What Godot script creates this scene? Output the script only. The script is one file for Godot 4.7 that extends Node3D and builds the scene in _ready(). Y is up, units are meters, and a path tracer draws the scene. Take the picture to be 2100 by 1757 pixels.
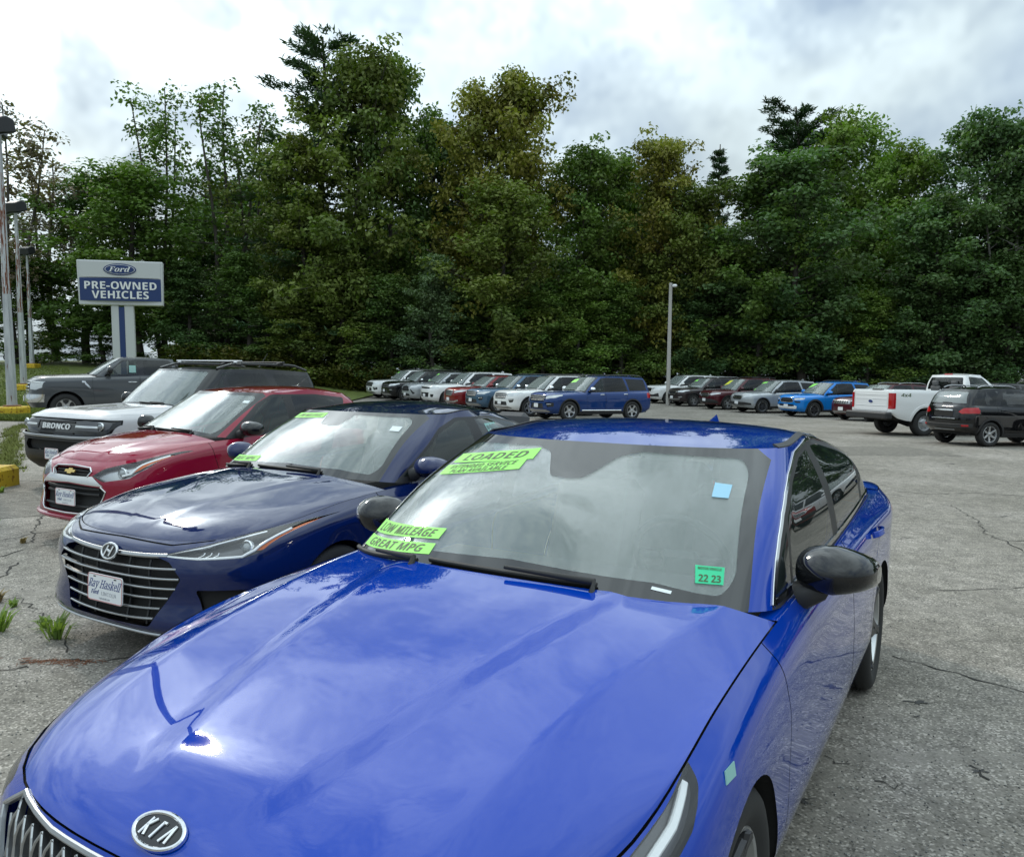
extends Node3D
# A used-car lot on a hazy late-summer day: five cars in the near row, two rows behind, a wall of trees.

func _ready():
	# ---- camera, sky, sun, exposure
	var cam := Camera3D.new()
	cam.name = "camera"
	add_child(cam)
	cam.position = Vector3(0, 1.72, 0)
	cam.rotation = Vector3(-atan((878.5 - 740.0) / 1680.0), 0, 0)
	cam.fov = rad_to_deg(2.0 * atan(878.5 / 1680.0))
	cam.near = 0.05
	cam.far = 600.0
	cam.current = true
	var env := Environment.new()
	env.background_mode = Environment.BG_SKY
	var sky := Sky.new()
	var pano := PanoramaSkyMaterial.new()
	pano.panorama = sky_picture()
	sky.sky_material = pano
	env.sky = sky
	env.background_energy_multiplier = 1.0
	env.tonemap_mode = Environment.TONE_MAPPER_LINEAR
	env.tonemap_exposure = 1.36
	env.sdfgi_enabled = true
	env.ssao_enabled = true
	env.ssil_enabled = true
	var we := WorldEnvironment.new()
	we.name = "world"
	we.environment = env
	add_child(we)
	var sun := DirectionalLight3D.new()
	sun.name = "sun"
	sun.light_energy = 0.25
	sun.light_color = Color(1.0, 0.96, 0.9)
	sun.light_angular_distance = 5.0
	sun.shadow_enabled = true
	add_child(sun)
	sun.look_at_from_position(SUN * 50.0, Vector3.ZERO, Vector3.UP)
	make_materials()
	build_ground()
	build_lamps_and_sign()
	build_trees()
	build_near_cars()
	build_small_things()

const SUN := Vector3(-0.472, 0.609, -0.638)
var M := {}


# height of the paved lot: it falls away to the right and to the back, then levels out
func ground(x: float, z: float) -> float:
	var d := -z
	var e := d - maxf(0.0, d - 38.0) * 0.85 if d > 0 else d * 0.5
	var y := 0.08 - 0.018 * clampf(x, -40.0, 40.0) - 0.02 * e
	return y

# where a car stands: nose at x, z, turned so that its tail points along yaw (degrees, 0 = to the right, 90 = away)
func stand(x: float, z: float, yaw: float, lift := 0.0) -> Transform3D:
	var e := 1.0
	var nrm := Vector3(ground(x - e, z) - ground(x + e, z), 2 * e, ground(x, z - e) - ground(x, z + e)).normalized()
	var back := Vector3(cos(deg_to_rad(yaw)), 0, -sin(deg_to_rad(yaw)))
	back = (back - nrm * back.dot(nrm)).normalized()
	return Transform3D(Basis(nrm.cross(back), nrm, back), Vector3(x, ground(x, z) + lift, z))

func sky_picture() -> ImageTexture:
	var W := 1024
	var H := 512
	var im := Image.create(W, H, false, Image.FORMAT_RGBF)
	var a := FastNoiseLite.new()
	a.seed = 11
	a.noise_type = FastNoiseLite.TYPE_SIMPLEX_SMOOTH
	a.frequency = 1.5
	a.fractal_octaves = 6
	a.fractal_gain = 0.55
	var b := FastNoiseLite.new()
	b.seed = 5
	b.noise_type = FastNoiseLite.TYPE_SIMPLEX_SMOOTH
	b.frequency = 0.7
	b.fractal_octaves = 3
	var sn := SUN.normalized()
	a.domain_warp_enabled = true
	a.domain_warp_amplitude = 0.5
	a.domain_warp_frequency = 0.9
	for y in H:
		var el := PI / 2 - PI * (y + 0.5) / H
		for x in W:
			var az := TAU * (x + 0.5) / W
			# u = 0 looks along -z, u grows to the right
			var d := Vector3(sin(az) * cos(el), sin(el), -cos(az) * cos(el))
			var h := maxf(d.y, 0.02)
			# a cloud sheet overhead, seen in perspective
			var q := Vector3(d.x / (h + 0.30), d.z / (h + 0.30), 0.0)
			var n := a.get_noise_3d(q.x * 1.3, q.y * 0.8, 3.0)
			var m := b.get_noise_3d(q.x, q.y, 9.0)
			var cover := clampf(1.02 + m * 0.60 + n * 0.30, 0.0, 1.0)
			# an overcast sky is brighter overhead than at the horizon
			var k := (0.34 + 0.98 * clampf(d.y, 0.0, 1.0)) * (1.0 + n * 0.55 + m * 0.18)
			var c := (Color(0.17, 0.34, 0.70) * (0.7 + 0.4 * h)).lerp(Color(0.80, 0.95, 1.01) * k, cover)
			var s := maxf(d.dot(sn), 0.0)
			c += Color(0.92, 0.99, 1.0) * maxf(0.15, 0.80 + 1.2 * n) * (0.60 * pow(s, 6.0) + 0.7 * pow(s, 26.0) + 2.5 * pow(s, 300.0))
			im.set_pixel(x, y, c)
	return ImageTexture.create_from_image(im)

func make_materials():
	M.tyre = mat(Color(0.018, 0.018, 0.018), 0.75)
	M.alloy = mat(Color(0.55, 0.56, 0.57), 0.28, 0.9)
	M.alloy_dark = mat(Color(0.05, 0.05, 0.055), 0.35, 0.5)
	M.brake = mat(Color(0.10, 0.10, 0.10), 0.5, 0.6)
	M.under = mat(Color(0.012, 0.012, 0.012), 0.9)
	M.seam = mat(Color(0.008, 0.008, 0.008), 0.8)
	M.cladding = mat(Color(0.022, 0.022, 0.023), 0.55)
	M.gloss_black = paint(Color(0.008, 0.008, 0.009))
	M.frit = mat(Color(0.014, 0.014, 0.015), 0.04, 0.0, 0.6)
	M.chrome = mat(Color(0.72, 0.73, 0.74), 0.12, 1.0)
	M.satin = mat(Color(0.42, 0.43, 0.44), 0.3, 0.9)
	M.rubber = mat(Color(0.014, 0.014, 0.014), 0.6)
	M.dash = mat(Color(0.03, 0.03, 0.032), 0.7)
	M.seat = mat(Color(0.07, 0.07, 0.072), 0.75)
	M.seat_grey = mat(Color(0.16, 0.16, 0.155), 0.8)
	M.wheelrim = mat(Color(0.02, 0.02, 0.02), 0.5)
	M.pane = glass(Color(0.42, 0.54, 0.49), 0.14)
	M.pane_layers = glass(Color(0.42, 0.54, 0.49), 0.03)
	M.pillar = mat(Color(0.03, 0.029, 0.028), 0.5)
	M.side = glass(Color(0.02, 0.03, 0.027), 0.55)
	M.tint = glass(Color(0.006, 0.007, 0.008), 0.86)
	M.lens = glass(Color(0.8, 0.8, 0.8), 0.04)
	M.red_lens = mat(Color(0.42, 0.008, 0.012), 0.06, 0.0, 0.6)
	M.amber = mat(Color(0.55, 0.12, 0.02), 0.1)
	M.housing = mat(Color(0.10, 0.10, 0.105), 0.3, 0.5)
	M.lamp_glass = mat(Color(0.25, 0.27, 0.28), 0.03, 0.3, 0.8)
	M.sticker_green = mat(Color(0.30, 0.82, 0.13), 0.6)
	M.sticker_mint = mat(Color(0.03, 0.60, 0.28), 0.5)
	M.sticker_blue = mat(Color(0.30, 0.55, 0.70), 0.5)
	M.sticker_white = mat(Color(0.75, 0.80, 0.80), 0.5)
	M.sticker_pale = mat(Color(0.24, 0.46, 0.42), 0.5)
	M.ink_black = mat(Color(0.06, 0.10, 0.04), 0.6)
	M.gold = mat(Color(0.62, 0.45, 0.16), 0.25, 0.9)
	M.white_paint = paint(Color(0.82, 0.82, 0.81))
	M.p_bronco = paint(Color(0.46, 0.46, 0.47), 0.1)
	M.p_grey = paint(Color(0.075, 0.08, 0.085), 0.35)
	M.pane_far = glass(Color(0.55, 0.63, 0.60), 0.30)
	M.p_black = paint(Color(0.006, 0.006, 0.007))
	M.p_silver = paint(Color(0.40, 0.42, 0.44), 0.5)
	M.p_silverblue = paint(Color(0.22, 0.28, 0.36), 0.5)
	M.p_darkred = paint(Color(0.20, 0.008, 0.012), 0.3)
	M.p_maroon = paint(Color(0.07, 0.008, 0.014), 0.3)
	M.p_brown = paint(Color(0.035, 0.026, 0.028), 0.4)
	M.p_steel = paint(Color(0.055, 0.115, 0.19), 0.5)
	M.p_deepblue = paint(Color(0.008, 0.04, 0.17), 0.4)
	M.p_sky = paint(Color(0.005, 0.20, 0.62), 0.25)
	M.p_scarlet = paint(Color(0.38, 0.01, 0.01), 0.0)
	M.lamp_white = mat(Color(0.62, 0.64, 0.65), 0.12, 0.3)
	M.sticker_yellow = mat(Color(0.70, 0.72, 0.05), 0.6)
	M.rear_pane = glass(Color(0.45, 0.5, 0.5), 0.45)
	M.tar = mat(Color(0.05, 0.048, 0.045), 0.8)
	M.tint_solid = mat(Color(0.01, 0.012, 0.014), 0.08, 0.0, 0.6)
	M.drl = mat(Color(0.82, 0.84, 0.84), 0.2)
	M.plate = mat(Color(0.78, 0.79, 0.80), 0.35)
	M.plate_red = mat(Color(0.55, 0.20, 0.20), 0.4)
	M.ink_blue = mat(Color(0.035, 0.06, 0.22), 0.5)
	M.ink_grey = mat(Color(0.42, 0.43, 0.46), 0.5)
	M.steel = mat(Color(0.42, 0.43, 0.44), 0.45, 0.6)
	M.ink_navy = mat(Color(0.01, 0.03, 0.16), 0.3)
	M.white = mat(Color(0.78, 0.78, 0.77), 0.4)
	M.silver_badge = mat(Color(0.80, 0.80, 0.80), 0.18, 0.85)
	M.p_k5 = paint(Color(0.0002, 0.040, 0.36))
	M.p_navy = paint(Color(0.003, 0.012, 0.075))
	M.p_red = paint(Color(0.27, 0.007, 0.030))

# ---------------------------------------------------------------- mesh tools
class MB:
	var v := PackedVector3Array()
	var n := PackedVector3Array()
	var uv := PackedVector2Array()
	var col := PackedColorArray()
	var ix := PackedInt32Array()
	func tri(a: Vector3, b: Vector3, c: Vector3, na: Vector3, nb: Vector3, nc: Vector3) -> void:
		var o := v.size()
		v.append(a); v.append(b); v.append(c)
		n.append(na); n.append(nb); n.append(nc)
		ix.append(o); ix.append(o + 2); ix.append(o + 1)
	func flat(a: Vector3, b: Vector3, c: Vector3) -> void:
		var m := (b - a).cross(c - a).normalized()
		tri(a, b, c, m, m, m)
	func quad(a: Vector3, b: Vector3, c: Vector3, d: Vector3) -> void:
		flat(a, b, c)
		flat(a, c, d)
	func quadn(a: Vector3, b: Vector3, c: Vector3, d: Vector3, na: Vector3, nb: Vector3, nc: Vector3, nd: Vector3) -> void:
		var o := v.size()
		v.append(a); v.append(b); v.append(c); v.append(d)
		n.append(na); n.append(nb); n.append(nc); n.append(nd)
		ix.append(o); ix.append(o + 2); ix.append(o + 1)
		ix.append(o); ix.append(o + 3); ix.append(o + 2)
	func add(o: MB) -> void:
		var k := v.size()
		v.append_array(o.v)
		n.append_array(o.n)
		for i in o.ix:
			ix.append(i + k)
	func mirrored() -> MB:
		var r := MB.new()
		for q in v:
			r.v.append(Vector3(-q.x, q.y, q.z))
		for q in n:
			r.n.append(Vector3(-q.x, q.y, q.z))
		for i in range(0, ix.size(), 3):
			r.ix.append(ix[i]); r.ix.append(ix[i + 2]); r.ix.append(ix[i + 1])
		return r
	func moved(t: Transform3D) -> MB:
		var r := MB.new()
		for q in v:
			r.v.append(t * q)
		for q in n:
			r.n.append((t.basis * q).normalized())
		r.ix = ix.duplicate()
		if t.basis.determinant() < 0.0:
			for i in range(0, r.ix.size(), 3):
				var k := r.ix[i + 1]
				r.ix[i + 1] = r.ix[i + 2]
				r.ix[i + 2] = k
		return r
	# chamfered box
	func box(c: Vector3, s: Vector3, b := 0.0) -> void:
		var h := s * 0.5
		if b <= 0.0:
			for ax in 3:
				for sg in [-1.0, 1.0]:
					var u := Vector3(); var w := Vector3(); var m := Vector3()
					m[ax] = sg
					u[(ax + 1) % 3] = 1.0
					w[(ax + 2) % 3] = 1.0
					var q := c + m * h
					var a1 := u * h[(ax + 1) % 3]
					var a2: Vector3 = w * h[(ax + 2) % 3] * sg
					quad(q - a1 - a2, q + a1 - a2, q + a1 + a2, q - a1 + a2)
			return
		b = minf(b, minf(h.x, minf(h.y, h.z)) * 0.99)
		var i := h - Vector3(b, b, b)
		for ax in 3:
			var a1x := (ax + 1) % 3
			var a2x := (ax + 2) % 3
			for sg in [-1.0, 1.0]:
				var m := Vector3(); m[ax] = sg * h[ax]
				var u := Vector3(); u[a1x] = i[a1x]
				var w := Vector3(); w[a2x] = i[a2x] * sg
				quad(c + m - u - w, c + m + u - w, c + m + u + w, c + m - u + w)
				# chamfer along edges between ax face and a1x faces
				for sh in [-1.0, 1.0]:
					var p0 := Vector3(); p0[ax] = sg * h[ax]; p0[a1x] = sh * i[a1x]
					var p1 := Vector3(); p1[ax] = sg * i[ax]; p1[a1x] = sh * h[a1x]
					var e := Vector3(); e[a2x] = i[a2x] * sg * sh
					quad(c + p0 - e, c + p1 - e, c + p1 + e, c + p0 + e)
		for sx in [-1.0, 1.0]:
			for sy in [-1.0, 1.0]:
				for sz in [-1.0, 1.0]:
					var a := c + Vector3(sx * h.x, sy * i.y, sz * i.z)
					var d := c + Vector3(sx * i.x, sy * h.y, sz * i.z)
					var e := c + Vector3(sx * i.x, sy * i.y, sz * h.z)
					if sx * sy * sz > 0.0:
						flat(a, d, e)
					else:
						flat(a, e, d)
	# tube along points with radii; k sides
	func tube(pts: Array, rad: Array, k := 10, cap := true) -> void:
		var rings := []
		var ns := []
		var up := Vector3(0.123, 0.9, 0.31).normalized()
		for i in pts.size():
			var t: Vector3 = (pts[mini(i + 1, pts.size() - 1)] - pts[maxi(i - 1, 0)]).normalized()
			if absf(t.dot(up)) > 0.97:
				up = Vector3(1, 0, 0.1).normalized()
			var s := t.cross(up).normalized()
			up = s.cross(t).normalized()
			var r := PackedVector3Array()
			var m := PackedVector3Array()
			for j in k:
				var a := TAU * j / k
				var d := s * cos(a) + up * sin(a)
				m.append(d)
				r.append(pts[i] + d * rad[mini(i, rad.size() - 1)])
			rings.append(r); ns.append(m)
		for i in pts.size() - 1:
			for j in k:
				var l := (j + 1) % k
				quadn(rings[i][l], rings[i][j], rings[i + 1][j], rings[i + 1][l], ns[i][l], ns[i][j], ns[i + 1][j], ns[i + 1][l])
		if cap:
			for e in [0, pts.size() - 1]:
				for j in range(1, k - 1):
					if e == 0:
						flat(rings[e][0], rings[e][j], rings[e][j + 1])
					else:
						flat(rings[e][0], rings[e][j + 1], rings[e][j])
	# turned shape about the x axis: prof = [r, x, r, x, ...]
	func lathe(prof: Array, k := 36, c := Vector3.ZERO, smooth := true) -> void:
		var m := prof.size() / 2
		for i in m - 1:
			var r0: float = prof[i * 2]
			var x0: float = prof[i * 2 + 1]
			var r1: float = prof[i * 2 + 2]
			var x1: float = prof[i * 2 + 3]
			var d := Vector2(r1 - r0, x1 - x0)
			if d.length() < 1e-6:
				continue
			d = d.normalized()
			var d0 := d
			var d1 := d
			if smooth and i > 0:
				var e := Vector2(r0 - prof[i * 2 - 2], x0 - prof[i * 2 - 1])
				if e.length() > 1e-6 and e.normalized().dot(d) > 0.75:
					d0 = (d + e.normalized()).normalized()
			if smooth and i < m - 2:
				var e := Vector2(prof[i * 2 + 4] - r1, prof[i * 2 + 5] - x1)
				if e.length() > 1e-6 and e.normalized().dot(d) > 0.75:
					d1 = (d + e.normalized()).normalized()
			for j in k:
				var a := TAU * j / k
				var b := TAU * (j + 1) / k
				var ca := Vector3(0, cos(a), sin(a))
				var cb := Vector3(0, cos(b), sin(b))
				var X := Vector3(1, 0, 0)
				# normal (radial, axial) = (dx, -dr) rotated so that it points out for x growing along the profile
				quadn(c + ca * r0 + X * x0, c + cb * r0 + X * x0, c + cb * r1 + X * x1, c + ca * r1 + X * x1,
					ca * d0.y - X * d0.x, cb * d0.y - X * d0.x, cb * d1.y - X * d1.x, ca * d1.y - X * d1.x)
	func mesh() -> ArrayMesh:
		var a := []
		a.resize(Mesh.ARRAY_MAX)
		a[Mesh.ARRAY_VERTEX] = v
		a[Mesh.ARRAY_NORMAL] = n
		a[Mesh.ARRAY_INDEX] = ix
		if uv.size() == v.size():
			a[Mesh.ARRAY_TEX_UV] = uv
		if col.size() == v.size():
			a[Mesh.ARRAY_COLOR] = col
		var m := ArrayMesh.new()
		m.add_surface_from_arrays(Mesh.PRIMITIVE_TRIANGLES, a)
		return m

# a smooth sheet of nu x nv points
class Surf:
	var nu := 0
	var nv := 0
	var p := PackedVector3Array()
	var n := PackedVector3Array()
	var bucket := [{}, {}, {}]
	var built := [false, false, false]
	func size(u: int, w: int) -> void:
		nu = u; nv = w
		p.resize(u * w); n.resize(u * w)
	func norms(split_rows := []) -> void:
		for i in nu:
			for j in nv:
				var du := p[mini(i + 1, nu - 1) * nv + j] - p[maxi(i - 1, 0) * nv + j]
				if i == 0:
					du.y = 0.0; du.z = 0.0   # half bodies meet their mirror image squarely
				if i == nu - 1 and absf(p[i * nv + j].x) < 1e-4:
					du.y = 0.0; du.z = 0.0
				var dv := p[i * nv + mini(j + 1, nv - 1)] - p[i * nv + maxi(j - 1, 0)]
				var c := du.cross(dv)
				n[i * nv + j] = c.normalized() if c.length() > 1e-12 else Vector3.UP
	static func flat2(q: Vector3, pr: int) -> Vector2:
		return Vector2(q.z, q.y) if pr == 0 else (Vector2(-q.x, q.y) if pr == 1 else Vector2(q.z, -q.x))
	static func faces(m: Vector3, pr: int, back: bool) -> bool:
		if pr == 0:
			return m.x < -0.12
		if pr == 1:
			return m.z > 0.03 if back else m.z < -0.03
		return m.y > 0.1
	# the point of the sheet over p2 in a projection: [position, normal] or []
	func find(pr: int, p2: Vector2, back := false) -> Array:
		var S := 0.06
		if not built[pr]:
			built[pr] = true
			for i in nu - 1:
				for j in nv - 1:
					var lo := Vector2(1e9, 1e9)
					var hi := -lo
					for k in [i * nv + j, i * nv + j + 1, (i + 1) * nv + j, (i + 1) * nv + j + 1]:
						var f := flat2(p[k], pr)
						lo = lo.min(f); hi = hi.max(f)
					for x in range(floori(lo.x / S), floori(hi.x / S) + 1):
						for y in range(floori(lo.y / S), floori(hi.y / S) + 1):
							var key := Vector2i(x, y)
							if not bucket[pr].has(key):
								bucket[pr][key] = []
							bucket[pr][key].append(i * nv + j)
		var best := []
		for k in bucket[pr].get(Vector2i(floori(p2.x / S), floori(p2.y / S)), []):
			for t in [[k, k + nv, k + nv + 1], [k, k + nv + 1, k + 1]]:
				var a := flat2(p[t[0]], pr)
				var b := flat2(p[t[1]], pr)
				var c := flat2(p[t[2]], pr)
				var d := (b - a).cross(c - a)
				if absf(d) < 1e-10:
					continue
				var wb := (p2 - a).cross(c - a) / d
				var wc := (b - a).cross(p2 - a) / d
				if wb < -1e-4 or wc < -1e-4 or wb + wc > 1.0001:
					continue
				var m := (n[t[0]] * (1 - wb - wc) + n[t[1]] * wb + n[t[2]] * wc).normalized()
				if not faces(m, pr, back):
					continue
				best = [p[t[0]] * (1 - wb - wc) + p[t[1]] * wb + p[t[2]] * wc, m]
		return best
	func whole() -> MB:
		var m := MB.new()
		m.v = p.duplicate(); m.n = n.duplicate()
		for i in nu - 1:
			for j in nv - 1:
				var k := i * nv + j
				m.ix.append_array([k, k + nv + 1, k + nv, k, k + 1, k + nv + 1])
		return m

func herm(xs: Array, ys: Array, x: float) -> float:
	var k := xs.size()
	if x <= xs[0]:
		return ys[0]
	if x >= xs[k - 1]:
		return ys[k - 1]
	var i := 0
	while x > xs[i + 1]:
		i += 1
	var h: float = xs[i + 1] - xs[i]
	var s: float = (ys[i + 1] - ys[i]) / h
	var m0 := s
	var m1 := s
	if i > 0:
		m0 = (s + (ys[i] - ys[i - 1]) / (xs[i] - xs[i - 1])) * 0.5
	if i < k - 2:
		m1 = (s + (ys[i + 2] - ys[i + 1]) / (xs[i + 2] - xs[i + 1])) * 0.5
	var t: float = (x - xs[i]) / h
	return (2 * t * t * t - 3 * t * t + 1) * ys[i] + (t * t * t - 2 * t * t + t) * h * m0 + (3 * t * t - 2 * t * t * t) * ys[i + 1] + (t * t * t - t * t) * h * m1

# half outline of a body at one level, from the middle of the front round the driver's side to the middle of the rear
# r = [front, corner depth, squareness, half width front, mid, rear, squareness, corner depth, rear, heights at front, front corner, middle, rear corner, rear]
func ring(r: Array, nb: int, nc: int, ns: int) -> PackedVector3Array:
	var o := PackedVector3Array()
	var af: float = r[0]
	var a1: float = af + r[1]
	var a2: float = r[8] - r[7]
	var xs := [af, a1, (a1 + a2) * 0.5, a2, r[8]]
	var ys := [r[9], r[10], r[11], r[12], r[13]]
	if r.size() > 14:     # more heights between the front and its corner: [a, h, a, h ...]
		for i in range(0, r[14].size(), 2):
			xs.insert(1 + i / 2, r[14][i])
			ys.insert(1 + i / 2, r[14][i + 1])
	var B := 0.84
	for i in nb:
		var be := B * i / nb
		var a: float = af + r[1] * (1.0 - pow(1.0 - pow(be, r[2]), 1.0 / r[2]))
		o.append(Vector3(-be * r[3], herm(xs, ys, a), a))
	var q0 := pow(1.0 - pow(B, r[2]), 1.0 / r[2])
	for j in nc:
		var q := q0 * (1.0 - float(j) / nc)
		var a: float = af + r[1] * (1.0 - q)
		o.append(Vector3(-r[3] * pow(1.0 - pow(q, r[2]), 1.0 / r[2]), herm(xs, ys, a), a))
	for k in ns + 1:
		var t := float(k) / ns
		var a := lerpf(a1, a2, t)
		var b: float = r[3] * (1 - t) * (1 - 2 * t) + r[4] * 4 * t * (1 - t) + r[5] * t * (2 * t - 1)
		o.append(Vector3(-b, herm(xs, ys, a), a))
	q0 = pow(1.0 - pow(B, r[6]), 1.0 / r[6])
	for j in range(1, nc + 1):
		var q := q0 * float(j) / nc
		var a: float = r[8] - r[7] * (1.0 - q)
		o.append(Vector3(-r[5] * pow(1.0 - pow(q, r[6]), 1.0 / r[6]), herm(xs, ys, a), a))
	for i in range(1, nb + 1):
		var be := B * (1.0 - float(i) / nb)
		var a: float = r[8] - r[7] * (1.0 - pow(1.0 - pow(be, r[6]), 1.0 / r[6]))
		o.append(Vector3(-be * r[5], herm(xs, ys, a), a))
	return o

# sheet through rings one above the other; sharp = rings that stay creased; seg = rows between rings
func loft(rings: Array, seg: Array, sharp := []) -> Surf:
	var s := Surf.new()
	var rows := 1
	for k in seg:
		rows += k
	s.size(rings[0].size(), rows)
	var K := rings.size()
	for i in rings[0].size():
		var row := 0
		for k in K - 1:
			var a: Vector3 = rings[k][i]
			var b: Vector3 = rings[k + 1][i]
			var h := maxf(a.distance_to(b), 1e-5)
			var m0 := (b - a) / h
			var m1 := m0
			if k > 0 and not k in sharp:
				var z: Vector3 = rings[k - 1][i]
				var g := maxf(z.distance_to(a), 1e-5)
				m0 = (m0 * g + (a - z) / g * h) / (g + h)
			if k < K - 2 and not (k + 1) in sharp:
				var z: Vector3 = rings[k + 2][i]
				var g := maxf(z.distance_to(b), 1e-5)
				m1 = (m1 * g + (z - b) / g * h) / (g + h)
			for q in seg[k] + (1 if k == K - 2 else 0):
				var t: float = float(q) / seg[k]
				s.p[i * rows + row] = a * (2 * t * t * t - 3 * t * t + 1) + m0 * h * (t * t * t - 2 * t * t + t) + b * (3 * t * t - 2 * t * t * t) + m1 * h * (t * t * t - t * t)
				row += 1
	s.norms()
	return s

func resample(pts: PackedVector3Array, m: int, power := 1.0) -> PackedVector3Array:
	var d := PackedFloat32Array([0.0])
	for i in pts.size() - 1:
		d.append(d[i] + pts[i].distance_to(pts[i + 1]))
	var o := PackedVector3Array()
	var k := 0
	for i in m + 1:
		var x := d[-1] * pow(float(i) / m, power)
		while k < pts.size() - 2 and d[k + 1] < x:
			k += 1
		o.append(pts[k].lerp(pts[k + 1], clampf((x - d[k]) / maxf(d[k + 1] - d[k], 1e-9), 0.0, 1.0)))
	return o

# sheet between four edges: nose and back run from the middle to the side, mid and side run from nose to back
func coons(nose: PackedVector3Array, back: PackedVector3Array, mid: PackedVector3Array, side: PackedVector3Array, k: int, m: int, pw := 2.0, bump = null) -> Surf:
	nose = resample(nose, k); back = resample(back, k); mid = resample(mid, m); side = resample(side, m)
	var s := Surf.new()
	s.size(k + 1, m + 1)
	for i in k + 1:
		var a := pow(float(i) / k, pw)
		for j in m + 1:
			var t := float(j) / m
			var q := nose[i] * (1 - t) + back[i] * t + mid[j] * (1 - a) + side[j] * a
			q -= (nose[0] * (1 - a) + nose[k] * a) * (1 - t) + (back[0] * (1 - a) + back[k] * a) * t
			if bump != null:
				q.y += bump.call(float(i) / k, t, q.z, -q.x)
			s.p[i * (m + 1) + j] = q
	s.norms()
	return s

func pv(f: Array) -> PackedVector2Array:
	var o := PackedVector2Array()
	for i in range(0, f.size(), 2):
		o.append(Vector2(f[i], f[i + 1]))
	return o

# closed outline with rounded corners
func rounded(f: Array, r: float, k := 4) -> PackedVector2Array:
	var q := pv(f)
	var o := PackedVector2Array()
	var m := q.size()
	for i in m:
		var a := q[(i + m - 1) % m]
		var b := q[i]
		var c := q[(i + 1) % m]
		var d := minf(r, 0.45 * minf(a.distance_to(b), b.distance_to(c)))
		var p0 := b + (a - b).normalized() * d
		var p1 := b + (c - b).normalized() * d
		for j in k + 1:
			var t := float(j) / k
			o.append(p0.lerp(b, t).lerp(b.lerp(p1, t), t))
	return o

func circle(c: Vector2, r: float, k := 40, ry := -1.0) -> PackedVector2Array:
	var o := PackedVector2Array()
	for i in k:
		o.append(c + Vector2(cos(TAU * i / k) * r, sin(TAU * i / k) * (r if ry < 0 else ry)))
	return o

func grown(poly: PackedVector2Array, by: float) -> PackedVector2Array:
	var o := Geometry2D.offset_polygon(poly, by, Geometry2D.JOIN_ROUND)
	return o[0] if o.size() else poly

# cuts sheets along outlines. Each region: n name, pr projection (0 side, 1 front, 2 top), poly, off offset along the normal, back, drop.
# Returns name -> MB (driver's half); "" is what is left over.
func cut(surfs: Array, regions: Array) -> Dictionary:
	var out := {"": MB.new()}
	for r in regions:
		if not out.has(r.n):
			out[r.n] = MB.new()
		if not r.has("lo"):
			var lo := Vector2(1e9, 1e9)
			var hi := -lo
			for q in r.poly:
				lo = lo.min(q); hi = hi.max(q)
			r.lo = lo; r.hi = hi
			r.back = r.get("back", false)
			r.off = r.get("off", 0.0)
	for s in surfs:
		for i in s.nu - 1:
			for j in s.nv - 1:
				var k: int = i * s.nv + j
				var t: Array = [k, k + s.nv, k + s.nv + 1, k + 1]
				var near := []
				var m: Vector3 = s.n[t[0]] + s.n[t[2]]
				var inside := -1
				for x in regions.size():
					var r = regions[x]
					if not Surf.faces(m.normalized(), r.pr, r.back):
						continue
					var lo := Vector2(1e9, 1e9)
					var hi := -lo
					for y in t:
						var f := Surf.flat2(s.p[y], r.pr)
						lo = lo.min(f); hi = hi.max(f)
					if hi.x < r.lo.x or lo.x > r.hi.x or hi.y < r.lo.y or lo.y > r.hi.y:
						continue
					near.append(r)
				if near.is_empty():
					out[""].quadn(s.p[t[0]], s.p[t[1]], s.p[t[2]], s.p[t[3]], s.n[t[0]], s.n[t[1]], s.n[t[2]], s.n[t[3]])
					continue
				clip([s.p[t[0]], s.p[t[1]], s.p[t[2]]], [s.n[t[0]], s.n[t[1]], s.n[t[2]]], near, 0, out, 0)
				clip([s.p[t[0]], s.p[t[2]], s.p[t[3]]], [s.n[t[0]], s.n[t[2]], s.n[t[3]]], near, 0, out, 0)
	return out

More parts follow.
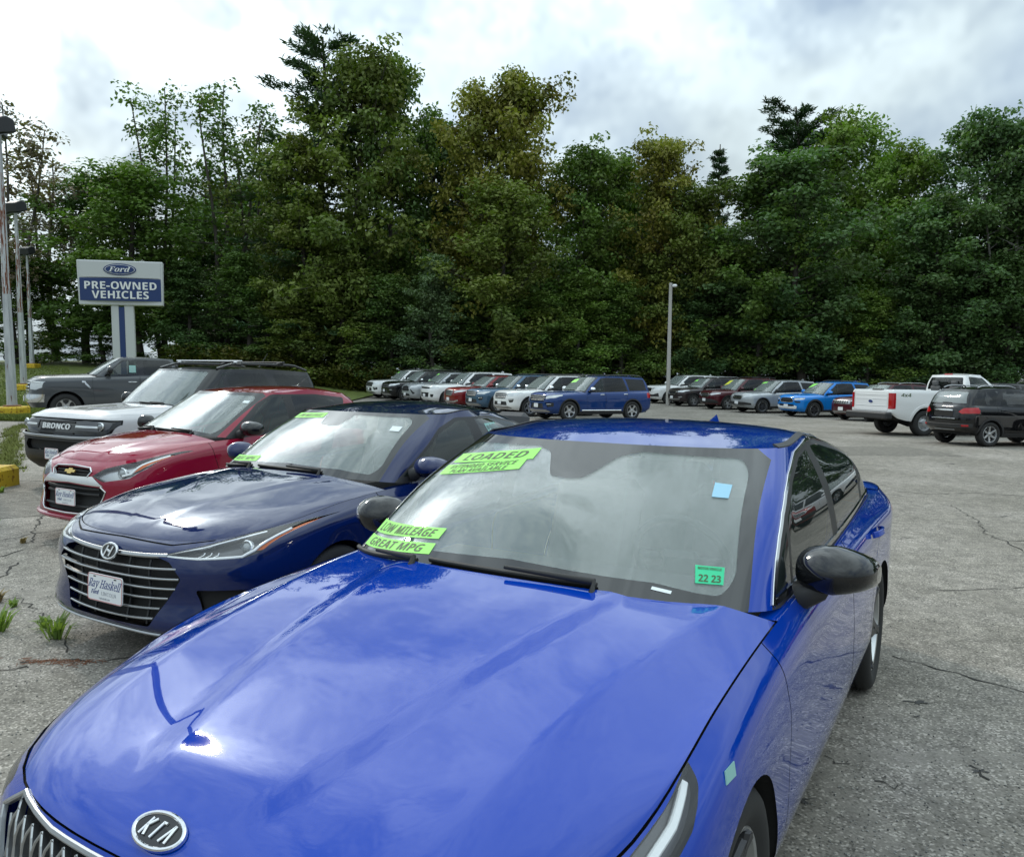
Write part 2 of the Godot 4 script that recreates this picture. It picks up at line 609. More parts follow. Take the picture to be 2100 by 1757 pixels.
func clip(p: Array, n: Array, regs: Array, at: int, out: Dictionary, deep: int) -> void:
	if at == regs.size():
		out[""].tri(p[0], p[1], p[2], n[0], n[1], n[2])
		return
	var r = regs[at]
	var a := Surf.flat2(p[0], r.pr)
	var b := Surf.flat2(p[1], r.pr)
	var c := Surf.flat2(p[2], r.pr)
	var lo := a.min(b).min(c)
	var hi := a.max(b).max(c)
	if hi.x < r.lo.x or lo.x > r.hi.x or hi.y < r.lo.y or lo.y > r.hi.y:
		clip(p, n, regs, at + 1, out, deep)
		return
	var d := (b - a).cross(c - a)
	if absf(d) < 2e-8:
		if Geometry2D.is_point_in_polygon((a + b + c) / 3.0, r.poly):
			put_tri(p, n, r, out)
		else:
			clip(p, n, regs, at + 1, out, deep)
		return
	var tri := PackedVector2Array([a, b, c] if d > 0 else [a, c, b])
	var ins := Geometry2D.intersect_polygons(tri, r.poly)
	if ins.is_empty():
		clip(p, n, regs, at + 1, out, deep)
		return
	var outs := Geometry2D.clip_polygons(tri, r.poly)
	if outs.is_empty():
		put_tri(p, n, r, out)
		return
	var holed := false
	for q in outs:
		if Geometry2D.is_polygon_clockwise(q):
			holed = true
	for q in ins:
		if Geometry2D.is_polygon_clockwise(q):
			holed = true
	if holed:
		if deep > 5:
			clip(p, n, regs, at + 1, out, deep)
			return
		var h := [(p[0] + p[1]) / 2, (p[1] + p[2]) / 2, (p[2] + p[0]) / 2]
		var g := [(n[0] + n[1]).normalized(), (n[1] + n[2]).normalized(), (n[2] + n[0]).normalized()]
		clip([p[0], h[0], h[2]], [n[0], g[0], g[2]], regs, at, out, deep + 1)
		clip([h[0], p[1], h[1]], [g[0], n[1], g[1]], regs, at, out, deep + 1)
		clip([h[2], h[1], p[2]], [g[2], g[1], n[2]], regs, at, out, deep + 1)
		clip([h[0], h[1], h[2]], [g[0], g[1], g[2]], regs, at, out, deep + 1)
		return
	for pass_ in 2:
		for q in (ins if pass_ == 0 else outs):
			if q.size() < 3:
				continue
			var P := []
			var Nn := []
			for w in q:
				var wb := (w - a).cross(c - a) / d
				var wc := (b - a).cross(w - a) / d
				P.append(p[0] * (1 - wb - wc) + p[1] * wb + p[2] * wc)
				Nn.append((n[0] * (1 - wb - wc) + n[1] * wb + n[2] * wc).normalized())
			var tr := Geometry2D.triangulate_polygon(q)
			for e in range(0, tr.size(), 3):
				var x := tr[e]; var y := tr[e + 1]; var z := tr[e + 2]
				if ((q[y] - q[x]).cross(q[z] - q[x]) > 0) != (d > 0):
					var tmp := y
					y = z; z = tmp
				if pass_ == 0:
					put_tri([P[x], P[y], P[z]], [Nn[x], Nn[y], Nn[z]], r, out)
				else:
					clip([P[x], P[y], P[z]], [Nn[x], Nn[y], Nn[z]], regs, at + 1, out, deep)

func put_tri(p: Array, n: Array, r: Dictionary, out: Dictionary) -> void:
	if r.get("drop", false):
		return
	var o: float = r.off
	out[r.n].tri(p[0] + n[0] * o, p[1] + n[1] * o, p[2] + n[2] * o, n[0], n[1], n[2])

# a bar laid along a line on a sheet: pts in the projection, w wide, t thick, sunk by off
func bar(s: Surf, pr: int, pts: PackedVector2Array, w: float, t: float, off := 0.0, closed := false, step := 0.03, back := false, taper := false) -> MB:
	var P := []
	var N := []
	var line := pts.duplicate()
	if closed:
		line.append(pts[0])
	for i in line.size() - 1:
		var k := maxi(1, ceili(line[i].distance_to(line[i + 1]) / step))
		for j in k + (1 if i == line.size() - 2 and not closed else 0):
			var f := s.find(pr, line[i].lerp(line[i + 1], float(j) / k), back)
			if f.size():
				P.append(f[0] + f[1] * off); N.append(f[1])
	return ribbon(P, N, w, t, closed, taper)

func ribbon(P: Array, N: Array, w: float, t: float, closed := false, taper := false) -> MB:
	var m := MB.new()
	var k := P.size()
	if k < 2:
		return m
	var R := []
	for i in k:
		var T: Vector3 = (P[(i + 1) % k if closed else mini(i + 1, k - 1)] - P[(i + k - 1) % k if closed else maxi(i - 1, 0)]).normalized()
		var B: Vector3 = T.cross(N[i]).normalized()
		var ww := w * (1.0 if not taper else maxf(0.12, sin(PI * (0.04 + 0.92 * i / (k - 1.0)))))
		var e := minf(t, ww) * 0.28
		R.append([P[i] - B * ww / 2, P[i] - B * ww / 2 + N[i] * (t - e), P[i] - B * (ww / 2 - e) + N[i] * t, P[i] + B * (ww / 2 - e) + N[i] * t, P[i] + B * ww / 2 + N[i] * (t - e), P[i] + B * ww / 2])
	for i in (k if closed else k - 1):
		var j := (i + 1) % k
		for c in 5:
			m.quad(R[i][c], R[i][c + 1], R[j][c + 1], R[j][c])
	if not closed:
		for e in [0, k - 1]:
			var q = R[e]
			for c in range(1, 5):
				if e == 0:
					m.flat(q[0], q[c + 1], q[c])
				else:
					m.flat(q[0], q[c], q[c + 1])
	return m

# flat plate of an outline in x,y, thick t towards +z, with a small chamfer
func slab(poly: PackedVector2Array, t: float, ch := 0.0) -> MB:
	var m := MB.new()
	if Geometry2D.is_polygon_clockwise(poly):
		poly.reverse()
	var top := poly
	if ch > 0.0:
		var g := Geometry2D.offset_polygon(poly, -ch, Geometry2D.JOIN_MITER)
		if g.size() and g[0].size() == poly.size():
			var best := 0
			for i in g[0].size():
				if g[0][i].distance_to(poly[0]) < g[0][best].distance_to(poly[0]):
					best = i
			top = PackedVector2Array()
			for i in g[0].size():
				top.append(g[0][(best + i) % g[0].size()])
		else:
			ch = 0.0
	var tr := Geometry2D.triangulate_polygon(top)
	for e in range(0, tr.size(), 3):
		var a := top[tr[e]]; var b := top[tr[e + 1]]; var c := top[tr[e + 2]]
		if (b - a).cross(c - a) < 0:
			var w := b
			b = c; c = w
		m.flat(Vector3(a.x, a.y, t), Vector3(b.x, b.y, t), Vector3(c.x, c.y, t))
		m.flat(Vector3(a.x, a.y, 0), Vector3(c.x, c.y, 0), Vector3(b.x, b.y, 0))
	var k := poly.size()
	for i in k:
		var a := poly[i]; var b := poly[(i + 1) % k]
		m.quad(Vector3(a.x, a.y, 0), Vector3(b.x, b.y, 0), Vector3(b.x, b.y, t - ch), Vector3(a.x, a.y, t - ch))
		if ch > 0.0:
			var c := top[i]; var d := top[(i + 1) % k]
			m.quad(Vector3(a.x, a.y, t - ch), Vector3(b.x, b.y, t - ch), Vector3(d.x, d.y, t), Vector3(c.x, c.y, t))
	return m

# axes with z along nrm and x as close to along as can be
func seat_on(pos: Vector3, nrm: Vector3, along: Vector3) -> Transform3D:
	var x := (along - nrm * along.dot(nrm)).normalized()
	return Transform3D(Basis(x, nrm.cross(x), nrm), pos)

# ---------------------------------------------------------------- things and parts
var taken := {}
func numbered(called: String) -> String:
	if not taken.has(called):
		taken[called] = 0
		return called
	taken[called] += 1
	return "%s_%03d" % [called, taken[called]]

func thing(called: String, label: String, category: String, at := Transform3D(), group := "") -> Node3D:
	var o := Node3D.new()
	o.name = numbered(called)
	add_child(o)
	o.transform = at
	tag(o, label, category, group)
	return o

func tag(o: Node, label: String, category: String, group := "") -> void:
	o.set_meta("label", label)
	o.set_meta("category", category)
	if group:
		o.set_meta("group", group)

func part(parent: Node, called: String, what, m: Material, at := Transform3D()) -> MeshInstance3D:
	if what is MB and what.v.is_empty():
		return null
	var o := MeshInstance3D.new()
	o.name = called
	o.mesh = what.mesh() if what is MB else what
	o.material_override = m
	o.transform = at
	parent.add_child(o, true)
	return o

func structure(called: String, what, m: Material, at := Transform3D()) -> MeshInstance3D:
	var o := part(self, numbered(called), what, m, at)
	o.set_meta("kind", "structure")
	return o

# lettering
var fonts := {}
func letters(txt: String, height: float, depth := 0.002, face := "Droid Sans", bold := true, slant := 0.0, squeeze := 1.0) -> MB:
	var key := face + str(bold)
	if not fonts.has(key):
		var f := SystemFont.new()
		f.font_names = PackedStringArray([face])
		f.font_weight = 700 if bold else 400
		fonts[key] = f
	var t := TextMesh.new()
	t.font = fonts[key]
	t.font_size = 64
	t.pixel_size = height / 46.0
	t.depth = depth
	t.curve_step = 2.0
	t.text = txt
	var a := t.get_mesh_arrays() if t.get_surface_count() == 0 else t.surface_get_arrays(0)
	var m := MB.new()
	for s in t.get_surface_count():
		var g := t.surface_get_arrays(s)
		var k := m.v.size()
		for q in g[Mesh.ARRAY_VERTEX]:
			m.v.append(Vector3(q.x * squeeze + q.y * slant, q.y, q.z))
		for q in g[Mesh.ARRAY_NORMAL]:
			m.n.append(q)
		if g[Mesh.ARRAY_INDEX] != null:
			for i in g[Mesh.ARRAY_INDEX]:
				m.ix.append(i + k)
		else:
			for i in g[Mesh.ARRAY_VERTEX].size():
				m.ix.append(i + k)
	return m

func mat(c: Color, rough := 0.5, metal := 0.0, spec := 0.5) -> StandardMaterial3D:
	var m := StandardMaterial3D.new()
	m.albedo_color = Color(c.r, c.g, c.b).linear_to_srgb()
	m.roughness = rough
	m.metallic = metal
	m.metallic_specular = spec
	return m

func paint(c: Color, metal := 0.0) -> StandardMaterial3D:
	var m := mat(c, 0.05 if metal <= 0.0 else 0.42, metal, 0.2)
	m.clearcoat_enabled = true
	m.clearcoat = 1.0
	m.clearcoat_roughness = 0.015
	return m

func glass(c: Color, a: float) -> StandardMaterial3D:
	var m := mat(c, 0.0, 0.0, 0.5)
	m.albedo_color.a = a
	m.transparency = BaseMaterial3D.TRANSPARENCY_ALPHA
	return m
# ---------------------------------------------------------------- vehicles
var NB := 10
var NC := 14
var NS := 44

func belt_cut(r: PackedVector3Array, i0: int, a_end: float) -> PackedVector3Array:
	var o := PackedVector3Array()
	for i in range(i0, r.size()):
		if r[i].z >= a_end:
			var t := (a_end - r[i - 1].z) / maxf(r[i].z - r[i - 1].z, 1e-6)
			o.append(r[i - 1].lerp(r[i], t))
			break
		o.append(r[i])
	return o

func profile(f: Array, m := 40) -> PackedVector3Array:
	var xs := []
	var ys := []
	for i in range(0, f.size(), 2):
		xs.append(f[i]); ys.append(f[i + 1])
	var o := PackedVector3Array()
	for i in m + 1:
		var a := lerpf(xs[0], xs[-1], pow(float(i) / m, 1.5) if i < m else 1.0)
		o.append(Vector3(0, herm(xs, ys, a), a))
	return o

func both(m: MB) -> MB:
	var r := MB.new()
	r.add(m)
	r.add(m.mirrored())
	return r

# both halves as parts of their own
func pair(o: Node3D, called: String, m: MB, mt: Material) -> void:
	part(o, called, m, mt)
	part(o, called, m.mirrored(), mt)

var tyre_of := {}
func wheel(o: Node3D, w: Dictionary, at: Vector3, passenger: bool, steer := 0.0) -> Node3D:
	var key := str(w)
	if not tyre_of.has(key):
		var R: float = w.R
		var W: float = w.W
		var rr: float = w.rim
		var t := MB.new()
		var g: Array = [rr - 0.004, -W * 0.40, rr + 0.018, -W * 0.47, (rr + R) * 0.5, -W * 0.5, R * 0.94, -W * 0.47, R * 0.985, -W * 0.40]
		for k in 4:
			var c := W * (-0.26 + 0.174 * k)
			if k < 3:
				g.append_array([R, c - W * 0.07, R, c + W * 0.065, R - 0.009, c + W * 0.068, R - 0.009, c + W * 0.10])
			else:
				g.append_array([R, c - W * 0.07, R, c + W * 0.065])
		g.append_array([R * 0.985, W * 0.40, R * 0.94, W * 0.47, (rr + R) * 0.5 + 0.012, W * 0.497, (rr + R) * 0.5, W * 0.5, (rr + R) * 0.5 - 0.01, W * 0.497, rr + 0.018, W * 0.47, rr - 0.004, W * 0.40])
		t.lathe(g, w.get("k", 40))
		var m := MB.new()
		m.lathe([rr - 0.035, -W * 0.4, rr - 0.04, W * 0.1, rr - 0.016, W * 0.36, rr - 0.012, W * 0.41, rr - 0.002, W * 0.425, rr + 0.004, W * 0.40, rr + 0.004, W * 0.30], w.get("k", 40))
		var hubx: float = W * w.get("hub", 0.30)
		var n: int = w.n
		var face := MB.new()
		if w.get("steel", false):
			face.lathe([rr - 0.02, W * 0.30, rr * 0.80, W * 0.12, rr * 0.62, W * 0.20, rr * 0.50, W * 0.34, rr * 0.40, W * 0.36, rr * 0.38, W * 0.42, rr * 0.26, W * 0.45, 0.0, W * 0.45], 40)
			for k in n:
				var a := TAU * k / n
				var d := Vector3(0, cos(a), sin(a))
				var hole := MB.new()
				hole.lathe([0.0, 0.0, 0.028, 0.0, 0.03, -0.01], 14)
				face.add(hole.moved(Transform3D(Basis(), d * rr * 0.72 + Vector3(W * 0.22, 0, 0))))
		else:
			for k in n:
				for e in ([-1.0, 1.0] if w.get("double", 0.0) > 0.0 else [0.0]):
					var a0: float = TAU * (k + w.get("turn", 0.0)) / n
					var P := []
					var wid := []
					for q in 6:
						var u := q / 5.0
						var r := lerpf(0.03, rr - 0.014, u)
						var ang: float = a0 + e * w.get("double", 0.0) * lerpf(0.45, 1.0, u) / maxf(r / rr, 0.25)
						if w.get("double", 0.0) > 0.0:
							ang = a0 + e * asin(clampf(w.double * lerpf(0.5, 1.0, u) * 0.25 / maxf(r, 0.06), -0.9, 0.9))
						P.append(Vector3(hubx + (W * 0.40 - hubx) * u * u, cos(ang) * r, sin(ang) * r))
						wid.append(lerpf(w.w0, w.w1, u))
					for q in 5:
						var T: Vector3 = (P[q + 1] - P[q]).normalized()
						var S := Vector3(1, 0, 0).cross(T).normalized()
						var a: Vector3 = P[q]; var b: Vector3 = P[q + 1]
						var wa: float = wid[q] / 2; var wb: float = wid[q + 1] / 2
						var X := Vector3(0.012, 0, 0)
						var D := Vector3(-0.035, 0, 0)
						face.quad(a - S * wa * 0.7 + X, b - S * wb * 0.7 + X, b + S * wb * 0.7 + X, a + S * wa * 0.7 + X)
						face.quad(a - S * wa, b - S * wb, b - S * wb * 0.7 + X, a - S * wa * 0.7 + X)
						face.quad(a + S * wa * 0.7 + X, b + S * wb * 0.7 + X, b + S * wb, a + S * wa)
						face.quad(a - S * wa + D, b - S * wb + D, b - S * wb, a - S * wa)
						face.quad(a + S * wa, b + S * wb, b + S * wb + D, a + S * wa + D)
			face.lathe([0.075, hubx - 0.03, 0.07, hubx + 0.008, 0.036, hubx + 0.018, 0.034, hubx + 0.024, 0.0, hubx + 0.026], 24)
		var bk := MB.new()
		bk.lathe([rr - 0.04, -0.02, rr * 0.6, -0.02, rr * 0.58, 0.0, 0.0, 0.0], 28)
		var tyre := t.mesh()
		var rim := m.mesh()
		tyre_of[key] = [tyre, rim, face.mesh(), bk.mesh()]
	var q = tyre_of[key]
	var r := Node3D.new()
	r.name = "wheel"
	o.add_child(r, true)
	r.transform = Transform3D(Basis(Vector3.UP, (0.0 if passenger else PI) + steer), at)
	part(r, "tyre", q[0], M.tyre)
	part(r, "rim", q[1], w.mat if w.has("mat") else M.alloy)
	part(r, "spokes", q[2], w.get("face", w.get("mat", M.alloy)))
	part(r, "brake_disc", q[3], M.brake)
	return r

var seat_mesh: ArrayMesh
func seat(o: Node3D, at: Vector3, m: Material, wide := 1.0) -> void:
	if seat_mesh == null:
		var b := MB.new()
		b.box(Vector3(0, 0.10, 0), Vector3(0.50, 0.20, 0.52), 0.06)
		var k := MB.new()
		k.box(Vector3(0, 0.30, 0), Vector3(0.48, 0.62, 0.14), 0.06)
		b.add(k.moved(Transform3D(Basis(Vector3.RIGHT, 0.32), Vector3(0, 0.14, 0.24))))
		var h := MB.new()
		h.box(Vector3(0, 0, 0), Vector3(0.28, 0.18, 0.11), 0.045)
		b.add(h.moved(Transform3D(Basis(Vector3.RIGHT, 0.2), Vector3(0, 0.80, 0.44))))
		seat_mesh = b.mesh()
	part(o, "seat", seat_mesh, m, Transform3D(Basis().scaled(Vector3(wide, 1, 1)), at))

# blob of a wing mirror reaching outwards from the body; driver's side
func mirror_shape(sz: Vector3, low: bool) -> MB:
	var m := MB.new()
	var U := 20
	var V := 12
	var g := func(i: int, j: int) -> Vector3:
		var th := TAU * i / U
		var ph := PI * (float(j) / V) - PI / 2
		var cx := sin(ph)
		var rr := cos(ph)
		var f := func(q: float, e: float) -> float: return signf(q) * pow(absf(q), e)
		var x: float = f.call(cx, 0.8)
		var y: float = f.call(rr, 0.55) * f.call(sin(th), 0.75)
		var z: float = f.call(rr, 0.55) * f.call(cos(th), 0.75)
		# thinner towards the outer end, flat at the glass side
		var k := 1.0 - 0.28 * clampf(-x, 0.0, 1.0)
		y = y * k * (1.0 if y > 0 else 0.85)
		z = z * (0.45 if z > 0 else 1.0 - 0.25 * clampf(-x, 0.0, 1.0))
		return Vector3(x * sz.x, y * sz.y, z * sz.z + 0.04 * clampf(-x, 0, 1))
	for i in U:
		for j in V:
			var mid := (float(i) + 0.5) / U
			var lowpart := sin(TAU * mid) < -0.45
			if lowpart != low:
				continue
			var q := [g.call(i, j), g.call(i + 1, j), g.call(i + 1, j + 1), g.call(i, j + 1)]
			var nn := []
			for w in q:
				nn.append((w / (sz * sz)).normalized())
			m.quadn(q[0], q[3], q[2], q[1], nn[0], nn[3], nn[2], nn[1])
	return m

# builds one vehicle from its figures; returns the thing and its sheets
func vehicle(called: String, label: String, category: String, s: Dictionary, pos: Transform3D) -> Dictionary:
	var o := thing(called, label, category, pos)
	var P: Material = s.paint
	var RR := []
	for r in s.rings:
		RR.append(ring(r, NB, NC, NS))
	var K := RR.size()
	var belt: PackedVector3Array = RR[K - 1]
	var body := loft(RR, s.seg, s.get("sharp", []))
	var ic: int = NB + int(NC * s.get("corner", 0.5))
	var ir: int = NB + NC + NS + int(NC * 0.5)
	var total := belt.size()
	# hood
	var hd: Dictionary = s.hood
	var inner := PackedVector3Array()
	for i in total:
		var t := belt[mini(i + 1, total - 1)] - belt[maxi(i - 1, 0)]
		var nn := Vector3(t.z, 0, -t.x).normalized()   # inwards
		if i == 0: nn = Vector3(0, 0, 1)
		if i == total - 1: nn = Vector3(0, 0, -1)
		inner.append(belt[i] + nn * 0.006)
	var side := belt_cut(inner, ic, hd.a)
	var mid := profile(hd.mid)
	var cow := PackedVector3Array()
	var sc: Vector3 = side[-1]
	var mc: Vector3 = mid[-1]
	for i in 31:
		var u := i / 30.0
		cow.append(Vector3(sc.x * u, lerpf(mc.y, sc.y, pow(u, hd.get("cy", 2.0))), lerpf(mc.z, sc.z, pow(u, hd.get("cz", 2.2)))))
	var nose := inner.slice(0, ic + 1)
	mid[0] = nose[0]
	var hood := coons(nose, cow, mid, side, s.get("hk", 26), s.get("hm", 44), hd.get("pw", 2.0), hd.get("bump"))
	# deck behind the rear window
	var deck: Surf = null
	if s.has("deck"):
		var dk: Dictionary = s.deck
		var ds := PackedVector3Array()
		for i in range(0, ir + 1):
			if inner[i].z > dk.a:
				if ds.is_empty():
					ds.append(inner[i - 1].lerp(inner[i], (dk.a - inner[i - 1].z) / (inner[i].z - inner[i - 1].z)))
				ds.append(inner[i])
		var tail := inner.slice(ir, total)
		tail.reverse()
		var dm := profile(dk.mid)
		dm[-1] = tail[0]
		var gl := PackedVector3Array()
		for i in 31:
			var u := i / 30.0
			gl.append(Vector3(ds[0].x * u, lerpf(dm[0].y, ds[0].y, u * u), lerpf(dm[0].z, ds[0].z, u * u)))
		deck = coons(gl, tail, dm, ds, 18, 18, 2.0)
	# ledge inside the top edge: dark under the hood's shut line, painted beside the cabin
	var lip := MB.new()
	var sillp := MB.new()
	var drop: float = s.get("lip", 0.022)
	for i in total - 1:
		var along: bool = belt[i].z > hd.a - 0.02 and (not s.has("deck") or belt[i].z < s.deck.a)
		var dn := Vector3(0, 0.004 if along else drop, 0)
		var m: MB = sillp if along else lip
		var i0 := belt[i] + (inner[i] - belt[i]) * 11.0 - dn
		var i1 := belt[i + 1] + (inner[i + 1] - belt[i + 1]) * 11.0 - dn
		m.quad(belt[i], belt[i + 1], belt[i + 1] - dn, belt[i] - dn)
		m.quad(belt[i] - dn, belt[i + 1] - dn, i1, i0)
	part(o, "inner_edge", both(lip), M.seam)
	part(o, "shoulder", both(sillp), s.get("shoulder", P))
	# cabin
	var G := []
	for r in s.cab:
		G.append(ring(r, NB, NC, NS))
	var cab := loft(G, s.get("cseg", [9, 6]), [])
	var gt: PackedVector3Array = G[-1]
	var rc: int = NB + int(NC * s.get("rcorner", 0.45))
	var rr_: int = NB + NC + NS + int(NC * s.get("rrcorner", 0.55))
	var rb := gt.slice(rr_, total)
	rb.reverse()
	var rmid := profile(s.roof)
	rmid[0] = gt[0]
	rmid[-1] = rb[0]
	var roof := coons(gt.slice(0, rc + 1), rb, rmid, gt.slice(rc, rr_ + 1), 18, 30, 2.0)
	if s.has("ditch"):     # moulding along the edge of the roof
		var dp := []
		var dn := []
		for i in range(rc + 1, rr_ + 1):
			dp.append(gt[i] + Vector3(0.012, 0.004, 0))
			dn.append(Vector3(-0.45, 0.9, 0).normalized())
		pair(o, "roof_moulding", ribbon(dp, dn, s.ditch, 0.006), M.pillar)
	# cutting
	var regs := []
	for x in s.body:
		regs.append(x)
	for e in 2:
		var wc := Vector2(s.axles[e], s.wh.R)
		regs.push_front({"n": "arch", "pr": 0, "poly": circle(wc, s.arch, 56), "drop": true})
		if s.has("clad"):
			regs.insert(1, {"n": "arch_trim", "pr": 0, "poly": circle(wc, s.arch + s.clad, 56), "off": 0.006, "m": M.cladding, "split": false})
	var cuts := [cut([body], regs), cut([cab], s.glass), cut([hood], s.get("hoodregs", [])), cut([roof], s.get("roofregs", []))]
	if deck != null:
		cuts.append(cut([deck], s.get("deckregs", [])))
	var base := ["body", "pillars", "hood", "roof", "boot_lid"]
	var sources := [regs, s.glass, s.get("hoodregs", []), s.get("roofregs", []), s.get("deckregs", [])]
	for c in cuts.size():
		var pm: Material = P
		if c == 1: pm = s.get("pillar", P)
		if c == 3: pm = s.get("roofmat", P)
		part(o, base[c], both(cuts[c][""]), pm)
		var done := {}
		for x in sources[c]:
			if done.has(x.n) or x.get("drop", false):
				continue
			done[x.n] = true
			var mb: MB = cuts[c][x.n]
			if mb.v.is_empty():
				continue
			var nm: String = x.get("as", x.n)
			if x.get("split", true):
				pair(o, nm, mb, x.m)
			else:
				part(o, nm, both(mb), x.m)
			for y in x.get("inner", []):   # the lamp's bowl behind its cover
				var sunk := MB.new()
				for i in mb.v.size():
					sunk.v.append(mb.v[i] - mb.n[i] * float(y[0]))
				sunk.n = mb.n; sunk.ix = mb.ix
				if x.get("split", true):
					pair(o, y[2], sunk, y[1])
				else:
					part(o, y[2], both(sunk), y[1])
			if x.get("double", false):     # inner face, and a middle sheet added to strengthen the pane's reflection
				for layer in [0.003, 0.006]:
					var dbl := MB.new()
					for i in mb.v.size():
						dbl.v.append(mb.v[i] - mb.n[i] * layer)
					dbl.n = mb.n; dbl.ix = mb.ix
					part(o, nm, both(dbl), x.m2)
	# wheels, wells and floor
	for e in 2:
		var well := MB.new()
		var wc := Vector3(0, s.wh.R, s.axles[e])
		var ra: float = s.arch + 0.012
		var bi: float = s.track - 0.30
		var prev := []
		for k in 33:
			var a := PI * (-0.12 + 1.24 * k / 32.0)
			var d := Vector3(0, sin(a), cos(a)) * ra
			var f := body.find(0, Vector2(wc.z + d.z, wc.y + d.y))
			if f.is_empty():
				prev = []
				continue
			var b: float = -f[0].x - 0.002
			var q := [Vector3(-b, 0, 0) + wc + d, Vector3(-b + 0.03, 0, 0) + wc + d * 0.995, Vector3(-bi, 0, 0) + wc + d, Vector3(-bi, 0, 0) + wc]
			if prev.size():
				for z in 3:
					well.quad(prev[z], prev[z + 1], q[z + 1], q[z])
			prev = q
		pair(o, "wheel_well", well, M.under)
	var fl := MB.new()
	var r0: PackedVector3Array = RR[0]
	for i in total - 1:
		var mx := Vector3(-1, 1, 1)
		fl.quad(r0[i], r0[i + 1], r0[i + 1] * mx, r0[i] * mx)
	part(o, "floor_pan", fl, M.under)
	for e in 2:
		for sd in [-1.0, 1.0]:
			wheel(o, s.wh, Vector3(sd * (s.track - s.wh.W * 0.5), s.wh.R, s.axles[e]), sd > 0, s.get("steer", 0.0) if e == 0 else 0.0)
	# inside
	var bh: float = s.get("beltline", 0.93)
	var ca: float = hd.mid[hd.mid.size() - 2]
	var wd: float = s.get("inwide", 0.66)
	var dash := MB.new()
	dash.box(Vector3(0, bh - 0.12, ca + 0.42), Vector3(wd * 2, 0.22, 0.62), 0.07)
	part(o, "dashboard", dash, M.dash)
	var cf := MB.new()
	var cend: float = s.cab[0][8] - 0.15
	cf.box(Vector3(0, 0.36, (ca + cend) / 2), Vector3(wd * 2 + 0.1, 0.1, cend - ca), 0.0)
	part(o, "cabin_floor", cf, M.under)
	for sd in [-1.0, 1.0]:
		seat(o, Vector3(sd * wd * 0.55, bh - 0.52, ca + s.get("seat_a", 1.25)), s.get("seatm", M.seat))
		if s.get("rows", 2) > 1:
			seat(o, Vector3(sd * wd * 0.50, bh - 0.50, ca + s.get("seat_a", 1.25) + 0.92), s.get("seatm", M.seat), 1.25)
	var sw := MB.new()
	var wp := []
	for k in 29:
		wp.append(Vector3(cos(TAU * k / 28) * 0.185, sin(TAU * k / 28) * 0.185, 0))
	sw.tube(wp, [0.017], 8, false)
	sw.box(Vector3(0, -0.02, 0.0), Vector3(0.16, 0.12, 0.05), 0.02)
	sw.box(Vector3(0, 0, 0), Vector3(0.36, 0.035, 0.02), 0.005)
	part(o, "steering_wheel", sw, M.wheelrim, Transform3D(Basis(Vector3.RIGHT, -0.42), Vector3(-wd * 0.55, bh + 0.02, ca + 0.80)))
	var rv := MB.new()
	var rt: Vector3 = gt[0]
	rv.box(Vector3(0, rt.y - 0.10, rt.z + 0.10), Vector3(0.25, 0.065, 0.025), 0.02)
	rv.box(Vector3(0, rt.y - 0.05, rt.z + 0.09), Vector3(0.03, 0.10, 0.03), 0.01)
	part(o, "rear_view_mirror", rv, M.wheelrim)
	# mirrors
	if s.has("mirror"):
		var mi: Dictionary = s.mirror
		var sz: Vector3 = mi.size
		var c := Vector3(-mi.at.x, mi.at.y, mi.at.z)
		var top := mirror_shape(sz, false).moved(Transform3D(Basis(Vector3.UP, mi.get("yaw", -0.1)), c))
		var bot := mirror_shape(sz, true).moved(Transform3D(Basis(Vector3.UP, mi.get("yaw", -0.1)), c))
		var arm := MB.new()
		arm.tube([Vector3(-mi.foot.x, mi.foot.y, mi.foot.z), Vector3(-mi.foot.x - 0.06, mi.foot.y + 0.03, mi.foot.z), c + Vector3(sz.x * 0.3, -sz.y * 0.4, 0.0)], [0.05, 0.04, 0.035], 10)
		for sd in 2:
			var h := Node3D.new()
			h.name = "wing_mirror"
			o.add_child(h, true)
			part(h, "mirror_cap", top if sd == 0 else top.mirrored(), mi.m)
			part(h, "mirror_base", bot if sd == 0 else bot.mirrored(), M.gloss_black)
			part(h, "mirror_arm", arm if sd == 0 else arm.mirrored(), M.cladding)
	return {"o": o, "body": body, "hood": hood, "roof": roof, "cab": cab, "deck": deck, "belt": belt, "cow": cow}

